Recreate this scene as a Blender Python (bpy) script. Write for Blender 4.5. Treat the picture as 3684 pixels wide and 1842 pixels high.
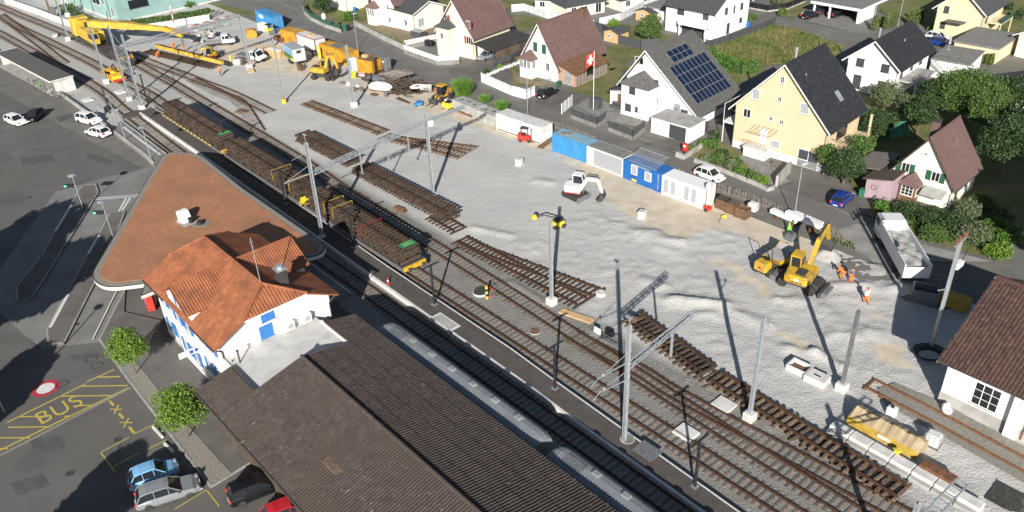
import bpy, bmesh, math, random
import numpy as np
from mathutils import Vector, Matrix, noise
random.seed(7); np.random.seed(7)
for o in list(bpy.data.objects): bpy.data.objects.remove(o)
SC = bpy.context.scene
COL = SC.collection
# ---------------------------------------------------------------- camera, sky, sun, exposure
cam_d = bpy.data.cameras.new('camera'); cam = bpy.data.objects.new('camera', cam_d); COL.objects.link(cam)
TH, RO = .546, -.042
fw = Vector((0, math.cos(TH), -math.sin(TH))); rt = Vector((1, 0, 0)); up = rt.cross(fw)
r2 = rt*math.cos(RO)+up*math.sin(RO); u2 = -rt*math.sin(RO)+up*math.cos(RO)
mw = Matrix((r2, u2, -fw)).transposed().to_4x4(); mw.translation = Vector((0, 0, 48))
cam.matrix_world = mw
cam_d.sensor_width = 36; cam_d.lens = 36*3000/3684; cam_d.clip_end = 3000; cam_d.clip_start = .5
SC.camera = cam
SC.render.resolution_x = 1024; SC.render.resolution_y = 512
EL, AZ = math.radians(24.2), math.radians(6.3)
world = bpy.data.worlds.new('World'); SC.world = world; world.use_nodes = True
wn = world.node_tree.nodes; wl = world.node_tree.links
sky = wn.new('ShaderNodeTexSky'); sky.sky_type = 'NISHITA'; sky.sun_disc = False
sky.sun_elevation = EL; sky.sun_rotation = math.pi+AZ; sky.altitude = 500
wl.new(sky.outputs[0], wn['Background'].inputs[0]); wn['Background'].inputs[1].default_value = .05
sun_d = bpy.data.lights.new('sun', 'SUN'); sun_d.energy = 4.8; sun_d.angle = math.radians(.5); sun_d.color = (1, .955, .89)
sun = bpy.data.objects.new('sun', sun_d); COL.objects.link(sun)
sun.rotation_euler = Vector((math.sin(AZ)*math.cos(EL), math.cos(AZ)*math.cos(EL), -math.sin(EL))).to_track_quat('-Z', 'Y').to_euler()
SC.view_settings.view_transform = 'Standard'; SC.view_settings.look = 'None'
SC.view_settings.exposure = .66; SC.view_settings.gamma = 1

# ---------------------------------------------------------------- materials
MATS = {}
def mat(name, c, c2=None, s=3., rough=.85, bump=0., bs=None, metal=0., rnd=0., det=5., lo=.35, hi=.65, sp=None, aniso=None, c3=None, s3=.3, emit=0.):
    m = bpy.data.materials.new(name); m.use_nodes = True; MATS[name] = m
    N = m.node_tree.nodes; L = m.node_tree.links; b = N['Principled BSDF']
    b.inputs['Roughness'].default_value = rough; b.inputs['Metallic'].default_value = metal
    if sp is not None: b.inputs['Specular IOR Level'].default_value = sp
    c = tuple(c)+(1,); col = None
    geo = N.new('ShaderNodeNewGeometry'); pos = geo.outputs['Position']
    if aniso:
        mp = N.new('ShaderNodeMapping'); mp.inputs['Rotation'].default_value = (0, 0, aniso[0]); mp.inputs['Scale'].default_value = aniso[1]
        L.new(pos, mp.inputs[0]); pos = mp.outputs[0]
    if c2 is not None:
        n = N.new('ShaderNodeTexNoise'); n.inputs['Scale'].default_value = s; n.inputs['Detail'].default_value = det; L.new(pos, n.inputs['Vector'])
        r = N.new('ShaderNodeMapRange'); r.inputs[1].default_value = lo; r.inputs[2].default_value = hi; L.new(n.outputs[0], r.inputs[0])
        mx = N.new('ShaderNodeMix'); mx.data_type = 'RGBA'; L.new(r.outputs[0], mx.inputs[0]); mx.inputs[6].default_value = c; mx.inputs[7].default_value = tuple(c2)+(1,)
        col = mx.outputs[2]
        if c3 is not None:
            n = N.new('ShaderNodeTexNoise'); n.inputs['Scale'].default_value = s3; n.inputs['Detail'].default_value = 4; L.new(geo.outputs['Position'], n.inputs['Vector'])
            r = N.new('ShaderNodeMapRange'); r.inputs[1].default_value = .42; r.inputs[2].default_value = .68; L.new(n.outputs[0], r.inputs[0])
            m3 = N.new('ShaderNodeMix'); m3.data_type = 'RGBA'; L.new(r.outputs[0], m3.inputs[0]); L.new(col, m3.inputs[6]); m3.inputs[7].default_value = tuple(c3)+(1,)
            col = m3.outputs[2]
    if rnd:
        oi = N.new('ShaderNodeObjectInfo'); r = N.new('ShaderNodeMapRange'); r.inputs[3].default_value = 1-rnd; r.inputs[4].default_value = 1+rnd; L.new(oi.outputs['Random'], r.inputs[0])
        mm = N.new('ShaderNodeMix'); mm.data_type = 'RGBA'; mm.blend_type = 'MULTIPLY'; mm.inputs[0].default_value = 1
        if col: L.new(col, mm.inputs[6])
        else: mm.inputs[6].default_value = c
        cc = N.new('ShaderNodeCombineColor'); [L.new(r.outputs[0], cc.inputs[i]) for i in range(3)]; L.new(cc.outputs[0], mm.inputs[7]); col = mm.outputs[2]
    if col: L.new(col, b.inputs['Base Color'])
    else: b.inputs['Base Color'].default_value = c
    if bump:
        n = N.new('ShaderNodeTexNoise'); n.inputs['Scale'].default_value = bs or 20; n.inputs['Detail'].default_value = 4; L.new(pos, n.inputs['Vector'])
        bp = N.new('ShaderNodeBump'); bp.inputs['Strength'].default_value = 1; bp.inputs['Distance'].default_value = bump; L.new(n.outputs[0], bp.inputs['Height']); L.new(bp.outputs[0], b.inputs['Normal'])
    if emit: b.inputs['Emission Color'].default_value = c; b.inputs['Emission Strength'].default_value = emit
    return m
def M(n): return MATS[n]
AU = math.radians(-49.3)
mat('earth', (.13,.125,.11), (.17,.16,.14), .5)
mat('asphalt', (.092,.088,.083), (.132,.126,.119), .22, .9, .006, 40, det=11, c3=(.118,.110,.100), s3=.09)
mat('asphalt_warm', (.108,.099,.089), (.145,.134,.121), .5, .9, .005, 50, det=10)
mat('road', (.145,.138,.127), (.19,.182,.168), .3, .9, .005, 40, det=10, c3=(.135,.127,.115), s3=.12)
mat('platform', (.072,.062,.056), (.094,.081,.072), 1.2, .9, .003, 60)
mat('concrete', (.30,.29,.27), (.42,.41,.385), .9, .85, .004, 14, det=8)
mat('concrete_dark', (.17,.165,.155), (.26,.25,.235), 1.1, .9, .006, 12, det=8)
mat('concrete_white', (.52,.51,.48), (.66,.65,.62), 1.3, .8, .002, 20)
mat('bus_concrete', (.165,.160,.150), (.225,.217,.202), .3, .85, .002, 30, det=8)
mat('terrace_concrete', (.46,.455,.43), (.58,.575,.55), .9, .85, .003, 14, det=8)
mat('dusty_road', (.22,.212,.195), (.31,.30,.28), .6, .95, .01, 20, det=9)
mat('asphalt_patch', (.075,.072,.069), (.10,.096,.091), 1.2, .9, .004, 50)
mat('orange_tile_piece', (.27,.088,.036), (.36,.13,.056), 1.6, .8, .004, 9, rnd=.14, c3=(.20,.072,.034), s3=.7, det=9)
mat('brown_tile_piece', (.054,.028,.022), (.094,.052,.041), 3.5, .85, .008, 9, rnd=.25, det=8)
mat('kerb', (.25,.245,.23), (.36,.35,.33), 2, .85)
mat('line_white', (.55,.55,.53), (.72,.72,.7), 5, .7)
mat('line_yellow', (.42,.33,.06), (.52,.41,.10), 6, .75)
mat('line_red', (.35,.03,.05), (.42,.05,.07), 6, .75)
mat('rail_steel', (.085,.05,.034), (.16,.085,.045), 4, .55, metal=.5)
mat('rail_rust', (.16,.07,.03), (.24,.11,.05), 3, .7, metal=.2)
mat('sleeper_wood', (.105,.085,.068), (.19,.16,.13), 5, .9, .006, 14, rnd=.3, aniso=(-AU,(1.6,.5,1)))
mat('sleeper_dark', (.040,.027,.019), (.092,.065,.046), 4, .9, .006, 14, rnd=.35)
mat('sleeper_tan', (.085,.057,.038), (.20,.145,.10), 4, .9, .006, 14, rnd=.35)
mat('galv', (.36,.39,.41), (.46,.49,.51), 3, .5, metal=.45)
mat('dark_post', (.022,.023,.026), (.035,.035,.038), 4, .5)
mat('orange_tile', (.27,.088,.036), (.36,.13,.056), 1.6, .8, .006, 9, c3=(.20,.072,.034), s3=.7, det=9)
mat('brown_corr', (.046,.033,.029), (.078,.058,.051), 2.2, .9, .012, 12, rnd=.08, c3=(.060,.047,.038), s3=.25, det=10)
mat('lichen', (.17,.15,.125), (.28,.26,.22), 5, .95)
mat('flat_gravel', (.33,.14,.068), (.43,.20,.10), 2.6, .95, .03, 9, c3=(.29,.145,.075), s3=.3, det=11)
mat('pebble', (.17,.155,.13), (.30,.28,.24), 7, .95, .03, 12)
mat('white_wall', (.72,.72,.70), (.80,.80,.79), .5, .85, .002, 20)
mat('white_clean', (.80,.80,.80), (.86,.86,.86), .6, .8)
mat('cream_wall', (.72,.66,.47), (.78,.72,.54), .5, .85, .002, 20)
mat('cream_pale', (.74,.70,.58), (.80,.76,.64), .5, .85, .002, 20)
mat('yellow_wall', (.60,.475,.305), (.63,.50,.33), .4, .85, .002, 20)
mat('yellow_pale', (.62,.54,.35), (.66,.58,.38), .4, .85, .002, 20)
mat('teal_wall', (.23,.36,.34), (.27,.41,.385), .5, .8, .003, 6)
mat('purple_tile', (.115,.066,.060), (.185,.115,.105), 3.0, .85, .016, 7, c3=(.135,.078,.072), s3=.3, det=9)
mat('brown_tile', (.054,.028,.022), (.094,.052,.041), 3.5, .85, .014, 9, c3=(.08,.045,.034), s3=.5, det=8)
mat('grey_tile', (.052,.053,.056), (.085,.086,.09), 2.5, .75, .01, 7)
mat('black_tile', (.016,.017,.020), (.032,.033,.036), 2, .7, .008, 7)
mat('slate_tile', (.085,.082,.078), (.12,.117,.11), 2, .85, .01, 7)
mat('rust_roof', (.14,.07,.035), (.21,.115,.06), 1.5, .85, .006, 9)
mat('flat_roof', (.16,.155,.145), (.23,.22,.205), 1.5, .95, .02, 8)
mat('glass', (.018,.022,.026), rough=.08, sp=.6)
mat('glass_light', (.20,.23,.25), (.32,.35,.37), 1.5, .12)
mat('roller_blind', (.32,.33,.35), (.36,.37,.39), 8, .6)
mat('dark_blind', (.045,.05,.055), (.06,.065,.07), 8, .55)
mat('blue_shutter', (.035,.17,.47), (.045,.20,.53), 3, .6)
mat('green_shutter', (.02,.085,.05), (.03,.11,.065), 3, .6)
mat('red_shutter', (.20,.015,.025), (.25,.02,.03), 3, .6)
mat('white_trim', (.75,.75,.73), rough=.6)
mat('black', (.012,.012,.013), rough=.6)
mat('rubber', (.022,.021,.020), (.045,.042,.038), 8, .9)
mat('rim', (.38,.38,.39), rough=.35, metal=.8)
mat('yellow_paint', (.58,.34,.014), (.66,.41,.025), 2, .5, c3=(.36,.24,.07), s3=1.3)
mat('crane_yellow', (.56,.38,.035), (.64,.45,.06), 1.2, .55, c3=(.40,.27,.07), s3=.8)
mat('orange_yellow', (.50,.26,.018), (.58,.32,.03), 2, .55, c3=(.34,.18,.04), s3=.9)
mat('yellow_bright', (.70,.53,.03), (.74,.58,.05), 2, .5)
mat('blue_container', (.04,.22,.46), (.06,.27,.52), 1, .5)
mat('blue_office', (.015,.115,.36), (.02,.135,.40), 1, .5)
mat('blue_light_roof', (.19,.33,.42), (.26,.41,.48), 1, .6)
mat('container_white', (.62,.63,.62), (.70,.70,.69), 1.2, .55, c3=(.50,.49,.46), s3=1.2)
mat('wood_new', (.48,.31,.15), (.60,.41,.22), 3, .8)
mat('wood_dark', (.06,.042,.03), (.125,.09,.065), 4, .9, rnd=.3)
mat('wood_grey', (.16,.14,.12), (.25,.22,.19), 4, .9, rnd=.25)
mat('wood_brown', (.12,.065,.035), (.19,.11,.06), 3, .85, rnd=.2)
mat('steel_grey', (.18,.185,.19), (.26,.265,.27), 3, .5, metal=.4)
mat('steel_dark', (.035,.034,.033), (.07,.066,.06), 4, .7)
mat('rusty', (.11,.05,.025), (.20,.095,.045), 4, .85)
mat('tarp_grey', (.30,.30,.28), (.40,.40,.375), 1.5, .8, .01, 5)
mat('tarp_tan', (.34,.26,.155), (.42,.33,.20), 1.5, .8, .01, 5)
mat('tarp_yellow', (.36,.235,.03), (.45,.30,.05), 1.5, .75, .01, 5)
mat('white_plastic', (.78,.78,.77), rough=.5)
mat('red_paint', (.50,.03,.025), (.56,.045,.03), 2, .5)
mat('orange_hivis', (.85,.16,.02), (.9,.22,.03), 4, .7)
mat('skin', (.45,.27,.19), rough=.7)
mat('cloth_grey', (.12,.125,.135), rough=.9)
mat('green_paint', (.03,.15,.09), (.04,.18,.11), 2, .6)
mat('lime', (.22,.75,.06), rough=.6)
mat('solar_cell', (.008,.014,.035), (.012,.02,.045), 2, .12, sp=.7)
mat('alu', (.55,.57,.58), rough=.4, metal=.6)
mat('screen_green', (.10,.55,.35), rough=.4)
mat('wood_pale', (.36,.235,.175), (.43,.29,.22), 2, .85)
mat('pink_garage', (.36,.265,.295), (.42,.31,.34), 1, .8)
mat('fence_grey', (.06,.063,.068), (.075,.078,.083), 1, .6)
mat('fence_light', (.55,.56,.57), (.62,.63,.64), 1, .6)
mat('leaf_bright', (.075,.16,.012), (.155,.25,.028), 3.2, .6)
mat('leaf_mid', (.045,.095,.016), (.085,.145,.027), 2, .6)
mat('leaf_dark', (.022,.05,.013), (.048,.086,.022), 1.5, .6)
mat('leaf_grey', (.08,.11,.05), (.14,.17,.08), 2, .65)
mat('leaf_hedge', (.05,.12,.012), (.09,.18,.022), 2, .65)
mat('leaf_cypress', (.07,.11,.02), (.12,.15,.03), 2, .65)
mat('bark', (.09,.07,.05), (.14,.11,.08), 6, .9)
mat('lawn', (.085,.115,.025), (.15,.15,.045), .55, .95, .02, 12, c3=(.19,.165,.07), s3=.25, det=8)
mat('meadow', (.085,.125,.026), (.14,.155,.045), .4, .95, .04, 8, c3=(.20,.165,.07), s3=.16, det=8)
mat('soil', (.17,.135,.09), (.26,.21,.14), 1.2, .95, .03, 10)
mat('stone_white', (.50,.49,.46), (.62,.61,.58), 3, .9, rnd=.15)
mat('sign_blue', (.03,.08,.35), rough=.5)
mat('coach_grey', (.20,.21,.22), (.25,.26,.27), .8, .6)
mat('pink_wrap', (.62,.44,.44), (.72,.60,.58), 6, .6)

# ---------------------------------------------------------------- mesh builder
class MB:
    def __init__(s): s.v = []; s.f = []
    def add(s, vs, fs):
        n = len(s.v); s.v += [tuple(v) for v in vs]; s.f += [tuple(i+n for i in f) for f in fs]; return s
    def box(s, c, d, rz=0, rx=0, ry=0):
        R = Matrix.Rotation(rz, 3, 'Z') @ Matrix.Rotation(ry, 3, 'Y') @ Matrix.Rotation(rx, 3, 'X'); c = Vector(c)
        vs = [c + R @ Vector((x*d[0]/2, y*d[1]/2, z*d[2]/2)) for z in (-1, 1) for x, y in ((-1,-1),(1,-1),(1,1),(-1,1))]
        return s.add(vs, [(3,2,1,0),(4,5,6,7),(0,1,5,4),(1,2,6,5),(2,3,7,6),(3,0,4,7)])
    def bx(s, x0, x1, y0, y1, z0, z1): return s.box(((x0+x1)/2,(y0+y1)/2,(z0+z1)/2),(x1-x0,y1-y0,z1-z0))
    def cbox(s, c, d, b=.05, rz=0):                       # box with chamfered vertical and top edges
        x, y, z = d[0]/2, d[1]/2, d[2]/2
        def ring(k, zz): return [(-x+k+b,-y+k,zz),(x-k-b,-y+k,zz),(x-k,-y+k+b,zz),(x-k,y-k-b,zz),(x-k-b,y-k,zz),(-x+k+b,y-k,zz),(-x+k,y-k-b,zz),(-x+k,-y+k+b,zz)]
        R = Matrix.Rotation(rz, 3, 'Z'); c = Vector(c)
        rings = [ring(0,-z), ring(0,z-b), ring(b,z)]
        vs = [c+R@Vector(p) for r in rings for p in r]; fs = []
        for k in range(2):
            for i in range(8): j = (i+1) % 8; fs.append((k*8+i,k*8+j,k*8+8+j,k*8+8+i))
        fs += [tuple(range(7,-1,-1)), tuple(range(16,24))]
        return s.add(vs, fs)
    def prism(s, pts, z0, z1):
        n = len(pts); a = sum(pts[i][0]*pts[(i+1)%n][1]-pts[(i+1)%n][0]*pts[i][1] for i in range(n))
        if a < 0: pts = pts[::-1]
        vs = [(p[0],p[1],z0) for p in pts]+[(p[0],p[1],z1) for p in pts]
        return s.add(vs, [tuple(range(n-1,-1,-1)), tuple(range(n,2*n))]+[(i,(i+1)%n,n+(i+1)%n,n+i) for i in range(n)])
    def extr(s, pts, o, ax, ay, az, L):                   # profile pts in (ax,ay) plane at o, extruded by az*L
        o, ax, ay, az = Vector(o), Vector(ax), Vector(ay), Vector(az); n = len(pts)
        vs = [o+ax*p[0]+ay*p[1] for p in pts]; vs += [v+az*L for v in vs]
        return s.add(vs, [tuple(range(n-1,-1,-1)), tuple(range(n,2*n))]+[(i,(i+1)%n,n+(i+1)%n,n+i) for i in range(n)])
    def tube(s, pts, r, n=6, cap=True, r2=None):
        pts = [Vector(p) for p in pts]; rings = []; m = len(pts)
        for i, p in enumerate(pts):
            t = (pts[min(i+1,m-1)]-pts[max(i-1,0)]).normalized()
            a = t.orthogonal() if abs(t.z) < .95 else Vector((1,0,0)).cross(t).cross(t)
            if abs(t.z) < .95: a = Vector((0,0,1)).cross(t)
            a.normalize(); b = t.cross(a); rr = r if r2 is None else r+(r2-r)*i/(m-1)
            rings.append([p+(a*math.cos(2*math.pi*k/n+math.pi/n)+b*math.sin(2*math.pi*k/n+math.pi/n))*rr for k in range(n)])
        vs = [v for rg in rings for v in rg]; fs = []
        for i in range(m-1):
            for k in range(n): j = (k+1) % n; fs.append((i*n+k,i*n+j,i*n+n+j,i*n+n+k))
        if cap: fs += [tuple(range(n-1,-1,-1)), tuple((m-1)*n+k for k in range(n))]
        return s.add(vs, fs)
    def lathe(s, prof, o=(0,0,0), n=12, axis='Z', cap=True):
        o = Vector(o); vs = []
        for r, h in prof:
            for k in range(n):
                a = 2*math.pi*k/n; p = (r*math.cos(a), r*math.sin(a), h)
                if axis == 'X': p = (p[2], p[0], p[1])
                elif axis == 'Y': p = (p[1], p[2], p[0])
                vs.append(o+Vector(p))
        fs = []
        for i in range(len(prof)-1):
            for k in range(n): j = (k+1) % n; fs.append((i*n+k,i*n+j,i*n+n+j,i*n+n+k))
        if cap: fs += [tuple(range(n-1,-1,-1)), tuple((len(prof)-1)*n+k for k in range(n))]
        return s.add(vs, fs)
    def cyl(s, c, r, h, n=12, axis='Z'): return s.lathe([(r,-h/2),(r,h/2)], c, n, axis)
    def quad(s, a, b, c, d): return s.add([a,b,c,d],[(0,1,2,3)])
    def poly(s, pts): return s.add(pts, [tuple(range(len(pts)))])
    def loft(s, secs, cap=True, closed=True):
        n = len(secs[0]); vs = [p for sc in secs for p in sc]; fs = []
        for i in range(len(secs)-1):
            for k in range(n if closed else n-1): j = (k+1) % n; fs.append((i*n+k,i*n+j,i*n+n+j,i*n+n+k))
        if cap: fs += [tuple(range(n-1,-1,-1)), tuple((len(secs)-1)*n+k for k in range(n))]
        return s.add(vs, fs)
    def xf(s, T): s.v = [tuple(T @ Vector(v)) for v in s.v]; return s
    def build(s, name, m, parent=None, loc=None, rz=0, smooth=False, fix=False):
        me = bpy.data.meshes.new(name); me.from_pydata(s.v, [], s.f)
        if fix:
            bm = bmesh.new(); bm.from_mesh(me); bmesh.ops.recalc_face_normals(bm, faces=bm.faces); bm.to_mesh(me); bm.free()
        me.materials.append(M(m) if isinstance(m, str) else m)
        if smooth: me.polygons.foreach_set('use_smooth', [True]*len(me.polygons))
        o = bpy.data.objects.new(name, me); COL.objects.link(o)
        if parent is not None: o.parent = parent
        if loc is not None: o.location = loc if len(loc) == 3 else (loc[0], loc[1], 0)
        o.rotation_euler.z = rz
        return o
def tag(o, label, cat, group=None, kind=None):
    if label: o['label'] = label
    if cat: o['category'] = cat
    if group: o['group'] = group
    if kind: o['kind'] = kind
    return o
def thing(name, label, cat, loc=(0,0,0), rz=0, group=None):
    o = bpy.data.objects.new(name, None); COL.objects.link(o); o.empty_display_size = .3
    o.location = loc if len(loc) == 3 else (loc[0], loc[1], 0); o.rotation_euler.z = rz
    return tag(o, label, cat, group)
def struct(o): o['kind'] = 'structure'; return o
def inst(src, parent, loc, rz=0, name=None, scale=None):      # another object on the same mesh
    o = bpy.data.objects.new(name or src.name.split('.')[0], src.data); COL.objects.link(o)
    o.parent = parent; o.location = loc; o.rotation_euler.z = rz
    if scale: o.scale = scale
    return o
def dup(root, loc, rz, label, group=None):
    r = root.copy(); COL.objects.link(r); r.location = loc if len(loc) == 3 else (loc[0], loc[1], 0); r.rotation_euler.z = rz; r['label'] = label
    if group: r['group'] = group
    def rec(a, b):
        for ch in a.children:
            c = ch.copy(); COL.objects.link(c); c.parent = b; rec(ch, c)
    rec(root, r); return r
def text(body, size, m, parent, loc, rot, name='lettering', stretch=1., depth=.004, spacing=1.):
    cu = bpy.data.curves.new('t', 'FONT'); cu.body = body; cu.size = size; cu.extrude = depth; cu.align_x = 'CENTER'; cu.align_y = 'CENTER'; cu.space_character = spacing
    t = bpy.data.objects.new('t', cu); COL.objects.link(t); bpy.context.view_layer.update()
    me = bpy.data.meshes.new_from_object(t.evaluated_get(bpy.context.evaluated_depsgraph_get())); bpy.data.objects.remove(t); bpy.data.curves.remove(cu)
    me.materials.clear(); me.materials.append(M(m)); me.name = name
    o = bpy.data.objects.new(name, me); COL.objects.link(o); o.parent = parent; o.location = loc; o.rotation_euler = rot; o.scale = (1, stretch, 1)
    return o
UX, VX = Vector((math.cos(AU), math.sin(AU), 0)), Vector((-math.sin(AU), math.cos(AU), 0))
def UV(u, v, z=0.): p = UX*u+VX*v; return Vector((p.x, p.y, z))
def uv(p): return (p[0]*UX.x+p[1]*UX.y, p[0]*VX.x+p[1]*VX.y)
def V3(p, z=None): return Vector((p[0], p[1], p[2] if (z is None and len(p) > 2) else (z or 0)))
def resample(pts, step):
    P_ = [Vector((p[0], p[1], 0)) for p in pts]; out = []
    Q = [2*P_[0]-P_[1]]+P_+[2*P_[-1]-P_[-2]]; dense = []
    for i in range(1, len(Q)-2):
        a, b, c, d = Q[i-1:i+3]
        for k in range(20):
            t = k/20; dense.append(.5*((2*b)+(c-a)*t+(2*a-5*b+4*c-d)*t*t+(3*b-a-3*c+d)*t**3))
    dense.append(P_[-1]); acc = 0; out = [dense[0]]; last = dense[0]
    for q in dense[1:]:
        d = (q-last).length
        while acc+d >= step:
            last = last+(q-last)*((step-acc)/d); out.append(last.copy()); d = (q-last).length; acc = 0
        acc += d; last = q
    return out
def tang(pts, i): return (pts[min(i+1,len(pts)-1)]-pts[max(i-1,0)]).normalized()
def strip(pts, w0, w1, z, close=False):               # flat ribbon mesh between offsets w0..w1 left of the path
    mb = MB(); vs = []
    for i, p in enumerate(pts):
        t = tang(pts, i); n = Vector((-t.y, t.x, 0)); vs += [p+n*w0+Vector((0,0,z)), p+n*w1+Vector((0,0,z))]
    return mb.add(vs, [(2*i,2*i+2,2*i+3,2*i+1) for i in range(len(pts)-1)])
def sheet(name, pts, z, m, label=None, cat=None):
    mb = MB(); ps = [(p[0],p[1],z) for p in pts]
    a = sum(ps[i][0]*ps[(i+1)%len(ps)][1]-ps[(i+1)%len(ps)][0]*ps[i][1] for i in range(len(ps)))
    if a < 0: ps = ps[::-1]
    o = mb.poly(ps).build(name, m)
    return tag(o, label, cat) if cat else struct(o)
def slab(name, pts, z0, z1, m, parent=None):
    return MB().prism([(p[0],p[1]) for p in pts], z0, z1).build(name, m, parent)
def inpoly(x, y, pts):
    c = False; n = len(pts)
    for i in range(n):
        x1, y1 = pts[i][:2]; x2, y2 = pts[i-1][:2]
        if (y1 > y) != (y2 > y) and x < (x2-x1)*(y-y1)/(y2-y1)+x1: c = not c
    return c
def roundpoly(pts, r, n=6):
    out = []; m = len(pts)
    for i in range(m):
        p, a, b = Vector(pts[i][:2]), Vector(pts[i-1][:2]), Vector(pts[(i+1) % m][:2]); ra = r[i] if isinstance(r, (list, tuple)) else r
        if ra <= 0: out.append(tuple(p)); continue
        da, db = (a-p), (b-p); k = min(ra, da.length*.48, db.length*.48); s, e = p+da.normalized()*k, p+db.normalized()*k
        for j in range(n+1):
            t = j/n; q = s*(1-t)**2+p*2*t*(1-t)+e*t*t; out.append((q.x, q.y))
    return out
# slope: roof surface over a convex outline (s along the eave, t up the slope) with tile rows and optional ribs
def slope(mb, O, S, T, N, pts, row=.34, step=.035, rib=0, amp=.03, ds=.6):
    O, S, T, N = Vector(O), Vector(S), Vector(T), Vector(N); ss = sorted(set(p[0] for p in pts)); s0, s1 = ss[0], ss[-1]
    d = rib/4 if rib else ds; k = max(1, int((s1-s0)/d)); ss = sorted(set(ss+[s0+(s1-s0)*i/k for i in range(k+1)]))
    def rng(s):
        lo, hi = 1e9, -1e9
        for i in range(len(pts)):
            (a, b), (c, e) = pts[i], pts[(i+1) % len(pts)]
            if min(a,c)-1e-6 <= s <= max(a,c)+1e-6:
                ys = [b, e] if abs(a-c) < 1e-6 else [b+(e-b)*(s-a)/(c-a)]
                lo = min([lo]+ys); hi = max([hi]+ys)
        return lo, hi
    R = [rng(s) for s in ss]; t0 = min(p[1] for p in pts); t1 = max(p[1] for p in pts); nr = max(1, int(math.ceil((t1-t0)/row)))
    for j in range(nr):
        a, b = t0+j*row, min(t0+(j+1)*row, t1)
        for i in range(len(ss)-1):
            qa = [max(a, R[i][0]), max(a, R[i+1][0])]; qb = [min(b, R[i][1]), min(b, R[i+1][1])]
            if qb[0] <= qa[0]+1e-4 and qb[1] <= qa[1]+1e-4: continue
            qb = [max(qb[0],qa[0]), max(qb[1],qa[1])]; P_ = []
            for s, t in ((ss[i],qa[0]),(ss[i+1],qa[1]),(ss[i+1],qb[1]),(ss[i],qb[0])):
                h = step*(1-(t-a)/row)
                if rib: h += amp*(.5+.5*math.cos(2*math.pi*(s-s0)/rib))
                P_.append(O+S*s+T*t+N*h)
            mb.quad(*P_)
            if j: mb.quad(O+S*ss[i]+T*qa[0]+N*(-.01), O+S*ss[i+1]+T*qa[1]+N*(-.01), P_[1], P_[0])
    return mb

# ================================================================ GROUND
struct(MB().poly([(-900,-200,-.06),(900,-200,-.06),(900,1500,-.06),(-900,1500,-.06)]).build('ground', 'earth'))
asph = sheet('station_square', [UV(-300,20),UV(-170,25),UV(-148,27),UV(-109,31.5),UV(-90,33.2),UV(12,33.2),UV(12,-90),UV(-300,-90)], -.03, 'asphalt')
# ---- gravel yard: one relief sheet, old ballast / fresh gravel / sand by attribute
SAND = [[(-25.98,134.74),(-18.46,129.67),(-10.77,122.31),(6.18,106.44),(8.84,100.41),(12.36,90.45),(15.16,85.67),(18.01,81.46),(20.10,80.62),(21.87,83.66),(26.02,81.92),(28.72,76.62),(33.82,77.00),(32.77,82.62),(27.71,88.55),(18.81,92.53),(6.17,108.48),(2.22,116.49),(-10.53,132.88),(-21.71,144.34)],
        [(21.45,76.70),(23.14,76.56),(26.33,69.74),(25.39,69.27)],
        [(25.06,63.51),(27.23,61.18),(26.09,60.21),(24.46,62.76)], [(33.82,61.03),(35.38,60.77),(35.07,56.89),(32.08,58.93)],
        [(8.17,73.37),(10.03,71.53),(10.00,70.43),(8.73,70.89)], [(34.15,65.47),(35.90,65.01),(35.42,64.06),(34.06,64.98)],
        [(-52.76,152.69),(-36.02,142.86),(-30.05,138.55),(-32.09,155.25),(-43.90,163.12),(-56.59,166.54)]]
BUMPS = [((15.94,69.09),(20.94,67.84),1.0,.55),((18.18,66.51),(19.68,66.23),.7,.3),((21.53,66.27),(24.03,64.44),.9,.25),((13.12,72.98),(15.22,71.88),1.2,.22),
         ((14.51,82.89),(16.50,82.50),1.3,.38),((16.68,80.90),(18.95,80.49),1.2,.34),((16.29,79.29),(17.85,78.20),1.,.2),((3.93,97.30),(5.43,96.58),1.1,.25),((11.03,86.27),(12.61,84.93),.9,.16),
         ((24.75,60.60),(27.12,59.99),.8,.35),((27.38,59.68),(29.10,57.42),.6,.3),((26.13,68.48),(28.46,67.95),.8,.22),((33.03,70.49),(36.03,70.08),1.,.35),((37.98,69.38),(40.92,69.89),.9,.4),((29.64,62.25),(31.46,62.12),1.,.25),
         ((30.41,66.42),(30.83,63.74),1.1,.25),((33.06,62.63),(34.18,61.93),1.,.22),((-4.32,85.67),(-0.04,83.43),.7,.22),((-13.44,89.40),(-10.07,84.28),.5,.14),((-0.18,73.63),(3.06,69.69),.5,.2),((7.54,64.48),(8.64,63.30),.4,.2)]
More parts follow.
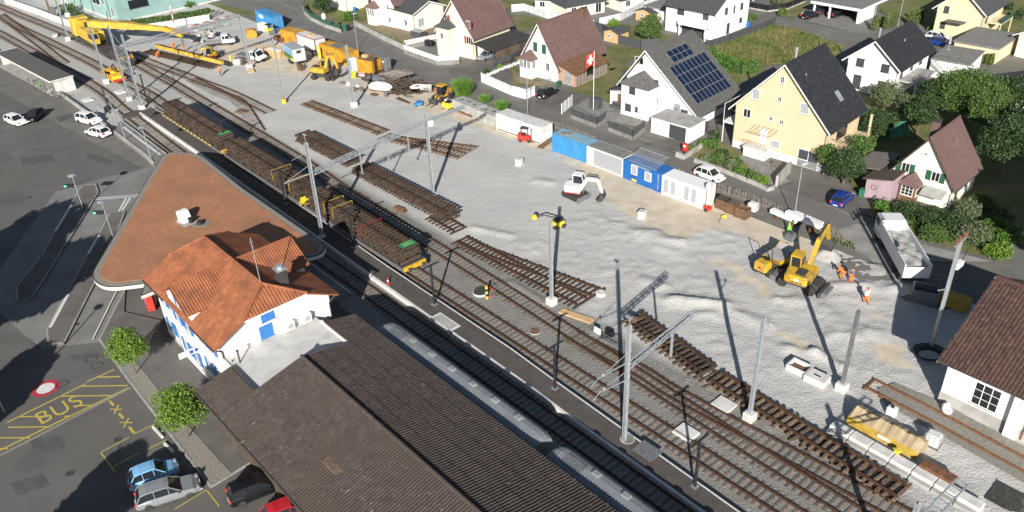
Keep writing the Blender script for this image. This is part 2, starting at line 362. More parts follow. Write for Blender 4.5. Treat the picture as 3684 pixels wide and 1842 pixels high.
def yard():
    us = np.concatenate([np.arange(-245,-76,.6), np.arange(-76,8,.33)]); vs = np.concatenate([np.arange(32.6,47,.6), np.arange(47,77.5,.36)]); nu, nv = len(us), len(vs)
    U, W = np.meshgrid(us, vs, indexing='ij'); X = UX.x*U+VX.x*W; Y = UX.y*U+VX.y*W
    Zh = np.zeros_like(X); sand = np.zeros_like(X); fresh = np.clip((W-48.5)/1.2, 0, 1)
    # fresh ballast also around the new tracks at the far end
    fresh = np.maximum(fresh, .75*np.clip((-118-U)/6, 0, 1))
    for a, b, w, h in BUMPS:
        a, b = np.array(a), np.array(b); d = b-a; L2 = d@d
        t = np.clip(((X-a[0])*d[0]+(Y-a[1])*d[1])/L2, 0, 1); dd = np.hypot(X-a[0]-t*d[0], Y-a[1]-t*d[1]); Zh += .95*h*np.exp(-np.abs(dd/(w*.8))**1.7)
    for i in range(nu):
        for j in range(nv):
            x, y = X[i,j], Y[i,j]; q = Vector((x, y, 0))
            if W[i,j] > 47.2:
                k = min(1, (W[i,j]-47.2)/1.5)
                near = 1.7 if U[i,j] > -62 else .5
                Zh[i,j] += k*near*(.05*noise.noise(q*.3)+.05*noise.noise(q*.9)+.05*noise.noise(q*2.1))
            jx, jy = x+1.1*noise.noise(q*.4+Vector((9,0,0))), y+1.1*noise.noise(q*.4+Vector((0,9,0)))
            for pl in SAND:
                if inpoly(jx, jy, pl): sand[i,j] = 1; break
    for _ in range(1): sand[1:-1,1:-1] = (sand[1:-1,1:-1]*2+sand[:-2,1:-1]+sand[2:,1:-1]+sand[1:-1,:-2]+sand[1:-1,2:])/6
    Zh = np.maximum(Zh*(1-.8*sand), -.025)
    vv = np.stack([X,Y,Zh],-1).reshape(-1,3); I = np.arange(nu*nv).reshape(nu,nv)
    ff = np.stack([I[:-1,:-1],I[1:,:-1],I[1:,1:],I[:-1,1:]],-1).reshape(-1,4)
    me = bpy.data.meshes.new('gravel_yard'); me.from_pydata(vv.tolist(), [], ff.tolist())
    for nm, A in (('sand',sand),('fresh',fresh)):
        at = me.attributes.new(nm, 'FLOAT', 'POINT'); at.data.foreach_set('value', A.reshape(-1).astype(np.float32))
    me.polygons.foreach_set('use_smooth', [True]*len(me.polygons))
    m = bpy.data.materials.new('gravel'); m.use_nodes = True; N = m.node_tree.nodes; L = m.node_tree.links; b = N['Principled BSDF']; b.inputs['Roughness'].default_value = .95; b.inputs['Specular IOR Level'].default_value = .2
    pos = N.new('ShaderNodeNewGeometry').outputs['Position']
    def nz(s, d=6, vec=pos):
        n = N.new('ShaderNodeTexNoise'); n.inputs['Scale'].default_value = s; n.inputs['Detail'].default_value = d; L.new(vec, n.inputs['Vector']); return n.outputs[0]
    def mr(x, a, b_, c=0., d=1.):
        r = N.new('ShaderNodeMapRange'); L.new(x, r.inputs[0]); [setattr(r.inputs[i+1], 'default_value', v) for i, v in enumerate((a,b_,c,d))]; return r.outputs[0]
    def mix(f, a, b_, mode='MIX'):
        x = N.new('ShaderNodeMix'); x.data_type = 'RGBA'; x.blend_type = mode
        L.new(f, x.inputs[0]) if not isinstance(f, float) else setattr(x.inputs[0], 'default_value', f)
        for k, v in ((6,a),(7,b_)): (setattr(x.inputs[k], 'default_value', v+(1,)) if isinstance(v, tuple) else L.new(v, x.inputs[k]))
        return x.outputs[2]
    def att(n_): a = N.new('ShaderNodeAttribute'); a.attribute_name = n_; return a.outputs['Fac']
    mp = N.new('ShaderNodeMapping'); mp.inputs['Rotation'].default_value = (0,0,-AU+.05); mp.inputs['Scale'].default_value = (.035,1.1,1); L.new(pos, mp.inputs[0])
    streak = nz(1.0, 4, mp.outputs[0])
    old = mix(mr(nz(9,8),.3,.7), (.12,.116,.106), (.36,.35,.325)); old = mix(mr(nz(.5,5),.45,.7,0,.7), old, (.19,.175,.15))
    new = mix(mr(nz(7,9),.3,.7), (.33,.325,.308), (.56,.555,.53)); new = mix(mr(nz(.16,5),.42,.66), new, (.52,.51,.475)); new = mix(mr(streak,.5,.62,0,.35), new, (.40,.395,.375))
    new = mix(mr(nz(.07,3),.45,.62,0,.4), new, (.48,.478,.465))
    snd = mix(mr(nz(.6,8),.35,.65), (.50,.43,.325), (.60,.535,.43))
    col = mix(att('fresh'), old, new)
    sf = N.new('ShaderNodeMath'); sf.operation = 'ADD'; L.new(att('sand'), sf.inputs[0]); L.new(mr(nz(1.2,6),.3,.7,-.3,.3), sf.inputs[1])
    col = mix(mr(sf.outputs[0],.25,.75), col, snd); L.new(col, b.inputs['Base Color'])
    bp = N.new('ShaderNodeBump'); bp.inputs['Distance'].default_value = .085; L.new(nz(4.5,10), bp.inputs['Height'])
    L.new(mr(att('sand'),0,1,1,.15), bp.inputs['Strength']); L.new(bp.outputs[0], b.inputs['Normal'])
    me.materials.append(m); o = bpy.data.objects.new('gravel_yard', me); COL.objects.link(o); return struct(o)
YARD = yard()
# ---- roads beyond the yard
ROADC = [(-57.37,199.05),(-46.70,184.58),(-36.47,171.72),(-26.97,161.54),(-17.08,149.84),(-7.79,138.92),(3.51,127.09),(9.23,118.85),(13.49,111.24),(20.64,103.01),(25.87,96.37),(31.64,90.73),(36.94,83.44),(38.43,79.42),(38.72,71.94),(44.79,67.43)]
rp = resample(ROADC, 2.0)
struct(strip(rp, -3.3, 3.1, .02).build('road', 'road'))
struct(strip(rp, 3.1, 3.25, .03).build('road_gutter_line', 'kerb'))
sheet('side_street', [(-68.44,199.05),(-54.78,188.27),(-54.98,189.13),(-44.60,171.48),(-39.41,172.15),(-44.05,186.59),(-46.46,202.78),(-69.90,212.61)], .012, 'road')
sheet('yard_entrance', [(35.05,80.60),(38.16,75.85),(38.96,70.04),(43.49,74.31),(50.61,73.74),(44.58,78.25),(39.76,82.96)], .026, 'dusty_road')
sheet('driveway', [(-10.95,144.04),(-7.60,138.39),(1.44,133.81),(1.28,141.93),(-1.78,145.58)], .034, 'asphalt_warm')
sheet('driveway', [(4.69,125.20),(9.32,120.05),(13.23,127.28),(9.59,131.87),(6.57,133.67)], .034, 'asphalt_warm')
sheet('driveway', [(18.83,107.86),(23.25,109.14),(25.39,107.87),(22.80,103.76)], .034, 'asphalt_warm')
sheet('driveway', [(33.29,93.04),(37.60,88.08),(41.58,84.72),(43.47,88.07),(42.69,90.78),(37.79,94.59)], .034, 'asphalt_warm')
sheet('residential_lane', [(53.43,167.58),(58.46,162.52),(66.66,154.58),(69.09,155.53),(81.22,157.74),(81.12,149.35),(77.34,147.44),(73.75,153.56),(61.38,147.27),(57.01,157.95),(51.69,161.45)], .014, 'road')
sheet('parking_paving', [(59.11,164.54),(64.27,174.27),(70.63,160.00),(68.85,154.91),(66.54,154.27)], .024, 'flat_roof')
# ---- gardens
def garden(pts, m='lawn', z=.004, name='lawn'): return sheet(name, pts, z, m)
garden([(-44.81,191.73),(-33.26,174.86),(-27.59,177.75),(-33.59,195.15),(-44.65,200.61)])
garden([(-30.82,175.24),(-19.26,157.92),(-17.99,160.93),(-11.75,168.10),(-12.67,170.36),(-27.68,178.53)], 'soil', .006, 'garden_bed')
garden([(-18.82,157.24),(-12.30,149.21),(-7.92,148.63),(-5.39,148.87),(-12.08,162.71)], 'flat_roof', .008, 'courtyard')
garden([(-3.87,140.48),(1.11,134.34),(5.04,132.89),(8.61,131.98),(3.32,140.61),(1.33,144.62),(-1.79,142.86)], 'lawn', .006)
garden([(1.29,142.46),(3.05,137.56),(8.35,132.97),(6.49,132.24),(1.82,135.72)], 'soil', .012, 'garden_bed')
garden([(9.59,131.87),(13.34,126.82),(10.76,124.49),(13.78,119.15),(17.61,125.44),(23.11,142.33),(17.75,139.82),(11.50,131.16)])
garden([(10.26,124.12),(14.99,116.63),(19.99,113.49),(21.53,116.69),(16.42,123.41),(14.70,127.56)], 'concrete_dark', .014, 'terrace')
garden([(3.00,166.64),(4.31,164.38),(8.53,169.36),(10.47,171.24),(4.74,176.63),(2.02,177.05)])
garden([(16.28,142.14),(18.53,139.20),(24.64,146.58),(28.83,150.09),(33.55,155.58),(23.88,167.77),(19.74,161.47),(21.32,154.16),(17.85,149.81)])
garden([(35.09,148.64),(51.16,159.57),(52.26,163.45),(57.20,157.93),(61.52,146.66),(56.30,138.91),(45.26,138.76),(44.87,137.38),(38.52,144.72)], 'meadow', .010, 'meadow')
garden([(35.29,134.52),(37.35,129.43),(44.58,136.38),(40.86,140.01)], 'lawn', .008)
garden([(24.45,104.58),(29.52,108.83),(31.85,103.17),(34.46,100.67),(35.33,94.82),(31.86,91.52),(30.42,94.22),(25.32,101.58)], 'lawn', .010)
garden([(31.11,102.92),(34.37,100.37),(35.53,94.23),(33.53,93.01),(31.71,96.69)], 'concrete_dark', .018, 'forecourt')
garden([(42.69,90.78),(45.11,87.66),(50.08,84.46),(57.41,88.36),(58.84,82.72),(56.45,78.35),(50.03,74.89),(44.69,79.78),(41.58,84.72)], 'lawn', .006)
garden([(56.11,137.87),(57.13,125.01),(59.00,119.98),(70.00,129.03),(73.92,127.11),(76.12,114.31),(58.84,82.72),(42.69,90.78),(42.46,100.77)], 'lawn', .002)
garden([(83.70,175.95),(98.96,178.41),(107.69,172.02),(90.68,140.92),(83.53,136.40),(79.83,154.62),(75.44,172.48)], 'lawn', .0)
garden([(55.71,175.64),(57.59,164.77),(64.07,174.30),(64.77,179.05),(60.52,184.86)], 'lawn', .002)
garden([(4.61,192.42),(15.78,166.85),(29.76,175.84),(36.83,183.62),(35.54,202.19),(9.86,206.76)], 'flat_roof', .002, 'patio')
garden([(48.05,162.06),(54.66,171.93),(59.98,171.83),(56.37,177.95),(57.96,183.54),(54.30,184.15)], 'road', .004, 'lane')
struct(MB().poly([(-300,200,-.03),(300,165,-.03),(300,500,-.03),(-300,500,-.03)]).build('far_lawn', 'lawn'))

# ================================================================ TRACKS
RAILP = [(-.07,0),(.07,0),(.07,.025),(.012,.04),(.012,.125),(.036,.135),(.036,.17),(-.036,.17),(-.036,.135),(-.012,.125),(-.012,.04),(-.07,.025)]
def sweep(pts, off, zs, m, parent, name='rail', prof=RAILP, org=None):
    mb = MB(); secs = []; org = org or Vector((0,0,0))
    for i, p in enumerate(pts):
        t = tang(pts, i); n = Vector((-t.y, t.x, 0)); z = zs if not callable(zs) else zs(i)
        secs.append([tuple(p-org+n*(off+a)+Vector((0,0,z+b))) for a, b in prof])
    return mb.loft(secs).build(name, m, parent, fix=True)
SLP = {}
def sleeper_mesh(m, L=2.6, w=.25, h=.16):
    k = (m, L, w, h)
    if k not in SLP:
        mb = MB().cbox((0,0,-h/2), (L, w, h), .02); o = mb.build('sleeper', m); SLP[k] = o.data; bpy.data.objects.remove(o)
    return SLP[k]
def track(label, pts, m='sleeper_wood', rail='rail_steel', z=0., sp=.62, L=2.6, end=None, name='railway_track', group='railway tracks', show=None, offs=(-.75,.75)):
    rp_ = resample(pts, sp); mid = rp_[0]
    t = thing(name, label, 'railway track', (mid.x, mid.y, 0), 0, group)
    for off in offs: sweep(rp_[::3]+([rp_[-1]] if (len(rp_)-1) % 3 else []), off, z+.05, rail, t, org=mid)
    me = sleeper_mesh(m, L)
    for i, p in enumerate(rp_):
        if show and not show(p): continue
        tg = tang(rp_, i); o = bpy.data.objects.new('sleeper', me); COL.objects.link(o); o.parent = t
        o.location = p-mid+Vector((0,0,z+.05+random.uniform(-.012,.012))); o.rotation_euler.z = math.atan2(tg.y, tg.x)+math.pi/2+random.uniform(-.02,.02)
    return t
T1 = [(-111.45,183.25),(-107.10,178.92),(-98.57,170.03),(-85.36,156.26),(-70.50,140.39),(-63.21,130.87),(-58.58,125.18),(-49.09,113.43),UV(-90,36.1),UV(-60,36.05),UV(-30,36.0),UV(0,35.9)]
track('station track beside the paved platform, running into the shade behind the coaches', T1, show=lambda p: uv(p)[0] < -100 or uv(p)[0] > -72)
T0 = [UV(-57,31.2),UV(-40,31.2),UV(0,31.2)]
track('shaded bay track under the two grey coaches', T0)
T1x = [(-115.17,194.95),(-109.95,188.65),(-96.96,172.87),(-87.74,161.48),(-83.26,155.98)]
track('crossover track cutting diagonally between the two tracks near the bicycle shelter', T1x, L=2.4, z=-.012)
T2 = [(-115.29,195.18),(-109.95,188.65),(-103.58,181.72),(-94.18,172.30),(-86.11,164.08),(-77.53,155.24),(-65.08,141.48),(-58.27,134.03),UV(-110,41.75),UV(-60,41.75),UV(-45,41.7),UV(-25,41.7),UV(5,41.8)]
track('track along the middle platform under the loaded flat wagons', T2, z=.006)
T3 = [(-123.69,207.09),(-119.20,202.96),(-109.49,193.45),(-99.50,183.96),(-88.96,173.65),(-80.28,164.88),(-75.46,160.05),(-69.75,154.95),(-62.58,146.89),(-58.13,141.90),(-51.55,134.05),(-29.50,107.71),(-22.14,98.02),(-16.12,90.66),(-5.54,77.74),(-0.23,71.20),(4.45,65.26),(10.16,58.11),(11.46,56.48),UV(-28.3,45.2),UV(-22.9,45.0),UV(-10,44.85),UV(5,44.8)]
track('long track passing under the yellow rail crane and along the yard', T3, z=.003)
T4 = [(-73.34,161.31),(-69.94,157.94),(-61.95,150.37),(-58.14,147.00),(-52.16,141.16),(-46.42,135.90),(-37.38,125.94)]
track('dead-end track stopping short in the fresh gravel', T4, z=-.006)
T4b = [(-55.39,143.87),(-48.09,135.86),(-43.47,130.96),(-37.32,118.34)]
track('diverging switch track beside the dead-end track', T4b, z=-.014, L=2.4, offs=(.75,))
T3b = [(5.31,64.00),(8.67,60.43),(11.27,57.83),UV(-33.7,46.05),UV(-28,46.3),UV(-23.7,46.6),UV(-12,47.3),UV(4,48.2)]
track('switch track diverging toward the yard at lower right', T3b, z=-.010, L=2.5)
T7 = [(30.34,55.13),(33.06,51.90),(35.58,48.57),(38.24,45.06),(40.48,42.16)]
t7 = track('rusty siding set in small paving beside the goods building', T7, rail='rail_rust', z=.05, sp=1.5, offs=(-.75,.75), m='rusty', L=1.9)
sheet('siding_paving', [(30.76,54.45),(32.57,55.12),(35.06,52.64),(39.31,47.01),(37.28,43.30),(33.60,48.57),(30.78,52.41)], .112, 'pebble')
# ---- platforms
PR = [(-57.44,129.66),(-50.36,122.13),(-41.78,111.81),(-13.54,77.25),(-.41,61.74),(3.75,56.39),(15.63,41.46),(24,31)]
PL = [(-58.6,127.2),(-56.79,125.09),(-44.07,110.14),(-15.02,75.16),(-8.06,66.87),(.62,56.59),(4.04,52.28),(12.85,41.61),(21.5,31.2)]
struct(slab('middle_platform', PR+PL[::-1], -.02, .48, 'platform'))
def edge(pts, w0, w1, z0, z1, name, m):
    q = [Vector((p[0],p[1],0)) for p in pts]; mb = MB(); secs = []
    for i, p in enumerate(q):
        t = tang(q, i); n = Vector((-t.y, t.x, 0)); secs.append([tuple(p+n*a+Vector((0,0,b))) for a, b in ((w0,z0),(w1,z0),(w1,z1),(w0,z1))])
    return mb.loft(secs).build(name, m, fix=True)
struct(edge(PR, -.14, -.0, .3, .487, 'platform_edge_stone', 'line_white'))
struct(edge(PL, -.02, .24, .0, .487, 'platform_edge_stone', 'concrete_white'))
LPR = [(-60.60,124.52,0.40),(-53.72,116.35,0.40),(-49.29,111.06,0.40),UV(-90,34.4),UV(-66,34.4)]
LPL = [(-59.96,119.67,0.40),(-50.86,109.04,0.40),UV(-104,31.6),UV(-90,30.4),UV(-66,30.4)]
struct(slab('left_platform', LPR+LPL[::-1], -.02, .36, 'bus_concrete'))
struct(edge(LPR, -.02, .12, .2, .368, 'platform_edge_stone', 'concrete_white'))
struct(edge([(-77.87,140.39),(-60.47,120.67),(-51.28,109.96),(-49.61,107.57)], -.18, .14, -.02, .5, 'lot_kerb_wall', 'concrete'))
struct(strip([Vector(V3(p,0)) for p in ((-58.99,121.49,0.37),(-54.03,115.53,0.37),(-49.57,110.30,0.37))], -.16, .16, .37).build('tactile_line', 'line_white'))
cr = slab('track_crossing', [(-61.19,127.25),(-60.35,128.87),(-58.92,128.93),(-57.38,126.41),(-58.96,125.95),(-60.77,125.74)], .05, .26, 'platform'); struct(cr)
# pocket in the middle platform: white stair opening
so = thing('platform_stair_opening', 'white framed rectangular opening sunk into the middle platform', 'opening', (-6.86,66.28,0.48), AU)
MB().bx(-1.6,1.6,-.75,.75,-.1,.05).build('frame', 'concrete_white', so)
MB().bx(-1.35,1.35,-.45,.55,.052,.06).build('floor', 'concrete', so)
# ---- bus lanes, islands, pavement
sheet('bus_lane', [(-49.35,107.22),(-55.79,103.88),(-57.24,102.50),(-60.13,100.25),(-59.33,93.17),(-58.05,83.76),(-57.32,77.42),(-54.43,73.04),(-48.15,67.25),(-45.83,65.42),(-43.76,65.75),(-40.76,66.10),(-41.53,75.83),(-46.76,97.45)], -.018, 'bus_concrete')
def island(pts, name, z=.14):
    struct(slab(name, pts, -.02, z, 'asphalt_warm'))
    q = [Vector((p[0],p[1],0)) for p in pts]+[Vector((pts[0][0],pts[0][1],0))]; mb = MB()
    a = sum(q[i].x*q[i+1].y-q[i+1].x*q[i].y for i in range(len(q)-1)); sg = 1 if a > 0 else -1
    for i in range(len(q)-1):
        t = (q[i+1]-q[i]).normalized(); n = Vector((-t.y,t.x,0))*sg*.17
        mb.quad(*( [q[i]+Vector((0,0,z+.005)),q[i+1]+Vector((0,0,z+.005)),q[i+1]+n+Vector((0,0,z+.005)),q[i]+n+Vector((0,0,z+.005))][::sg] ))
    struct(mb.build(name+'_kerb', 'kerb'))
island([(-57.15,100.71),(-57.05,101.73),(-55.42,101.97),(-54.01,99.40),(-50.91,74.06),(-52.26,73.61),(-53.86,76.57),(-54.23,83.45)], 'bus_island')
island([(-50.26,93.55),(-48.30,93.64),(-45.77,80.61),(-45.26,76.21),(-43.91,66.00),(-45.59,65.95),(-46.88,68.57),(-48.77,83.01)], 'bus_island')
pav = [(-41.64,75.84),(-40.74,66.42),(-35.35,59.76),(-34.97,59.35),(-29.29,52.56),(-24.04,46.36),(-21.23,49.12),UV(-40,19),UV(-60,19),UV(-72,20),UV(-80,16)]
struct(slab('pavement', pav, -.02, .10, 'asphalt_warm'))
struct(edge(pav[:7], -.05, .13, -.02, .107, 'pavement_kerb', 'kerb'))
struct(edge([(-41.64,75.84),(-40.61,66.57)], -.85, -.72, .1, .106, 'guide_line', 'line_white'))
bed = [(-37.16,62.25),(-36.27,63.01),(-34.92,61.59),(-28.48,53.97),(-22.83,47.75),(-24.00,46.62),(-29.62,53.30)]
struct(slab('tree_bed', bed, .0, .13, 'pebble'))
# markings on the square
def line(a, b, w, m, z=-.014, name='painted_line'):
    a, b = V3(a,0), V3(b,0); t = (b-a).normalized(); n = Vector((-t.y,t.x,0))*w/2; k = Vector((0,0,z))
    return struct(MB().quad(a-n+k,b-n+k,b+n+k,a+n+k).build(name, m))
YL = 'line_yellow'
BU0, BU1, BL0, BL1 = (-39.30,59.77), (-44.08,54.92), (-35.09,58.94), (-43.82,50.75)
line(BU0, BU1, .16, YL); line(BL0, BL1, .18, YL)
for a, b in (((-39.71,59.44),(-35.29,59.26)),((-40.87,58.15),(-36.33,57.96)),((-39.03,56.77),(-37.43,56.73)),((-39.40,55.41),(-38.72,55.44)),((-43.48,55.63),(-40.82,55.50)),((-43.70,54.31),(-39.96,54.16)),((-44.78,53.09),(-41.15,52.90)),((-44.33,51.75),(-42.40,51.70))): line(a, b, .16, YL, -.0125)
line((-39.35,60.02), (-37.45,61.68), .16, YL); line((-38.70,60.65), (-36.48,60.60), .2, YL, -.0125)
bus = text('BUS', 2.15, 'line_yellow', None, V3((-40.18,56.30),-.012), (0,0,0), 'bus_lettering', 1.25, .002, 1.05)
va = V3((-40.59,55.46),0); vb = V3((-39.45,56.54),0); bus.rotation_euler.z = math.atan2(vb.y-va.y, vb.x-va.x); struct(bus)
for k, (X, Y) in enumerate(((0,0),(1,1))):
    a = [((-35.69,56.11),(-34.56,56.00),(-35.06,55.50),(-35.12,56.66)),((-34.15,54.34),(-33.00,54.24),(-33.56,53.70),(-33.55,54.86))][k]
    line(a[0], a[1], .14, YL); line(a[2], a[3], .14, YL, -.0125)
for a, b in (((-36.13,57.22),(-35.52,56.55)),((-34.66,55.51),(-34.01,54.83)),((-33.11,53.72),(-32.39,52.93))): line(a, b, .22, YL)
for a, b in (((-32.39,52.81),(-30.95,53.99)),((-30.73,50.73),(-29.35,51.97)),((-34.35,50.79),(-32.60,52.46)),((-34.34,50.77),(-32.34,48.56)),((-32.76,49.01),(-31.08,50.58)),((-24.34,46.18),(-26.21,44.35)),((-24.28,46.12),(-22.86,44.46))): line(a, b, .1, YL)
cc = V3((-42.80,59.36),-.012)
struct(MB().lathe([(1.22,0),(.76,0)], cc, 32, cap=False).build('painted_ring', 'line_red')); struct(MB().poly([cc+Vector((0.76*math.cos(a*.2),0.76*math.sin(a*.2),0)) for a in range(31)]).build('painted_disc', 'line_white'))
# wheelchair sign on the parking bay
hc = V3((-21.83,45.89),-.012); mbh = MB()
def arc(mb, c, r, a0, a1, w, z=0):
    n = 14
    for i in range(n):
        p = [a0+(a1-a0)*(i+k)/n for k in (0,1)]
        mb.quad(*[c+Vector((rr*math.cos(a),rr*math.sin(a),z)) for a, rr in ((p[0],r-w),(p[0],r+w),(p[1],r+w),(p[1],r-w))])
arc(mbh, hc, .42, -.6, 4.4, .05); mbh.quad(hc+Vector((.15,.1,.001)),hc+Vector((.25,.1,.001)),hc+Vector((.35,.95,.001)),hc+Vector((.25,.95,.001))); mbh.quad(hc+Vector((.2,.1,.002)),hc+Vector((.75,.0,.002)),hc+Vector((.75,.1,.002)),hc+Vector((.2,.2,.002)))
struct(mbh.build('painted_wheelchair_sign', 'line_yellow'))
for c_, r_ in (((-40.34,63.47),.52),((-39.39,62.42),.52),((-41.50,59.91),.5)):
    mbm = MB(); arc(mbm, V3(c_,-.012), r_, 0, 6.2832, .04); struct(mbm.build('manhole_rim', 'steel_dark'))
for i, (a, b) in enumerate((((-31.02,53.57),(-29.70,52.17)),((-29.36,51.51),(-28.26,50.41)),((-24.96,46.21),(-24.71,46.40)))):
    p, q = V3(a,0), V3(b,0); d = q-p
    tag(MB().cbox((0,0,.06),(d.length,.22,.16),.03).build('wheel_stop','concrete_white',None,tuple((p+q)/2),math.atan2(d.y,d.x)), ('long white concrete wheel stop at the empty bay below the small tree','white wheel stop half shaded by the light blue car','white wheel stop in front of the silver estate car')[i], 'wheel stop', 'wheel stops')
for pts in ([(-55.90,97.72),(-48.52,98.40)],[(-55.85,97.30),(-48.33,97.88)]): line(pts[0], pts[1], .18, 'line_white', .148 if 0 else -.010)
for a, b in (((-49.80,98.01),(-49.28,93.60)),((-49.26,97.96),(-48.97,94.10)),((-54.69,97.61),(-54.65,94.47)),((-55.36,97.68),(-55.04,94.64))): line(a, b, .22, 'line_white', .149 if a[0] < -58 else -.010)
for a, b in (((-56.16,96.09),(-55.12,89.04)),((-47.36,74.74),(-46.55,68.71)),((-49.24,87.58),(-48.73,83.18))): line(a, b, .3, 'line_white', .149)

# expansion joints and wheel-worn seams in the bus lanes and on the square
for a, b_ in (((-60.09,96.44),(-56.13,97.05)),((-52.51,85.29),(-49.97,86.46)),((-51.46,92.48),(-49.87,92.86)),((-57.24,102.50),(-51.11,105.94)),((-48.15,67.25),(-45.93,65.42)),((-44.45,72.30),(-41.40,71.36)),((-43.72,74.09),(-41.51,73.55)),((-52.32,87.01),(-49.26,87.94))): line(a, b_, .05, 'steel_dark', -.0145, 'paving_joint')
line((-34.90,58.93), (-42.67,50.91), .28, 'pebble', -.0135, 'sett_row')

for ps in ([(-70.63,112.18),(-66.46,113.14),(-64.73,110.56),(-68.82,109.30)],[(-60.86,112.92),(-56.00,109.69),(-55.91,108.03),(-60.72,111.18)],[(-41.04,52.67),(-38.51,52.99),(-37.53,51.53),(-39.97,51.10)],[(-40.28,47.73),(-38.20,48.67),(-36.85,47.44),(-39.02,46.43)],[(-42.70,64.20),(-40.22,64.64),(-39.61,63.83),(-42.01,63.24)],[(-72.50,127.97),(-70.92,129.51),(-69.47,127.63),(-70.85,125.69)]): sheet('asphalt_patch', ps, -.027, 'asphalt_patch')
for p in ((-44.21,69.31),(-62.93,98.93),(-35.91,48.54),(-33.51,52.22)): struct(MB().bx(-.3,.3,-.25,.25,-.02,-.012).build('drain_grate', 'steel_dark', None, V3(p,0), .3))

# ================================================================ STATION
def window(parent, o, ax, w, h, kind='pane', frame='white_trim', pane='glass', n=Vector((0,0,0)), shutters=None, sill=True, bars=(1,0), closed=False, pw=None):
    # o: lower-left corner on the wall, ax: unit vector to the right, n: outward normal (parent space)
    o, ax, n = Vector(o), Vector(ax), Vector(n); zz = Vector((0,0,1))
    T = Matrix((ax, -n, zz)).transposed().to_4x4(); T.translation = o
    wd = MB(); f = .07
    for x0, x1, z0, z1 in ((0,w,0,f),(0,w,h-f,h),(0,f,f,h-f),(w-f,w,f,h-f)): wd.bx(x0,x1,-.05,.02,z0,z1)
    for i in range(bars[0]): x = w*(i+1)/(bars[0]+1); wd.bx(x-.03,x+.03,-.045,.02,f,h-f)
    for i in range(bars[1]): z = h*(i+1)/(bars[1]+1); wd.bx(f,w-f,-.04,.02,z-.02,z+.02)
    W = wd.xf(T).build('window', frame, parent)
    MB().bx(f,w-f,-.02,.01,f,h-f).xf(T).build('pane', pane, W)
    if sill: MB().bx(-.08,w+.08,-.12,.02,-.07,0).xf(T).build('sill', 'concrete' if frame == 'white_trim' else frame, W)
    if shutters:
        sw = pw or w/2
        for x in ((0 if closed else -sw-.03), (w-sw if closed else w+.03)):
            mb = MB().bx(x+.015,x+sw-.015,-.095,-.055,0,h)
            for k in range(int(h/.16)): mb.bx(x+.05,x+sw-.05,-.108,-.096,.06+k*.16,.12+k*.16)
            mb.xf(T).build('shutter', shutters, W)
    return W
def door(parent, o, ax, w, h, n, m='wood_brown', handle=True):
    o, ax, n = Vector(o), Vector(ax), Vector(n); T = Matrix((ax, -n, Vector((0,0,1)))).transposed().to_4x4(); T.translation = o
    mb = MB().bx(-.06,0,-.05,.02,0,h+.06).bx(w,w+.06,-.05,.02,0,h+.06).bx(0,w,-.05,.02,h,h+.06).bx(0,w,-.03,.02,0,h); d = mb.xf(T).build('door', m, parent)
    if handle: MB().bx(w-.16,w-.06,-.08,-.03,1.0,1.05).xf(T).build('handle', 'alu', d)
    return d
st = thing('station_building', 'white station building with orange tiled roof and blue shutters', 'building', UV(-65.7,23.1), AU)
HX, HY, EV, RG = 7.0, 5.3, 6.55, 9.5          # half length, half width of walls
OV = .65; sl = (RG-6.5)/(HY+OV); ey = HY+OV; ex = HX+OV
wal = MB(); gz = lambda y: RG-.12-abs(y)*sl
for sx in (-1, 1): pass
wal.extr([(-HY,0),(HY,0),(HY,gz(HY)),(3.0,gz(3.0)),(-3.0,gz(3.0)),(-HY,gz(HY))], (-HX,0,0), (0,1,0), (0,0,1), (1,0,0), 2*HX)
wal.extr([(-2.5,0),(2.5,0),(2.5,7.45),(0,8.95),(-2.5,7.45)], (-.05,-HY-.25,0), (1,0,0), (0,0,1), (0,1,0), 2*HY+.5)
wal.build('wall', 'white_wall', st)
MB().bx(-HX-.03,HX+.03,-HY-.03,HY+.03,0,.6).build('plinth', 'concrete', st)
ang = math.atan(sl); ca, sa = math.cos(ang), math.sin(ang)
def roofpart(name, O, S, T, pts, m='orange_tile', rib=.3, amp=.05, row=.38, thick=.14, parent=st, step=.03):
    S, T = Vector(S).normalized(), Vector(T).normalized(); Nn = S.cross(T)
    if Nn.z < 0: Nn = -Nn
    mb = slope(MB(), O, S, T, Nn, pts, row, step, rib, amp)
    P_ = [Vector(O)+S*a+T*b for a, b in pts]; n = len(P_); lo = [p-Nn*thick for p in P_]
    mb.add(P_+lo, [tuple(range(2*n-1,n-1,-1))]+[(i,(i+1)%n,n+(i+1)%n,n+i) for i in range(n)])
    return mb.build(name, m, parent)
TILE = {}
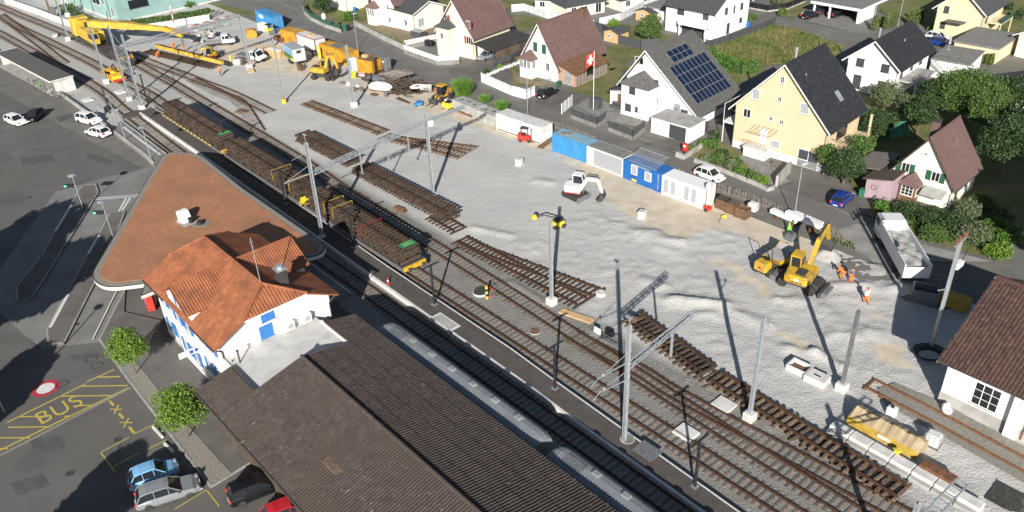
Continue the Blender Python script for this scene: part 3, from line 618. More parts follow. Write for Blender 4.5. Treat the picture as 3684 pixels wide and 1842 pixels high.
def tiles(parent, O, S, T, pts, m, w=.30, l=.36, limit=300, order=None, skip=None):
    # curved roof tiles: the first ones in order are objects, the rest one joined part
    O, S, T = Vector(O), Vector(S).normalized(), Vector(T).normalized(); Nn = S.cross(T)
    if Nn.z < 0: Nn = -Nn
    sec = [(0,.0),(w*.12,.035),(w*.35,.052),(w*.58,.035),(w*.72,.006),(w*1.02,.002)]; k = len(sec)
    vs = [(x,0,z+.035) for x, z in sec]+[(x,l*1.12,z) for x, z in sec]+[(x,0,z) for x, z in sec]; fs = [(i,i+1,k+i+1,k+i) for i in range(k-1)]+[(2*k+i,2*k+i+1,i+1,i) for i in range(k-1)]
    if (m,w,l) not in TILE: o = MB().add(vs, fs).build('roof_tile', m); TILE[(m,w,l)] = o.data; bpy.data.objects.remove(o)
    s0, s1, t1 = min(p[0] for p in pts), max(p[0] for p in pts), max(p[1] for p in pts); pos = []
    for j in range(int(t1/l)):
        for i in range(int((s1-s0)/w)):
            s, t = s0+i*w, j*l
            if inpoly(s+w/2, t+l/2, pts) and not (skip and skip(s,t)): pos.append((s,t))
    if order: pos.sort(key=order)
    R = Matrix((S, T, Nn)).transposed(); rq = R.to_euler() if R.determinant() > 0 else None; rest = MB()
    for n, (s, t) in enumerate(pos):
        p = O+S*s+T*t+Nn*(.012+random.uniform(0,.008))
        if n < limit and rq:
            o = bpy.data.objects.new('roof_tile', TILE[(m,w,l)]); COL.objects.link(o); o.parent = parent; o.location = p; o.rotation_euler = rq
        else: rest.add([p+R@Vector(v) for v in vs], fs)
    if rest.f: tag(rest.build('roof_tiles', m, parent), None, None, None, 'stuff')
tl = ey/ca; hh = 3.05/ca                           # slope length, slope distance from ridge of the half hips
for sgn in (-1, 1):                              # main slopes: s along x, t up
    S = (-sgn,0,0) if sgn > 0 else (1,0,0)
    rpts = [(-ex,0),(ex,0),(ex,tl-hh),(ex-1.9,tl),(-ex+1.9,tl),(-ex,tl-hh)]; near_ = sgn < 0
    roofpart('roof_slope', (0,sgn*ey,6.5), S, (0,-sgn*ca,sa), rpts, rib=0 if near_ else .3, step=0 if near_ else .03)
    if near_: tiles(st, (0,sgn*ey,6.5), S, (0,-sgn*ca,sa), rpts, 'orange_tile_piece', order=lambda q: -q[0]+.3*q[1], skip=lambda s, t: abs(s) < 2.5-.4*t and t < tl*.8)
hz = RG-3.05*sl; ah = math.atan2(RG-hz, 1.9)
for sgn in (-1, 1):
    L_ = math.hypot(1.9, RG-hz)
    roofpart('hip_slope', (sgn*ex,0,hz), (0,sgn,0), (-sgn*math.cos(ah),0,math.sin(ah)), [(-3.05,0),(3.05,0),(0,L_)])
xh, xr, xe = 2.85, 9.25, 7.45                        # cross gable
ax_ = math.atan2(xr-xe, xh); xl = math.hypot(xh, xr-xe)
for sgn in (-1, 1):
    for sy in (-1, 1):
        # each quarter: from the front verge back to the ridge
        pts = [(0,0),(1.9 if 0 else 2.3,0),(6.0,xl),(0,xl)]
        S = Vector((0,-sy,0)); O = Vector((sgn*xh-.05, sy*(ey+.05), xe+.06))
        roofpart('dormer_slope', O, S, (-sgn*math.cos(ax_),0,math.sin(ax_)), pts, rib=.26)
rc = MB().tube([(-ex+1.9,0,RG+.05),(ex-1.9,0,RG+.05)], .13, 8)
for sx in (-1,1):
    for sy in (-1,1): rc.tube([(sx*(ex-1.9),0,RG+.05),(sx*ex,sy*3.05,hz+.06)], .12, 8)
for sy in (-1,1): rc.tube([(-.05,sy*.3,xr+.12),(-.05,sy*(ey+.05),xr+.12)], .12, 8)
rc.build('ridge_tiles', 'orange_tile', st)
gt = MB()
for sy in (-1,1):
    gt.tube([(-ex,sy*(ey+.06),6.45),(-xh-.1,sy*(ey+.06),6.45)], .08, 6); gt.tube([(xh,sy*(ey+.06),6.45),(ex,sy*(ey+.06),6.45)], .08, 6)
gt.build('gutter', 'steel_dark', st)
for sy in (-1,1): MB().tube([(ex-.3,sy*(ey+.02),6.4),(ex-.5,sy*(HY+.12),5.9),(HX+.1,sy*(HY-.1),5.7),(HX+.1,sy*(HY-.1),4.6 if sy < 0 else .2)], .06, 6).build('downpipe', 'steel_dark', st)
# timber fascia
MB().box((ex-.05,0,hz-.08),(.06,6.2,.16)).build('fascia', 'white_trim', st)
ch = MB().bx(5.0,5.8,1.6,2.4,7.6,10.0).build('chimney', 'steel_dark', st); MB().lathe([(.25,10.0),(.25,10.3),(.32,10.3),(.32,10.36)],(5.4,2.0,0),10).build('chimney_cap', 'alu', ch)
MB().bx(4.9,5.9,1.5,2.5,9.96,10.04).build('chimney_lid', 'alu', ch)
MB().tube([(5.6,-.05,9.4),(5.6,-.05,14.0)], .04, 6).box((5.6,-.05,13.2),(.5,.03,.03)).box((5.6,-.05,13.6),(.03,.4,.03)).build('antenna', 'alu', st)
sb = 'blue_shutter'
for z0, xs in ((4.6,(-5.2,-3.4,3.4,5.2)),(1.35,(-5.2,-3.3,-1,1.2,3.4,5.4))):
    for x in xs: window(st, (x-.45,-HY-(.25 if abs(x) < 2.5 else 0),z0), (1,0,0), .9, 1.45, n=(0,-1,0), shutters=sb, closed=False, pw=.48)
for x in (-1.2,1.0): window(st, (x-.45,-HY-.25,4.7), (1,0,0), .9, 1.45, n=(0,-1,0), shutters=sb, pw=.48)
window(st, (-.4,-HY-.25,7.0), (1,0,0), .7, .9, n=(0,-1,0), shutters=sb, pw=.36)
window(st, (HX,-1.7,5.0), (0,1,0), 1.25, 1.35, n=(1,0,0), shutters=sb, closed=True); window(st, (HX,-1.3,6.62), (0,1,0), 1.25, 1.35, n=(1,0,0), shutters=sb, closed=True)
for i, y in enumerate((.9, 2.6)):
    ac = MB().cbox((HX+.4,y,5.45),(.42,.95,.8),.03).build('air_conditioner', 'white_plastic', st); MB().lathe([(.27,0),(.27,.02)],(HX+.62,y+.05,5.45),14,'X').build('fan_grille', 'roller_blind', ac)
# ---- flat canopy roof round the station
FR = [(-122.61,209.73) if 0 else (-45.44,104.11,3.70)][:0]
fpts = [(-45.28,103.43,3.70),(-45.8,103.6),(-41.0,102.6),(-32.2,91.3),(-21.85,79.2),(-19.62,76.83,3.70),(-19.75,74.84,3.70),UV(-71,30.2),UV(-75.6,29.0),UV(-75.6,17.0),(-36.8,70.6),(-40.6,70.0),(-43.0,72.3),(-45.2,95.6)]
fpts = fpts[1:]
rr = [3,3,0,0,2.5,2,0,0,0,0,2,2.5,0]
fp2 = roundpoly(fpts, rr, 6)
fc = thing('platform_canopy', 'triangular flat canopy roof covered in rust coloured gravel', 'canopy roof', (-38,84,0))
of = Vector((-38,84,0)); loc2 = [(p[0]+38, p[1]-84) for p in fp2]
MB().prism(loc2, 3.25, 3.62).build('fascia', 'concrete_white', fc)
MB().prism(loc2, 3.622, 3.70).build('roof_edge', 'steel_dark', fc)
def inset(pts, d):
    n = len(pts); a = sum(pts[i][0]*pts[(i+1)%n][1]-pts[(i+1)%n][0]*pts[i][1] for i in range(n)); sg = 1 if a > 0 else -1; out = []
    for i in range(n):
        p, q, r = Vector(pts[i-1]), Vector(pts[i]), Vector(pts[(i+1)%n]); t1, t2 = (q-p), (r-q)
        if t1.length < 1e-4 or t2.length < 1e-4: out.append(tuple(q)); continue
        n1 = Vector((-t1.y,t1.x)).normalized()*sg; n2 = Vector((-t2.y,t2.x)).normalized()*sg; m = (n1+n2).normalized(); k = d/max(.4, m.dot(n1)); out.append(tuple(q+m*k))
    return out
MB().prism(inset(loc2,.12), 3.70, 3.725).build('pebble_border', 'pebble', fc)
gi = inset(loc2, .75); gc = MB(); gc.prism(gi, 3.72, 3.765); gc.build('gravel_fill', 'flat_gravel', fc)
for p in ((-44.5,99),(-43.8,88),(-43,77),(-38,97),(-31,88),(-25.5,81)): MB().cyl((p[0]+38,p[1]-84,1.65),.14,3.3,10).build('column', 'galv', fc)
ve = thing('roof_vent', 'white louvred vent hood with a black pipe on the rust gravel roof', 'vent', (-36.70,83.39,3.77), math.radians(-45))
MB().extr([(-.6,0),(.6,0),(.6,.35),(.1,1.25),(-.6,1.25)], (0,-.55,0), (1,0,0), (0,0,1), (0,1,0), 1.1).build('hood', 'white_plastic', ve)
MB().lathe([(.3,0),(.3,.5),(.36,.5),(.36,.58)],(.9,.3,0),12).build('pipe', 'black', ve); MB().bx(-.8,1.3,-.8,.8,0,.06).build('base', 'concrete', ve)
ve2 = thing('roof_drain', 'small black dome outlet beside the white vent on the gravel roof', 'drain', (-34.76,82.63,3.77))
MB().lathe([(.45,0),(.4,.25),(.2,.4)],(0,0,0),10).build('dome', 'black', ve2); MB().prism(roundpoly([(-.9,-.8),(.9,-.8),(.9,.7),(-.9,.7)],.5,4),0,.02).build('pebble_patch', 'pebble', ve2)
# ---- terrace roof + freight shed
sh = thing('freight_shed', 'long freight shed with brown corrugated gable roof', 'shed', UV(-27.5,22.1), AU)
# local x = u+29, y = v-22.55 ; roof u -58.2..+14 -> x -29.2..43
X0, X1, YE, ZE, ZR = -29.2, 40., 7.6, 4.6, 6.35
MB().bx(X0+.6,X1-.5,-YE+.9,YE-.9,0,ZE-.05).build('wall', 'wood_dark', sh)
an = math.atan2(ZR-ZE, YE); sln = math.hypot(YE, ZR-ZE); shm = {}
def corr_sheet(w, l, key):
    if key in shm: return shm[key]
    mb = MB(); n = max(8, int(w/.265)*6); secs = []
    for k in range(n+1):
        x = w*k/n; z = .045*math.cos(2*math.pi*x/.265); secs.append((x, z))
    vs = [(x,0,z+.03) for x,z in secs]+[(x,l+.12,z) for x,z in secs]+[(x,0,z-.015) for x,z in secs]
    m_ = n+1; mb.add(vs, [(i,i+1,m_+i+1,m_+i) for i in range(n)]+[(2*m_+i,2*m_+i+1,i+1,i) for i in range(n)])
    o = mb.build('roof_sheet', 'brown_corr'); shm[key] = o.data; bpy.data.objects.remove(o); return shm[key]
NR = 5; rl = sln/NR; SW = 1.06
TER = (-31.3, -25.0, -4.3, 4.6)                 # terrace hole x0,x1,y0,y1 local
cnt = 0
for sgn in (-1, 1):
    nx = int((12 if sgn < 0 else 40.-0)/SW) if 0 else int((X1-X0)/SW)
    for i in range(nx):
        x = X0+i*SW
        for r in range(NR):
            ya = YE-(r*rl)*math.cos(an); yc = (YE-(r+.5)*rl*math.cos(an))
            if TER[0]-.2 < x+SW/2 < TER[1] and ((sgn > 0 and yc < TER[3]) or (sgn < 0 and yc < -TER[2])): continue
            xw, yw = x+SW/2, sgn*yc; wp = UV(-27.5+xw, 22.1+yw)
            if wp.y < 33 or x > 22: continue
            o = bpy.data.objects.new('roof_sheet', corr_sheet(SW, rl, 'a')); COL.objects.link(o); o.parent = sh; cnt += 1
            o.location = (x+(SW if sgn > 0 else 0), sgn*ya, ZE+r*rl*math.sin(an)+random.uniform(0,.006)); o.rotation_euler = (an, 0, 0 if sgn < 0 else math.pi)
slabm = MB()
for sgn in (-1,1):
    for xa, xb, yb in ((X0,TER[1],(TER[3] if sgn > 0 else -TER[2])),(TER[1],X1,0)):
        zb = ZR-yb/YE*(ZR-ZE)
        slabm.add([(xa,sgn*YE,ZE-.06),(xb,sgn*YE,ZE-.06),(xb,sgn*yb,zb-.06),(xa,sgn*yb,zb-.06),(xa,sgn*YE,ZE-.2),(xb,sgn*YE,ZE-.2),(xb,sgn*yb,zb-.2),(xa,sgn*yb,zb-.2)], [(0,1,2,3),(7,6,5,4),(0,4,5,1),(2,6,7,3),(1,5,6,2),(0,3,7,4)])
slabm.build('roof_deck', 'wood_dark', sh, fix=True)
MB().tube([(TER[1],0,ZR+.05),(X1,0,ZR+.05)], .16, 8).build('ridge_cap', 'brown_corr', sh)
MB().tube([(X0,-YE-.06,ZE-.1),(X1,-YE-.06,ZE-.1)], .09, 6).build('gutter', 'steel_dark', sh)
wo = MB(); rng = random.Random(3)                    # lichen spots
for k in range(1500):
    sgn = rng.choice((-1,1)); x = rng.uniform(X0,20); t = rng.random(); t = (round(t*NR)/NR+rng.gauss(0,.035)) if rng.random() < .6 else t
    t = min(max(t,.01),.99); y = sgn*YE*(1-t); z = ZE+t*(ZR-ZE)+.085
    if TER[0] < x < TER[1]+.2 and (TER[2]-.2 < y < TER[3]+.2): continue
    a = rng.uniform(.012,.034) if rng.random() < .96 else rng.uniform(.04,.07); b = a*rng.uniform(.8,3.); dz = b*math.tan(an)*(-sgn)
    wo.quad((x-a,y-b,z-dz),(x+a,y-b*.7,z-dz*.7),(x+a*.8,y+b,z+dz),(x-a,y+b*.8,z+dz*.8))
tag(wo.build('lichen', 'lichen', sh), None, None, None, 'stuff')
MB().bx(-14.5,-12.6,-4.6,-3.9,0,.1).xf(Matrix.Translation((0,0,ZE+(YE-4.25)/YE*(ZR-ZE)+.0)) @ Matrix.Rotation(0,4,'X')).build('patched_sheet', 'sleeper_tan', sh)
te = MB().bx(TER[0],TER[1]-.05,TER[2],TER[3],ZE-.3,4.92).build('terrace', 'terrace_concrete', sh)
pm = MB()
for a in ((TER[1]-.25,TER[1]+.05,TER[2]-.1,TER[3]+.1),(TER[0],TER[1]-.25,TER[2]-.1,TER[2]+.12),(TER[0]+1.2,TER[1]-.25,TER[3]-.12,TER[3]+.1)): pm.bx(a[0],a[1],a[2],a[3],4.8,5.02)
pm.build('terrace_edge', 'white_trim', te)
MB().lathe([(.07,4.92),(.07,6.1),(.13,6.1),(.13,6.22)],(TER[0]+1.6,TER[2]+.9,0),8).build('vent_pipe', 'steel_dark', te)
MB().lathe([(.05,4.92),(.05,5.1)],(TER[0]+1.0,TER[2]+.5,0),8).build('roof_outlet', 'steel_dark', te)
# ---- furniture around the station
def street_lamp(p, label, h=4.5):
    t = thing('street_lamp', label, 'lamp', V3(p), 0, 'disc lamps around the square')
    MB().tube([(0,0,0),(0,0,h)], .06, 8, r2=.045).build('pole', 'galv', t)
    MB().lathe([(.05,h),(.25,h+.1),(.5,h+.2),(.52,h+.26),(.3,h+.36),(.02,h+.4)],(0,0,0),16).build('lamp_head', 'glass_light', t)
    MB().bx(-.15,.15,-.15,.15,0,.03).build('base_plate', 'galv', t); return t
for (p, l) in (((-54.17,94.83),'disc lamp with a bus display on the outer bus island'),((-47.42,87.19),'disc lamp with a bus display on the inner bus island'),((-56.75,116.30,0.36),'disc lamp on the left platform nearest the white cars'),((-50.45,109.06,0.36),'disc lamp on the left platform near the gravel roof tip'),((-60.93,123.62),'disc lamp at the track crossing beside the parked white car')):
    street_lamp(p, l)
for p, l in (((-56.01,98.30),'bus departure display hanging on the lamp of the outer island'),((-49.02,89.75),'bus departure display hanging on the lamp of the inner island')):
    q = V3((-54.17,94.83) if 'outer' in l else (-47.42,87.19), 0)
    b = thing('departure_display', l, 'display', (q.x, q.y, 3.15), math.radians(0), 'bus departure displays')
    MB().bx(-1.45,-.1,-.12,.12,0,.42).build('casing', 'black', b); MB().bx(-1.38,-1.05,-.13,-.122,.06,.36).build('screen', 'screen_green', b); MB().bx(-.12,.06,-.05,.05,.1,.3).build('bracket', 'galv', b)
vm = thing('ticket_machines', 'row of red and white vending machines under the station eave', 'vending machine', (-37.34,71.78), math.radians(105))
for i, (m_) in enumerate(('red_paint','white_plastic','red_paint')):
    c = MB().cbox((-.3+i*1.0,0,1.0),(.92,.75,1.9),.04).build('machine', m_, vm); MB().bx(-.65+i*1.0,.05+i*1.0,.38,.40,1.0,1.7).build('screen', 'white_plastic', c)
sg = thing('station_sign', 'white station wall sign with blue symbols on the street side', 'sign', UV(-63.4,17.6,3.4), AU)
MB().bx(-.05,.05,-1.9,0,0,.55).build('board', 'white_plastic', sg); MB().bx(.051,.056,-.95,-.6,.1,.45).build('symbol', 'sign_blue', sg); MB().bx(.051,.056,-.5,-.15,.1,.45).build('symbol', 'sign_blue', sg)
cn = thing('traffic_cone', 'orange and white traffic cone alone on the middle platform', 'cone', (-13.12,73.69,0.48))
MB().bx(-.2,.2,-.2,.2,0,.04).lathe([(.15,.04),(.11,.3)],(0,0,0),12).lathe([(.075,.48),(.03,.75)],(0,0,0),12).build('cone_body', 'red_paint', cn); MB().lathe([(.112,.3),(.073,.48)],(0,0,0),12,cap=False).build('band', 'white_plastic', cn)
# middle-platform lamp posts (dark T shape)
def plat_lamp(p, label, h=4.6):
    t = thing('platform_lamp', label, 'lamp', V3(p, .48), AU, 'dark lamps on the middle platform')
    MB().bx(-.11,.11,-.05,.05,0,h).bx(-.05,.05,-.11,.11,0,h).build('post', 'dark_post', t); MB().bx(-.09,.09,-1.0,1.0,h,h+.09).build('lamp_head', 'dark_post', t)
    MB().bx(-.25,.25,-.25,.25,0,.03).build('base_plate', 'galv', t); return t
for p, l in (((-8.01,69.45),'dark T lamp nearest the traffic cone'),((3.23,55.81),'dark T lamp beside the round hatch cover gantry, middle of the platform'),((12.93,44.01),'dark T lamp nearest the bottom edge on the platform'),((-59.25,83.85) if 0 else (-49.22,119.48,0.48),'dark T lamp beside the first wagon end'),((-39.88,110.10,0.48),'dark lamp standing at the shade edge beside the yellow wagon buffers'),((-28.03,93.18,0.48),'dark lamp in the canopy shade beside the second wagon'),((-17.83,81.62,0.48),'dark lamp in the canopy shade beside the third wagon')):
    plat_lamp(p, l)
for p, l, h in (((-64.11,128.78),'dark leaning-looking post beside the station track',4.2),((-58.95,131.94),'dark post at the head of the middle platform',5.0)):
    t = thing('signal_post', l, 'post', V3(p), 0, 'dark posts'); MB().bx(-.09,.09,-.09,.09,0,h).build('post', 'dark_post', t); MB().bx(-.2,.2,-.14,.14,h,h+.12).build('head', 'dark_post', t)

# ================================================================ TRACK PANELS, MASTS, ROLLING STOCK
def panel(label, A, B, z=.16, m='sleeper_dark', L=2.6, Lb=None, rail='rail_steel', sp=.62, name='track_section', group='track panels lying in the yard', extra=None, jit=.02, parent=None, tilt=None):
    a, b = UV(*A), UV(*B); d = b-a; n = int(d.length/sp); t = d.normalized(); nn = Vector((-t.y,t.x,0)); rz = math.atan2(t.y,t.x)
    th = thing(name, label, 'track section', (a.x,a.y,z), rz, group)
    for i in range(n+1):
        f = i/n; w = L if Lb is None else L+(Lb-L)*max(0,(f-.25)/.75); w = round(w*4)/4
        o = bpy.data.objects.new('sleeper', sleeper_mesh(m, w)); COL.objects.link(o); o.parent = th
        o.location = (d.length*f+random.uniform(-jit,jit), (w-L)/2+random.uniform(-jit,jit)*2, 0); o.rotation_euler.z = math.pi/2+random.uniform(-jit,jit)
    offs = [(-.75,-.75),(.75,.75)]+(extra or [])
    for o0, o1 in offs:
        pts = [Vector((d.length*k/12,0,0)) for k in range(13)]; mb = MB(); secs = []
        for k, p in enumerate(pts):
            f = k/12; oo = o0+(o1-o0)*max(0,(f-.2)/.8) if o0 != o1 else o0
            secs.append([tuple(p+Vector((0,oo+q[0],q[1]))) for q in RAILP])
        mb.loft(secs).build('rail', rail, th, fix=True)
    return th
def stack(base, A, B, n, labels, **k):
    for i in range(n): panel(labels[i] if isinstance(labels, list) else labels, (A[0]+random.uniform(-.25,.25),A[1]+random.uniform(-.08,.08)), (B[0]+random.uniform(-.25,.25),B[1]+random.uniform(-.08,.08)), base+.16+i*.335, **k)
lay = ['bottom','second','third','top']
stack(0, (-106.5,52.1), (-93.6,52.3), 4, ['%s track panel of the short stack left of the portal beam' % l for l in lay], m='sleeper_dark')
stack(0, (-90.6,51.75), (-71.3,52.1), 4, ['%s track panel of the long stack under the portal beam' % l for l in lay], m='sleeper_dark')
panel('lone track panel end sticking out below the long stack', (-73.5,51.0), (-68.6,50.95), .16, m='sleeper_dark')
panel('single track panel lying on gravel near the boat', (-119.2,60.0), (-99.8,61.6), .16, m='sleeper_tan')
panel('flared switch panel lying on gravel beyond the portal', (-98.2,61.0), (-84.6,64.4), .16, m='sleeper_tan', L=2.6, Lb=5.2, extra=[(-.4,1.9),(.75,3.3)])
panel('dark switch panel lying between the track and the lone mast', (-66.6,49.6), (-48.0,50.3), .16, m='sleeper_dark', L=2.8, Lb=4.9, extra=[(-.55,1.5),(.85,3.0)], rail='rail_steel')
panel('lower track panel of the skewed pair by the yard beam', (-42.8,51.6), (-32.1,50.0), .16, m='sleeper_tan', jit=.05)
panel('upper track panel of the skewed pair by the yard beam', (-42.5,51.9), (-32.6,50.3), .50, m='sleeper_dark', jit=.04)
panel('long track panel raised on blocks beside the concrete trough', (-31.5,50.1), (-14.2,49.0), .42, m='sleeper_tan', jit=.06)
panel('loose blocks panel under the raised track panel', (-31.4,50.0), (-14.4,48.95), .17, m='sleeper_tan', sp=.9, jit=.15)
panel('new track panel hanging under the yellow lifting beam', (-166.8,52.4), (-147.6,57.2), .55, m='sleeper_dark', name='track_section')
# ---- masts
def hbeam(mb, p, h, w=.26, d=.26, tf=.03):
    mb.bx(p[0]-w/2,p[0]+w/2,p[1]-d/2,p[1]-d/2+tf,0,h); mb.bx(p[0]-w/2,p[0]+w/2,p[1]+d/2-tf,p[1]+d/2,0,h); mb.bx(p[0]-.02,p[0]+.02,p[1]-d/2,p[1]+d/2,0,h)
    return mb
def mast(p, h, label, block=True, z=0, m='galv', arms=(), cat='mast', w=.30):
    t = thing('catenary_mast', label, cat, (p[0],p[1],z), AU, 'overhead line masts')
    hbeam(MB(), (0,0), h, w, w).build('column', m, t)
    if block: MB().cbox((0,0,.3),(.9,.9,.95),.06).build('foundation_block', 'concrete_white', t)
    for (y, za, zb) in arms:
        mb = MB().tube([(0,0,za),(0,y,zb)], .05, 6).tube([(0,0,za+.9),(0,y*.75,zb+.1)], .03, 6); mb.tube([(0,y,zb),(0,y*1.25,zb-.35)], .03, 6); mb.lathe([(.09,-.12),(.12,0),(.09,.12)],(0,y*.85,zb+.05),8); mb.build('cantilever_arm', m, t)
    return t
def truss(mb, a, b, s=.45, seg=.75):
    a, b = Vector(a), Vector(b); d = (b-a); L = d.length; t = d.normalized(); n = Vector((0,0,1)).cross(t); n.normalize(); zz = Vector((0,0,s/2)); k = int(L/seg)
    for e in (n*s/2+zz, n*s/2-zz, -n*s/2+zz, -n*s/2-zz): mb.tube([a+e,b+e], .06, 4)
    for i in range(k):
        p, q = a+t*(L*i/k), a+t*(L*(i+1)/k); f = 1 if i % 2 else -1
        mb.tube([p+n*s/2+zz*f,q+n*s/2-zz*f], .032, 4, False); mb.tube([p-n*s/2+zz*f,q-n*s/2-zz*f], .032, 4, False); mb.tube([p+zz+n*s/2,p+zz-n*s/2], .022, 4, False); mb.tube([p-zz+n*s/2*f,q-zz-n*s/2*f], .022, 4, False)
    return mb
pt = thing('catenary_portal', 'galvanised steel portal with lattice beam spanning the loaded wagons', 'gantry', UV(-78.2,38.4), AU)
hbeam(MB(), (0,0), 12.3, .32, .32).build('column', 'galv', pt); hbeam(MB(), (0,16.1), 10.7, .32, .32).build('column', 'galv', pt)
MB().cbox((0,0,.55),(.7,.7,.4),.05).build('foundation_block', 'concrete_white', pt); MB().cbox((0,16.1,.05),(1.,1.,.3),.06).build('foundation_block', 'concrete_white', pt)
tb = truss(MB(), (0,.2,8.6), (0,15.9,9.9)); tb.build('lattice_beam', 'galv', pt); truss(MB(), (0,16.3,9.9), (0,22.2,10.1), .3, .9).build('lattice_beam', 'galv', pt)
MB().tube([(0,0,8.6),(0,-3.4,8.5)], .06, 6).tube([(0,0,9.6),(0,-3.2,8.6)], .03, 6).tube([(0,0,11.2),(0,-2,10.8)], .03, 6).build('cantilever_arm', 'galv', pt)
for y, l in ((6.4,2.7),(10.2,2.3),(13.2,2.0)): MB().bx(-.06,.06,y-.06,y+.06,9.0-l,9.2+y*.04).bx(-.35,.35,y-.04,y+.04,9.0-l+.05,9.0-l+.13).build('hanger', 'galv', pt)
MB().tube([(0,0,12.3),(0,0,13.2)], .03, 6).box((0,0,13.2),(.5,.2,.15)).build('mast_top_lamp', 'alu', pt)
sk = MB().bx(-.3,.3,16.3,16.9,9.2,9.9).build('white_control_box', 'white_plastic', pt)
mast(UV(-50.1,48.1), 9.4, 'bare galvanised mast on a white block between the two yard panels')
yb = thing('work_platform_lift', 'yellow articulated lift basket standing by the bare mast', 'lift', (5.53,85.06), math.radians(20))
MB().cbox((0,0,.55),(1.5,.8,.6),.1).build('chassis', 'yellow_bright', yb); MB().cbox((0,0,1.0),(1.0,.7,.35),.08).build('engine_cover', 'black', yb)
for x in (-.55,.55):
    for y in (-.42,.42): MB().cyl((x,y,.28),.28,.2,12,'Y').build('wheel', 'rubber', yb)
MB().tube([(0,0,1.2),(-1.5,.5,1.7),(-2.5,.9,1.4)], .09, 6).build('boom', 'steel_dark', yb); MB().cbox((-2.6,.95,1.5),(.5,.5,.5),.06).build('head', 'yellow_bright', yb)
md = mast(UV(-31.75,38.3), 11.4, 'tall galvanised mast with yard beam standing on the middle platform', z=.48, arms=((-3.0,6.3,6.9),(-3.2,8.0,8.3)), block=False)
truss(MB(), (0,.2,7.6), (0,7.6,8.6), .34, .7).build('lattice_beam', 'galv', md); MB().bx(-.08,.08,5.2,5.35,5.6,8.2).build('hanger', 'galv', md)
MB().tube([(0,0,11.4),(0,0,12.2)], .03, 6).box((0,-.1,12.2),(.5,.25,.14)).build('mast_top_lamp', 'alu', md)
mast(UV(-26.6,47.95), 10.3, 'galvanised mast with short bracket between switch track and raised panel', arms=((1.3,8.6,9.1),))
mast(UV(-23.3,56.65), 8.3, 'plain greenish steel mast nearest the two concrete hatches', m='steel_grey')
mast(UV(-112.1,64.5), 10.0, 'galvanised mast on a white block in front of the white boat')
mi = mast(UV(-122.5,57.7), 10.5, 'slim mast with warning box at the end of the dead-end track', w=.2, block=False); MB().cbox((.5,-.3,.35),(.6,.5,.7),.06).build('warning_box', 'yellow_bright', mi); MB().lathe([(.16,.7),(.16,.9)],(.5,-.3,0),8).build('beacon', 'red_paint', mi)
mast(UV(-142.8,61.8), 9.9, 'galvanised mast beside the white pickup truck', arms=((-7.5,8.6,8.6),))
mast(UV(-154.8,40.25), 10.1, 'galvanised mast left of the yellow rail trolley')
mast(UV(-188.4,44.2), 9.0, 'galvanised mast behind the crane counterweight')
mast(UV(-209,50.5), 9.5, 'galvanised mast at the upper left corner by the teal building')
tw = thing('catenary_tower', 'wide lattice tower of two galvanised columns at the platform head', 'gantry', UV(-137.4,39.9), AU)
hbeam(MB(), (0,0), 12.2, .28, .28).build('column', 'galv', tw); hbeam(MB(), (-5.6,0), 12.5, .28, .28).build('column', 'galv', tw)
lm = MB()
for k in range(5): z0 = 1.2+k*2.1; lm.tube([(-5.6,0,z0),(0,0,z0)], .06, 4); lm.tube([(-5.6,0,z0),(0,0,z0+2.1)] if k % 2 else [(0,0,z0),(-5.6,0,z0+2.1)], .04, 4)
lm.build('bracing', 'galv', tw)
for k in range(8): MB().tube([(-5.2+k*.65,0,5.4),(-5.2+k*.65,0,9.5)], .025, 4).build('rung', 'galv', tw)
for x in (0,-5.6): MB().cbox((x,0,.25),(.9,.9,.7),.06).build('foundation_block', 'concrete_white', tw)
truss(MB(), (0,.2,10.4), (-5.4,21.7,9.7), .5, .9).build('lattice_beam', 'galv', tw)
for k in range(8):
    f = .55+.05*k; MB().box((-5.4*f,.2+21.5*f,10.4-.7*f+.32),(.5,.55,.06),math.atan2(21.5,-5.4)).build('warning_band', 'red_paint' if k % 2 else 'white_plastic', tw)
gq = (23.94,34.81,8.20)
mg = mast((gq[0],gq[1]), 8.2, 'mast with ladder-like gantry at the lower right corner', arms=()); ga = Vector((25.22,34.95,7.40))-Vector((gq[0],gq[1],0)); gb = Vector((27.84,37.04,7.40))-Vector((gq[0],gq[1],0))
Rg = Matrix.Rotation(-AU,3,'Z'); mgb = MB(); ga, gb = Rg@ga, Rg@gb; dd = (gb-ga).normalized(); nn_ = Vector((-dd.y,dd.x,0))*.35
for e in (nn_,-nn_): mgb.tube([ga-dd*3+e,gb+e], .07, 4)
for k in range(9): p = ga-dd*3+(gb-ga+dd*3)*k/8; mgb.tube([p+nn_,p-nn_], .05, 4)
mgb.build('gantry_ladder', 'galv', mg)
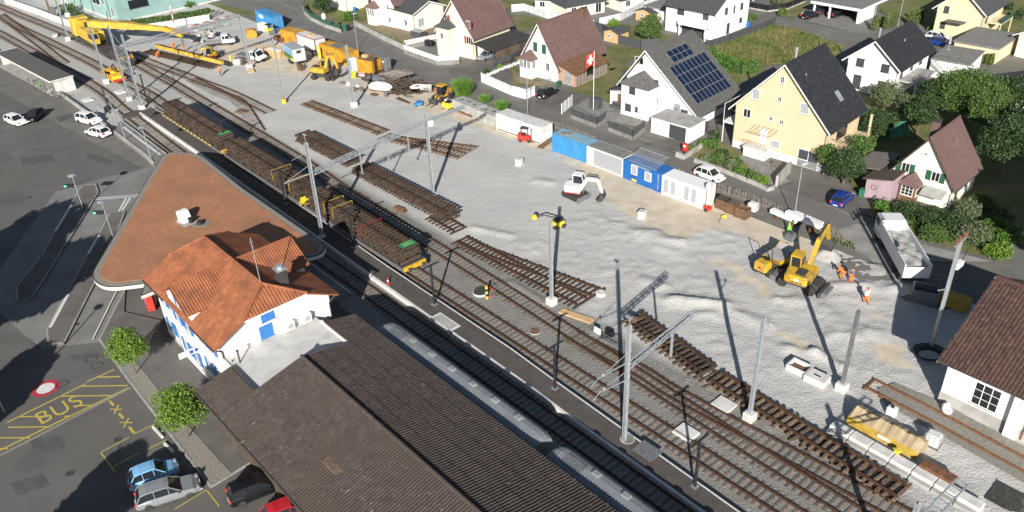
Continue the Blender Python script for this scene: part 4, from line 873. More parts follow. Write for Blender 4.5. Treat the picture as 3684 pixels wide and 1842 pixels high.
# ---- loaded flat wagons
def bogie(mb, x, y0=0.):
    for dx in (-.9,.9):
        for sy in (-.75,.75): mb.lathe([(.44,-.06),(.44,.06),(.48,.06),(.48,.1)] if sy < 0 else [(.48,-.1),(.48,-.06),(.44,-.06),(.44,.06)], (x+dx,sy,.66), 14, 'Y')
        mb.cyl((x+dx,0,.66),.07,1.7,8,'Y')
    for sy in (-.98,.98): mb.bx(x-1.3,x+1.3,sy-.06,sy+.06,.5,.85)
    return mb
def wagon(u0, u1, label, ends=(True,True), ybeam=True):
    t = thing('flat_wagon', label, 'wagon', UV((u0+u1)/2,41.75), AU, 'loaded flat wagons'); L = (u1-u0)/2
    MB().bx(-L,L,-1.45,1.45,1.1,1.25).build('deck', 'steel_dark', t)
    for sy in (-1,1): MB().bx(-L,L,sy*1.5-.06,sy*1.5+.06,.85,1.22).build('side_sill', 'steel_grey', t)
    for sx in (-1,1): bogie(MB(), sx*(L-3)).build('bogie', 'steel_dark', t)
    for sx in (-1,1):
        e = MB().bx(sx*L-.1,sx*L+.1,-1.45,1.45,.8,1.3).build('end_beam', 'yellow_paint', t)
        for sy in (-.9,.9): MB().lathe([(.09,0),(.09,.4),(.22,.4),(.22,.46)] if sx > 0 else [(.22,-.46),(.22,-.4),(.09,-.4),(.09,0)],(sx*(L+.1),sy,1.05),12,'X').build('buffer', 'steel_dark', e)
    for k in range(9):
        x = -L+1+k*(2*L-2)/8
        for sy in (-1,1): MB().bx(x-.05,x+.05,sy*1.56-.03,sy*1.56+.03,1.2,1.9).build('stake', 'rusty', t)
    return t
W3 = ((-129.4,-108.6,'far'),(-107.4,-86.6,'middle'),(-85.4,-64.6,'near'))
for i, (u0, u1, w) in enumerate(W3):
    t = wagon(u0, u1, ('yellow beamed flat wagon at the far end of the loaded train','flat wagon coupled in the middle of the loaded train','flat wagon with yellow buffer beam nearest the traffic cone')[i])
    stack(1.26, (u0+.6,41.75), (u1-.7,41.75), 6, ['track panel layer %s on the %s wagon' % (l, w) for l in ('one at the deck','two','three','four','five','six on top')], group='track panels loaded on the wagons', name='track_section', sp=.66)
    if i == 0:
        for k in range(14): MB().box((-9+k*1.25,-1.62,1.3),(.5,.12,.12)).build('lashing_block', 'yellow_bright', t)
for u, y_, m_, z0 in ((-93.2,0,'yellow_bright',3.275),(-88.9,0,'yellow_bright',3.275),(-80.5,0,'yellow_bright',3.275),(-78.6,0,'yellow_bright',3.275),(-72.5,0,'red_paint',3.275)):
    s_ = thing('lashing_strap', {-93.2:'yellow strap over the middle wagon load',-88.9:'yellow strap near the rear end of the middle wagon load',-80.5:'first of the two close yellow straps on the near wagon load',-78.6:'second of the two close yellow straps on the near wagon load',-72.5:'red strap over the near wagon load'}[u], 'strap', UV(u,41.75), AU, 'lashing straps')
    MB().bx(-.03,.03,-1.36,1.36,z0+.0,z0+.015).bx(-.03,.03,-1.375,-1.36,1.9,z0+.015).bx(-.03,.03,1.36,1.375,1.9,z0+.015).build('webbing', m_, s_)
for u, lb in ((-65.6,'green lettered end board on the near wagon load'),(-109.5,'green lettered end board on the far wagon load')):
    g = thing('end_board', lb, 'board', UV(u,41.75,3.28), AU, 'green end boards')
    MB().bx(-.45,.45,-.95,.95,0,.05).build('board', 'green_paint', g)
    for k in range(3): text('VERDUN', .34, 'lime', g, (-.28+k*.28,0,.052), (0,0,math.pi/2), 'lettering', .8)
tb2 = thing('tail_bumper', 'yellow lettered beam standing between the middle and near wagons', 'beam', UV(-86.0,41.75,1.26), AU)
MB().bx(-.1,.1,-1.5,1.5,.15,.75).build('beam', 'yellow_bright', tb2); [MB().bx(-.08,.08,y,y+.3,0,.15).build('post', 'yellow_bright', tb2) for y in (-1.3,1.0)]
# ---- passenger coaches in the bay
def coach(u0, u1, label):
    t = thing('passenger_coach', label, 'coach', UV((u0+u1)/2,31.2), AU, 'grey passenger coaches'); L = (u1-u0)/2
    prof = [(-1.42,.9),(1.42,.9),(1.45,2.2),(1.38,3.1),(1.2,3.55),(.8,3.83),(.3,3.93),(-.3,3.93),(-.8,3.83),(-1.2,3.55),(-1.38,3.1),(-1.45,2.2)]
    secs = []
    for x, k in ((-L,.72),(-L+.25,.86),(-L+.7,.96),(-L+1.3,1),(L-1.3,1),(L-.7,.96),(L-.25,.86),(L,.72)): secs.append([(x,p[0]*(.5+.5*k),.9+(p[1]-.9)*(.75+.25*k)) for p in prof])
    MB().loft(secs).build('body', 'coach_grey', t, fix=True)
    for sy in (-1,1):
        for k in range(9): MB().box((-L+3+k*(2*L-6)/8,sy*1.452,2.35),(1.5,.03,.85)).build('window', 'glass', t)
        for x in (-L+1.6,L-1.6): MB().box((x,sy*1.455,1.95),(.9,.04,2.0)).build('door', 'sign_blue', t)
    for sx in (-1,1): bogie(MB(), sx*(L-3.2)).build('bogie', 'steel_dark', t)
    for k in range(6): MB().cbox((-L+4+k*(2*L-7)/5,.45,3.95),(.7,.5,.22),.06).build('roof_vent', 'coach_grey', t)
    for x in (-L+2.2,): MB().bx(x-.9,x+.9,-.5,.5,3.9,3.955).build('roof_hatch', 'steel_grey', t)
    MB().bx(-L+.5,L-.5,-1.2,1.2,.5,.9).build('underframe', 'steel_dark', t)
coach(-54.6, -33.8, 'grey roofed coach with its rounded end beside the shed corner'); coach(-32.6, -11.8, 'grey roofed coach with vents, at the bottom edge beside the shed')
# ---- rail crane
rc_ = thing('rail_crane', 'large yellow rail crane with long boom and counterweight', 'crane', UV(-176.5,46.2), AU)
MB().bx(-10.5,9.5,-1.3,1.3,1.1,1.6).build('chassis', 'steel_dark', rc_)
for x in (-8.6,-5.6,4.6,7.6): bogie(MB(), x).build('bogie', 'steel_dark', rc_)
MB().cbox((0,0,1.95),(5.5,2.6,.8),.1).build('slew_ring', 'steel_dark', rc_)
MB().cbox((-1.2,0,3.1),(7.4,2.8,1.9),.15).build('machine_house', 'crane_yellow', rc_)
MB().cbox((-7.6,0,3.6),(2.6,3.2,3.4),.2).build('counterweight', 'crane_yellow', rc_); MB().cbox((-5.6,0,4.5),(1.8,1.7,1.2),.1).build('counterweight_arm', 'yellow_paint', rc_)
cb = MB().extr([(1.4,2.2),(3.9,2.2),(4.1,3.2),(3.7,4.3),(1.4,4.3)], (0,-1.5,0), (1,0,0), (0,0,1), (0,1,0), 1.25).build('cab', 'crane_yellow', rc_, fix=True)
for k in range(3): MB().bx(1.7+k*.75,2.35+k*.75,-1.52,-1.5,3.05,4.05).build('window', 'glass', cb)
MB().extr([(3.98,3.1),(4.08,3.25),(3.74,4.2),(3.66,4.15)], (.03,-1.4,0), (1,0,0), (0,0,1), (0,1,0), 1.0).build('windscreen', 'glass', cb, fix=True)
bA, bB = Vector((-2.0,.3,5.2)), Vector((16.4,11.4,4.6)); bd = bB-bA; bz = math.atan2(bd.y,bd.x); Lb_ = math.hypot(bd.x,bd.y)
def boompart(x0, x1, w0, w1, h0, h1, z0, z1, name, m):
    secs = [[(x,-w/2,z-h/2),(x,w/2,z-h/2),(x,w/2,z+h/2),(x,-w/2,z+h/2)] for x, w, h, z in ((x0,w0,h0,z0),(x1,w1,h1,z1))]
    T = Matrix.Translation(bA*Vector((1,1,0)) if 0 else Vector((bA.x,bA.y,0))) @ Matrix.Rotation(bz,4,'Z'); return MB().loft(secs).xf(T).build(name, m, rc_, fix=True)
boompart(0, 11, 1.1, 1.1, 1.25, 1.2, 4.9, 4.9, 'boom_base', 'crane_yellow'); boompart(11, 17.5, .9, .8, 1.0, .8, 4.9, 4.7, 'boom_section', 'crane_yellow'); boompart(17.5, 21.2, .9, .7, .9, .7, 4.8, 3.6, 'boom_head', 'yellow_paint')
boompart(1, 10.5, .2, .2, .14, .14, 5.85, 5.85, 'boom_walkway', 'rusty')
for k in range(4):
    T = Matrix.Translation(Vector((bA.x,bA.y,0))) @ Matrix.Rotation(bz,4,'Z'); MB().tube([(20.9,-.3+.2*k,3.5),(20.9,-.3+.2*k,1.75)], .03, 4).xf(T).build('hoist_rope', 'steel_dark', rc_)
MB().tube([(-2,-.7,4.1),(2.5,-.5,4.6)], .14, 8).build('lifting_cylinder', 'yellow_paint', rc_); MB().lathe([(.5,-.5),(.5,.5)],(-3.2,.2,4.5),14,'Y').build('winch_drum', 'steel_dark', rc_)
fw_ = thing('crane_match_wagon', 'dark match wagon with orange stripes in front of the rail crane', 'wagon', UV(-163.6,46.55), AU)
MB().bx(-3,3.2,-1.35,1.35,1.05,1.5).build('deck', 'steel_dark', fw_); MB().cbox((0.2,0,2.0),(5.6,2.5,1.0),.1).build('load_box', 'steel_dark', fw_)
for x in (-1.6,1.8): bogie(MB(), x).build('bogie', 'steel_dark', fw_)
for k in range(4): MB().box((3.03,-.9+k*.6,1.95),(.02,.3,.7),rx=.5).build('warning_stripe', 'orange_yellow', fw_)
lb_ = thing('lifting_beam', 'long yellow lifting beam held over the new track panel', 'beam', UV(-163.8,53.4), 0); la, lc = UV(-163.8,53.3,1.85), UV(-144.4,57.6,1.85); dl = lc-la; lb_.rotation_euler.z = math.atan2(dl.y,dl.x)
MB().bx(0,dl.length,-.22,.22,1.45,2.15).build('box_beam', 'crane_yellow', lb_); MB().bx(0,dl.length,-.32,.32,2.15,2.2).build('flange', 'rusty', lb_)
for k in range(5):
    x = .8+k*(dl.length-1.6)/4; MB().bx(x-.15,x+.15,-.26,.26,1.4,2.25).build('clamp', 'yellow_paint', lb_)
    for y in (-.75,.75): MB().tube([(x,y*.3,1.45),(x,y,.78)], .02, 4).build('chain', 'steel_dark', lb_)
tr = thing('rail_trolley', 'yellow rail trolley with open bin and hydraulic arm', 'rail trolley', UV(-155.2,41.9), AU)
MB().bx(-2.6,2.7,-1.25,1.25,.75,1.0).build('frame', 'yellow_paint', tr); bogie(MB(), 0).build('wheelset', 'steel_dark', tr)
tb_ = MB()
for a in ((-2.4,1.6,-1.3,-1.2),(-2.4,1.6,1.2,1.3),(-2.4,-2.3,-1.3,1.3),(1.5,1.6,-1.3,1.3)): tb_.bx(a[0],a[1],a[2],a[3],1.0,1.75)
tb_.build('bin', 'orange_yellow', tr); MB().bx(-2.3,1.5,-1.2,1.2,1.0,1.06).build('bin_floor', 'rusty', tr)
ar = MB().tube([(-.6,.2,1.0),(-.6,.2,2.4),(.3,.3,3.0),(.7,.4,2.2),(.3,.2,1.6)], .16, 6).build('hydraulic_arm', 'steel_dark', tr); MB().cbox((0,.1,1.4),(.9,.9,.7),.1).build('grab', 'yellow_bright', ar); MB().cbox((2.2,0,1.2),(.9,1.8,.5),.06).build('power_pack', 'yellow_bright', tr)
MB().bx(2.66,2.74,-1.1,1.1,.5,.95).build('coupling_beam', 'red_paint', tr)

# ================================================================ HOUSES
def house(name, label, fl, ang, W, D_, el, er, rg, xr=None, wall='white_wall', roof='purple_tile', oh=.5, og=.6, wins=(), cat='house', row=.36, trim='white_trim', chim=None, gut=True, plinth=None, kick=0., rib=0, zb=0., tile=None):
    t = thing(name, label, cat, (fl[0],fl[1],0), math.radians(ang)); xr = W/2 if xr is None else xr
    sl_, sr_ = (rg-el)/xr, (rg-er)/(W-xr)
    MB().extr([(0,zb),(W,zb),(W,er-.12),(xr,rg-.14),(0,el-.12)], (0,0,0), (1,0,0), (0,0,1), (0,1,0), D_).build('wall', wall, t, fix=True)
    if plinth: MB().bx(-.03,W+.03,-.03,D_+.03,0,plinth[1]).build('plinth', plinth[0], t)
    for sgn, xe, ze, sl in ((-1,-oh,el-oh*sl_,sl_),(1,W+oh,er-oh*sr_,sr_)):
        dx = abs(xr-xe); a = math.atan(sl); L = dx/math.cos(a)
        S = (0,-1,0) if sgn < 0 else (0,1,0); O = (xe, (D_+og) if sgn < 0 else -og, ze)
        T = Vector((-sgn*math.cos(a),0,math.sin(a)))
        tp = tile and sgn < 0; rq_ = [(0,0),(D_+2*og,0),(D_+2*og,L),(0,L)]
        roofpart('roof_slope', O, S, T, rq_, roof, 0 if tp else rib, .04, row, .16, t, 0 if tp else .03)
        if tp: tiles(t, O, S, T, rq_, tile, .30, .36, order=lambda q: q[0]+.5*abs(q[1]-3), skip=lambda s, t_: s > 14)
        for y in (-og-.03, D_+og-.03): MB().add([(xe,y,ze-.22),(xr,y,rg-.22),(xr,y,rg+.0),(xe,y,ze),(xe,y+.06,ze-.22),(xr,y+.06,rg-.22),(xr,y+.06,rg),(xe,y+.06,ze)], [(0,1,2,3),(7,6,5,4),(3,2,6,7),(0,4,5,1),(0,3,7,4)]).build('verge_board', trim, t, fix=True)
        if gut: MB().tube([(xe+sgn*.05,-og,ze-.05),(xe+sgn*.05,D_+og,ze-.05)], .07, 6).tube([(xe,-og+.5,ze-.1),(W-.05 if sgn > 0 else .05,-.06,ze-.55),(W-.05 if sgn > 0 else .05,-.06,.1)], .04, 6).build('gutter', 'steel_dark', t)
    MB().tube([(xr,-og,rg+.03),(xr,D_+og,rg+.03)], .12, 6).build('ridge_tiles', roof, t)
    if chim:
        x, y, w, top, m_ = chim; zz = rg-abs(x-xr)*(sr_ if x > xr else sl_); c = MB().bx(x-w/2,x+w/2,y-w/2,y+w/2,zz-.3,top).build('chimney', m_, t); MB().bx(x-w/2-.06,x+w/2+.06,y-w/2-.06,y+w/2+.06,top,top+.08).build('chimney_lid', 'steel_dark', c)
    for wn_ in wins:
        f, k, (cx, cz), w, h = wn_[:5]; o_ = wn_[5] if len(wn_) > 5 else {}
        if f == 'F': o, ax, n = (cx-w/2,0,cz-h/2), (1,0,0), (0,-1,0)
        elif f == 'R': o, ax, n = (W,cx-w/2,cz-h/2), (0,1,0), (1,0,0)
        else: o, ax, n = (0,D_-cx-w/2 if 0 else cx+w/2,cz-h/2), (0,-1,0), (-1,0,0)
        if k == 'w': window(t, o, ax, w, h, n=n, **o_)
        elif k == 'b': window(t, o, ax, w, h, n=n, pane='dark_blind', frame='dark_blind', bars=(0,0), **o_)
        elif k == 'g': window(t, o, ax, w, h, n=n, pane='roller_blind', bars=(0,0), **o_)
        elif k == 'd': door(t, o, ax, w, h, n, **o_)
    return t
def bay(parent, x0, x1, d, h, hr, wall, roof, y=0.):
    # projecting bay with a hipped roof in front of the facade (local y < 0)
    MB().bx(x0,x1,y-d,y+.02,0,h).build('bay_wall', wall, parent); xm = (x0+x1)/2; o = .3
    e = [(x0-o,y-d-o,h),(x1+o,y-d-o,h),(x1+o,y,h),(x0-o,y,h)]; a = (xm,y-d*.35,hr); b = (xm,y,hr)
    MB().add([*e,a,b]+[(p[0],p[1],p[2]-.1) for p in e], [(0,1,4),(1,2,5,4),(3,0,4,5),(9,8,7,6),(0,6,7,1),(1,7,8,2),(3,9,6,0)]).build('bay_roof', roof, parent, fix=True)
    return parent
GS = dict(shutters='green_shutter', pw=.6)
# teal hall
tl_ = thing('teal_hall', 'large flat roofed teal commercial hall at the upper left', 'building', (-83.2,183.5,0), math.radians(134.6))
MB().bx(0,45,-26,0,0,7).build('wall', 'teal_wall', tl_); MB().bx(-.2,45.2,-26.2,.2,7,7.4).build('roof_edge', 'steel_dark', tl_); MB().bx(-.05,45.05,-26.05,.05,0,.35).build('plinth', 'concrete_white', tl_)
for x, z, w, h in ((6.5,3.6,1.2,1.1),(2.5,2.0,1.0,1.9),(10.5,3.4,4.2,1.8),(18,4.6,1.2,1.1),(20,4.6,1.2,1.1),(22,4.6,1.2,1.1),(27,3.4,3.4,1.8)): window(tl_, (x+w/2,.0,z-h/2), (-1,0,0), w, h, n=(0,1,0), frame='fence_light', bars=(1,0))
for y, z, w in ((-5,3.3,4.4),(-16.5,3.6,3.6),(-23,2.0,3.0)): window(tl_, (0,y+w/2,z-.9), (0,-1,0), w, 1.8, n=(-1,0,0), frame='steel_dark', bars=(0,0))
for x in (4.4,13.5,24.2): MB().tube([(x,.08,.1),(x,.08,7)], .07, 6).build('downpipe', 'steel_dark', tl_)
# cream house with red shutters
RS = dict(shutters='red_shutter', pw=.42)
h3 = house('cream_house', 'cream gabled house with dark red shutters and small porch tower', (-11.8,154.0), -42, 8.7, 10, 4.6, 4.6, 10.2, wall='cream_wall', roof='purple_tile', oh=.6,
   wins=[('F','w',(7.69,6.29),1.0,1.3,RS),('F','w',(7.57,3.40),1.1,1.4,RS),('F','w',(2.25,6.61),1.0,1.2,RS)])
bay(h3, 1.2, 4.3, 1.8, 5.4, 6.6, 'cream_wall', 'grey_tile'); window(h3, (2.2,-1.8,3.3), (1,0,0), .8, 1.1, n=(0,-1,0)); door(h3, (2.9,-1.8,.1), (1,0,0), .95, 2.1, (0,-1,0), 'white_trim')
# white house at the top, mostly cut by the frame
h2 = house('white_bay_house', 'white house with brown roofs and a tiled corner bay at the upper edge', (-26.88,175.39), -42, 7.0, 9, 5.2, 5.2, 10.5, wall='cream_pale', roof='purple_tile', wins=[('F','w',(5.2,1.5),.8,1.1),('F','w',(5.0,4.0),.7,1.0)])
bay(h2, -.4, 2.2, 1.2, 3.6, 4.8, 'cream_pale', 'purple_tile')
for x in (.0,.8,1.5): window(h2, (x-.2,-1.2,1.9), (1,0,0), .65, 1.5, n=(0,-1,0))
h2b = house('white_annex_house', 'low white annex with brown lean roof beside the bay house', (-17.68,166.88), 44, 8.0, 6.5, 4.0, 4.0, 5.6, wall='cream_pale', roof='grey_tile', oh=.4, wins=[('F','w',(1.9,1.7),1.5,1.6,dict(pane='glass_light')),('L','w',(2.5,1.6),.9,1.2)])
h0 = house('white_corner_house', 'white house end behind the curved green hedge fence', (-33.93,185.01), 44, 6.0, 8, 5.5, 5.5, 8.5, wall='cream_pale', roof='purple_tile')
# white house with green shutters
h4 = house('green_shutter_house', 'white steep gabled house with purple roof, green shutters and tiled bay', (3.3,139.7), -44, 7.7, 12, 3.3, 3.2, 9.3, wall='white_wall', roof='purple_tile', oh=.7, chim=(4.6,10.5,.7,9.6,'wood_brown'),
   wins=[('F','w',(2.95,5.21),.95,1.55,dict(shutters='green_shutter',closed=True)),('F','w',(4.86,5.15),.95,1.55,dict(shutters='green_shutter',closed=True)),('F','w',(5.62,2.24),.8,1.4),('F','w',(3.53,2.59),.35,.7),('F','w',(3.87,7.47),.4,.4),('F','w',(5.87,0.13),1.2,.6,dict(pane='glass_light'))])
bay(h4, .6, 3.2, 1.5, 3.3, 4.6, 'white_wall', 'purple_tile')
for x in (.7,1.5,2.3): window(h4, (x,-1.5,1.7), (1,0,0), .7, 1.4, n=(0,-1,0))
window(h4, (3.2,-1.3,1.7), (0,1,0), .8, 1.4, n=(1,0,0))
an4 = thing('timber_annex', 'timber lean-to with rust coloured roof beside the green shutter house', 'shed', (9.0,134.2,0), math.radians(-44))
MB().extr([(0,0),(3.6,0),(3.6,2.2),(0,3.2)], (0,0,0), (1,0,0), (0,0,1), (0,1,0), 8.6).build('wall', 'wood_pale', an4, fix=True)
L4 = math.hypot(4.0,1.2); roofpart('roof_slope', (4.0,-.4,2.12), (0,1,0), (-math.cos(math.atan(.3)),0,math.sin(math.atan(.3))), [(0,0),(9.4,0),(9.4,L4),(0,L4)], 'rust_roof', 0, .03, .35, .1, an4)
door(an4, (1.6,0,.05), (1,0,0), .95, 2.1, (0,-1,0), 'glass_light'); MB().bx(3.6,3.66,.3,8.4,.2,2.0).build('timber_cladding', 'wood_grey', an4)
for k in range(9): MB().bx(3.66,3.69,.4+k*.9,.48+k*.9,.2,2.0).build('batten', 'wood_dark', an4)
# solar house
FL5 = (18.3,121.85)
h5 = house('solar_house', 'white gabled house with slate roof covered by solar panels', FL5, -45, 12.9, 10.6, 4.9, 2.7, 10.0, 4.0, wall='white_clean', roof='slate_tile', oh=.9, og=.9, chim=None,
   wins=[('F','b',(-0.03,5.19),.9,1.5),('F','b',(5.64,4.80),.9,1.7),('F','b',(5.70,2.04),.9,1.7),('F','b',(10.84,1.66),1.2,1.2),('F','b',(9.19,1.87),.45,.7),('F','w',(2.50,7.93),1.6,1.1,dict(bars=(1,0)))])
door(h5, (9.1,0,.6), (1,0,0), 1.0, 2.2, (0,-1,0), 'glass_light')
MB().bx(1.1,6.0,-2.3,.02,0,5.0).build('bay_wall', 'white_clean', h5)
MB().add([(.8,-2.7,4.95),(6.3,-2.7,4.95),(6.3,0,4.95),(.8,0,4.95),(3.5,-1.2,6.7),(3.5,0,6.7),(.8,-2.7,4.8),(6.3,-2.7,4.8),(6.3,0,4.8),(.8,0,4.8)], [(0,1,4),(1,2,5,4),(3,0,4,5),(9,8,7,6),(0,6,7,1),(1,7,8,2),(3,9,6,0)]).build('bay_roof', 'slate_tile', h5, fix=True)
for (cx, cz), w, h in (((3.09,4.12),1.1,1.1),((2.43,1.32),1.1,1.1),((3.99,1.38),.5,.8)): window(h5, (cx-w/2,-2.3,cz-h/2), (1,0,0), w, h, n=(0,-1,0), pane='dark_blind', frame='dark_blind', bars=(0,0))
MB().bx(-2.6,.1,-.2,4.5,0,2.2).build('side_annex', 'white_clean', h5); MB().extr([(-3.0,2.2),(.0,3.1),(.0,3.25),(-3.0,2.35)], (0,-.6,0), (1,0,0), (0,0,1), (0,1,0), 5.6).build('annex_roof', 'grey_tile', h5, fix=True)
door(h5, (-1.1,-.2,.05), (1,0,0), .9, 2.0, (0,-1,0), 'wood_brown')
# right-hand slope frame for the modules
sr5 = (10.0-2.7)/8.9; a5 = math.atan(sr5); T5 = Vector((-math.cos(a5),0,math.sin(a5))); N5 = Vector((math.sin(a5),0,math.cos(a5))); E5 = Vector((13.8,0,2.7-.9*sr5))
def solar(x_t, y0, w, h, cols, rows, gap=.03):
    for r in range(rows):
        for k in range(cols):
            y = y0+k*(w+gap); t0 = x_t+r*(h+gap); o = E5+T5*t0+Vector((0,y,0))+N5*.1
            q = [o, o+Vector((0,w,0)), o+Vector((0,w,0))+T5*h, o+T5*h]
            f = MB().add(q+[p-N5*.04 for p in q], [(0,1,2,3),(0,4,5,1),(1,5,6,2),(2,6,7,3),(3,7,4,0)]).build('solar_module', 'alu', h5, fix=True)
            i = [o+Vector((0,.025,0))+T5*.025+N5*.004, o+Vector((0,w-.025,0))+T5*.025+N5*.004, o+Vector((0,w-.025,0))+T5*(h-.025)+N5*.004, o+Vector((0,.025,0))+T5*(h-.025)+N5*.004]
            MB().poly(i).build('cell_area', 'solar_cell', f)
solar(1.9, .9, 1.0, 1.68, 9, 4); solar(9.1, 2.6, 1.3, 1.0, 4, 2)
ga = thing('solar_house_garage', 'white garage wall with anthracite door below the solar house', 'garage', (23.04,109.52), math.radians(-45))
MB().bx(-3.2,3.2,0,4,0,2.3).build('wall', 'white_clean', ga); MB().bx(-3.3,3.3,-.1,4,2.3,2.42).build('roof_slab', 'concrete', ga); door(ga, (.0,0,.05), (1,0,0), 2.6, 2.0, (0,-1,0), 'dark_blind', False)
# yellow house
FL6 = (31.0,105.8); y6 = ('roller_blind')
h6 = house('yellow_house', 'tall yellow gabled house with dark roof and white window blinds', FL6, -45, 13, 9.6, 6.3, 6.3, 13.1, wall='yellow_wall', roof='black_tile', oh=.7, og=.7, plinth=('fence_light',1.0),
   wins=[('F','g',(2.71,8.12),1.1,1.4),('F','w',(1.75,5.26),1.1,1.2),('F','w',(6.11,10.84),.55,1.0),('F','w',(6.10,8.25),.55,.7),('F','g',(9.57,7.80),1.25,1.4),('F','w',(5.26,5.37),.55,.65),('F','w',(6.77,5.27),.55,.65),('F','g',(6.30,2.01),1.4,1.1),('F','g',(10.34,1.73),1.5,1.5)])
door(h6, (11.2-1.4,-.0,.05), (1,0,0), 2.5, 2.2, (0,-1,0), 'dark_blind', False); MB().bx(4.0,5.0,-.05,.02,1.6,3.7).build('entrance_door', 'white_trim', h6)
MB().bx(2.6,6.0,-1.8,0,1.2,1.45).bx(2.7,5.9,-1.7,0,0,1.2).build('entrance_landing', 'concrete_white', h6)
cn6 = MB().tube([(3.2,-1.7,3.6),(6.4,-1.7,3.6)],.04,4).tube([(3.2,0,4.0),(6.4,0,4.0)],.04,4)
for k in range(6): cn6.tube([(3.2+k*.64,-1.7,3.6),(3.2+k*.64,0,4.0)],.03,4)
cn6.build('canopy_frame', 'wood_grey', h6); rl6 = MB()
for k in range(9): rl6.tube([(2.6+k*.42,-1.78,1.45),(2.6+k*.42,-1.78,2.4)],.015,4)
rl6.tube([(2.6,-1.78,2.4),(6.0,-1.78,2.4)],.025,4).build('railing', 'steel_dark', h6)
bl6 = MB().bx(13,15.2,1.5,8.5,2.9,3.1).build('balcony', 'yellow_wall', h6); r6 = MB()
for k in range(15): r6.tube([(15.1,1.5+k*.5,3.1),(15.1,1.5+k*.5,4.1)],.02,4)
r6.tube([(15.1,1.5,4.1),(15.1,8.5,4.1)],.03,4).tube([(13,1.5,4.1),(15.1,1.5,4.1)],.03,4).build('balcony_railing', 'steel_dark', bl6); MB().bx(14.9,15.15,8.2,8.45,0,5.8).build('balcony_post', 'yellow_wall', bl6)
MB().bx(13,13.03,3,6,3.2,5.4).build('balcony_window', 'glass', h6)
MB().lathe([(.16,0),(.16,1.9),(.2,1.9),(.2,2.1)],(6.0,3.0,12.2),10).build('flue', 'alu', h6); MB().lathe([(.07,0),(.07,.7)],(8.2,2.0,10.9),8).build('roof_vent', 'alu', h6)
s6 = (13.1-6.3)/6.5; a6 = math.atan(s6); T6 = Vector((-math.cos(a6),0,math.sin(a6))); N6 = Vector((math.sin(a6),0,math.cos(a6))); E6 = Vector((13.7,5.5,6.3-.7*s6))+T6*2.8
q6 = [E6+N6*.12,E6+Vector((0,.8,0))+N6*.12,E6+Vector((0,.8,0))+T6*1.5+N6*.12,E6+T6*1.5+N6*.12]; sk6 = MB().add(q6+[p-N6*.1 for p in q6],[(0,1,2,3),(0,4,5,1),(1,5,6,2),(2,6,7,3),(3,7,4,0)]).build('skylight', 'alu', h6, fix=True)
MB().poly([E6+Vector((0,.1,0))+T6*.1+N6*.125,E6+Vector((0,.7,0))+T6*.1+N6*.125,E6+Vector((0,.7,0))+T6*1.4+N6*.125,E6+Vector((0,.1,0))+T6*1.4+N6*.125]).build('skylight_pane', 'glass_light', sk6)
MB().bx(-2.0,0,.5,6,2.9,3.1).bx(-1.95,-1.85,.5,.6,0,2.9).build('side_balcony', 'white_trim', h6)
wg = MB()
for k in range(5): wg.tube([(-1.95,.5+k*1.3,3.1),(-1.95,.5+k*1.3,5.6)],.04,4)
wg.tube([(-1.95,.5,5.6),(-1.95,5.7,5.6)],.05,4).build('conservatory_frame', 'white_trim', h6); MB().bx(-1.93,-1.9,.6,5.6,3.2,5.5).build('conservatory_glass', 'glass', h6)
# white modern house with black roof
FL7 = (53.8,126.1)
h7 = house('white_black_roof_house', 'clean white two-storey house with black tiled roof and dark blinds', FL7, -45, 7.8, 12.3, 5.3, 5.2, 8.5, wall='white_clean', roof='black_tile', oh=.7, og=.8,
   wins=[('F','b',(1.92,4.62),1.25,1.25),('F','b',(5.84,4.48),1.25,1.25),('F','b',(1.93,1.57),1.25,2.1),('F','b',(5.83,1.39),1.25,2.1),('R','b',(1.6,4.0),.9,2.0),('R','b',(5.5,3.8),.9,1.2),('R','b',(9.0,3.8),1.2,1.2)])
MB().bx(7.8,10.6,1.0,8.4,2.55,2.8).build('porch_roof', 'concrete', h7); pr7 = MB()
for y in (1.1,8.2): pr7.bx(10.3,10.5,y,y+.18,0,2.55)
pr7.build('porch_post', 'white_trim', h7); rr7 = MB()
for k in range(16): rr7.tube([(10.5,1.1+k*.48,2.8),(10.5,1.1+k*.48,3.7)],.015,4)
for k in range(6): rr7.tube([(7.9+k*.5,1.05,2.8),(7.9+k*.5,1.05,3.7)],.015,4)
rr7.tube([(10.5,1.1,3.7),(10.5,8.3,3.7)],.025,4).tube([(7.8,1.05,3.7),(10.5,1.05,3.7)],.025,4).build('railing', 'steel_grey', h7)
MB().lathe([(.14,0),(.14,1.3),(.18,1.3),(.18,1.45)],(2.9,3.0,8.0),10).build('flue', 'alu', h7); MB().lathe([(.08,0),(.08,.5)],(5.6,6.5,6.9),8).build('roof_vent', 'alu', h7)
g7 = thing('terrace_garage', 'white flat roofed garage with roof terrace and outside stairs', 'garage', (69.0,130.0,0), math.radians(-41))
MB().bx(0,5.6,0,8.4,0,2.75).build('wall', 'white_clean', g7); MB().bx(-.15,5.75,-.15,8.55,2.75,2.95).build('roof_terrace', 'flat_roof', g7)
rg7 = MB()
for k in range(18): rg7.tube([(.4+.27*k,.5,2.95),(.4+.27*k,.5,3.85)],.014,4)
rg7.tube([(.4,.5,3.85),(5.0,.5,3.85)],.025,4).tube([(.4,.5,3.85),(.4,7,3.85)],.025,4).build('railing', 'steel_grey', g7)
for k in range(14): MB().bx(.6+k*.28,.95+k*.28,-1.15,-.2,2.7-k*.2,2.76-k*.2).build('step', 'concrete_white', g7)
MB().extr([(.5,2.6),(.5,2.8),(4.6,.0),(4.2,.0)],(0,-1.2,0),(1,0,0),(0,0,1),(0,1,0),.08).build('stair_stringer', 'concrete_white', g7, fix=True)
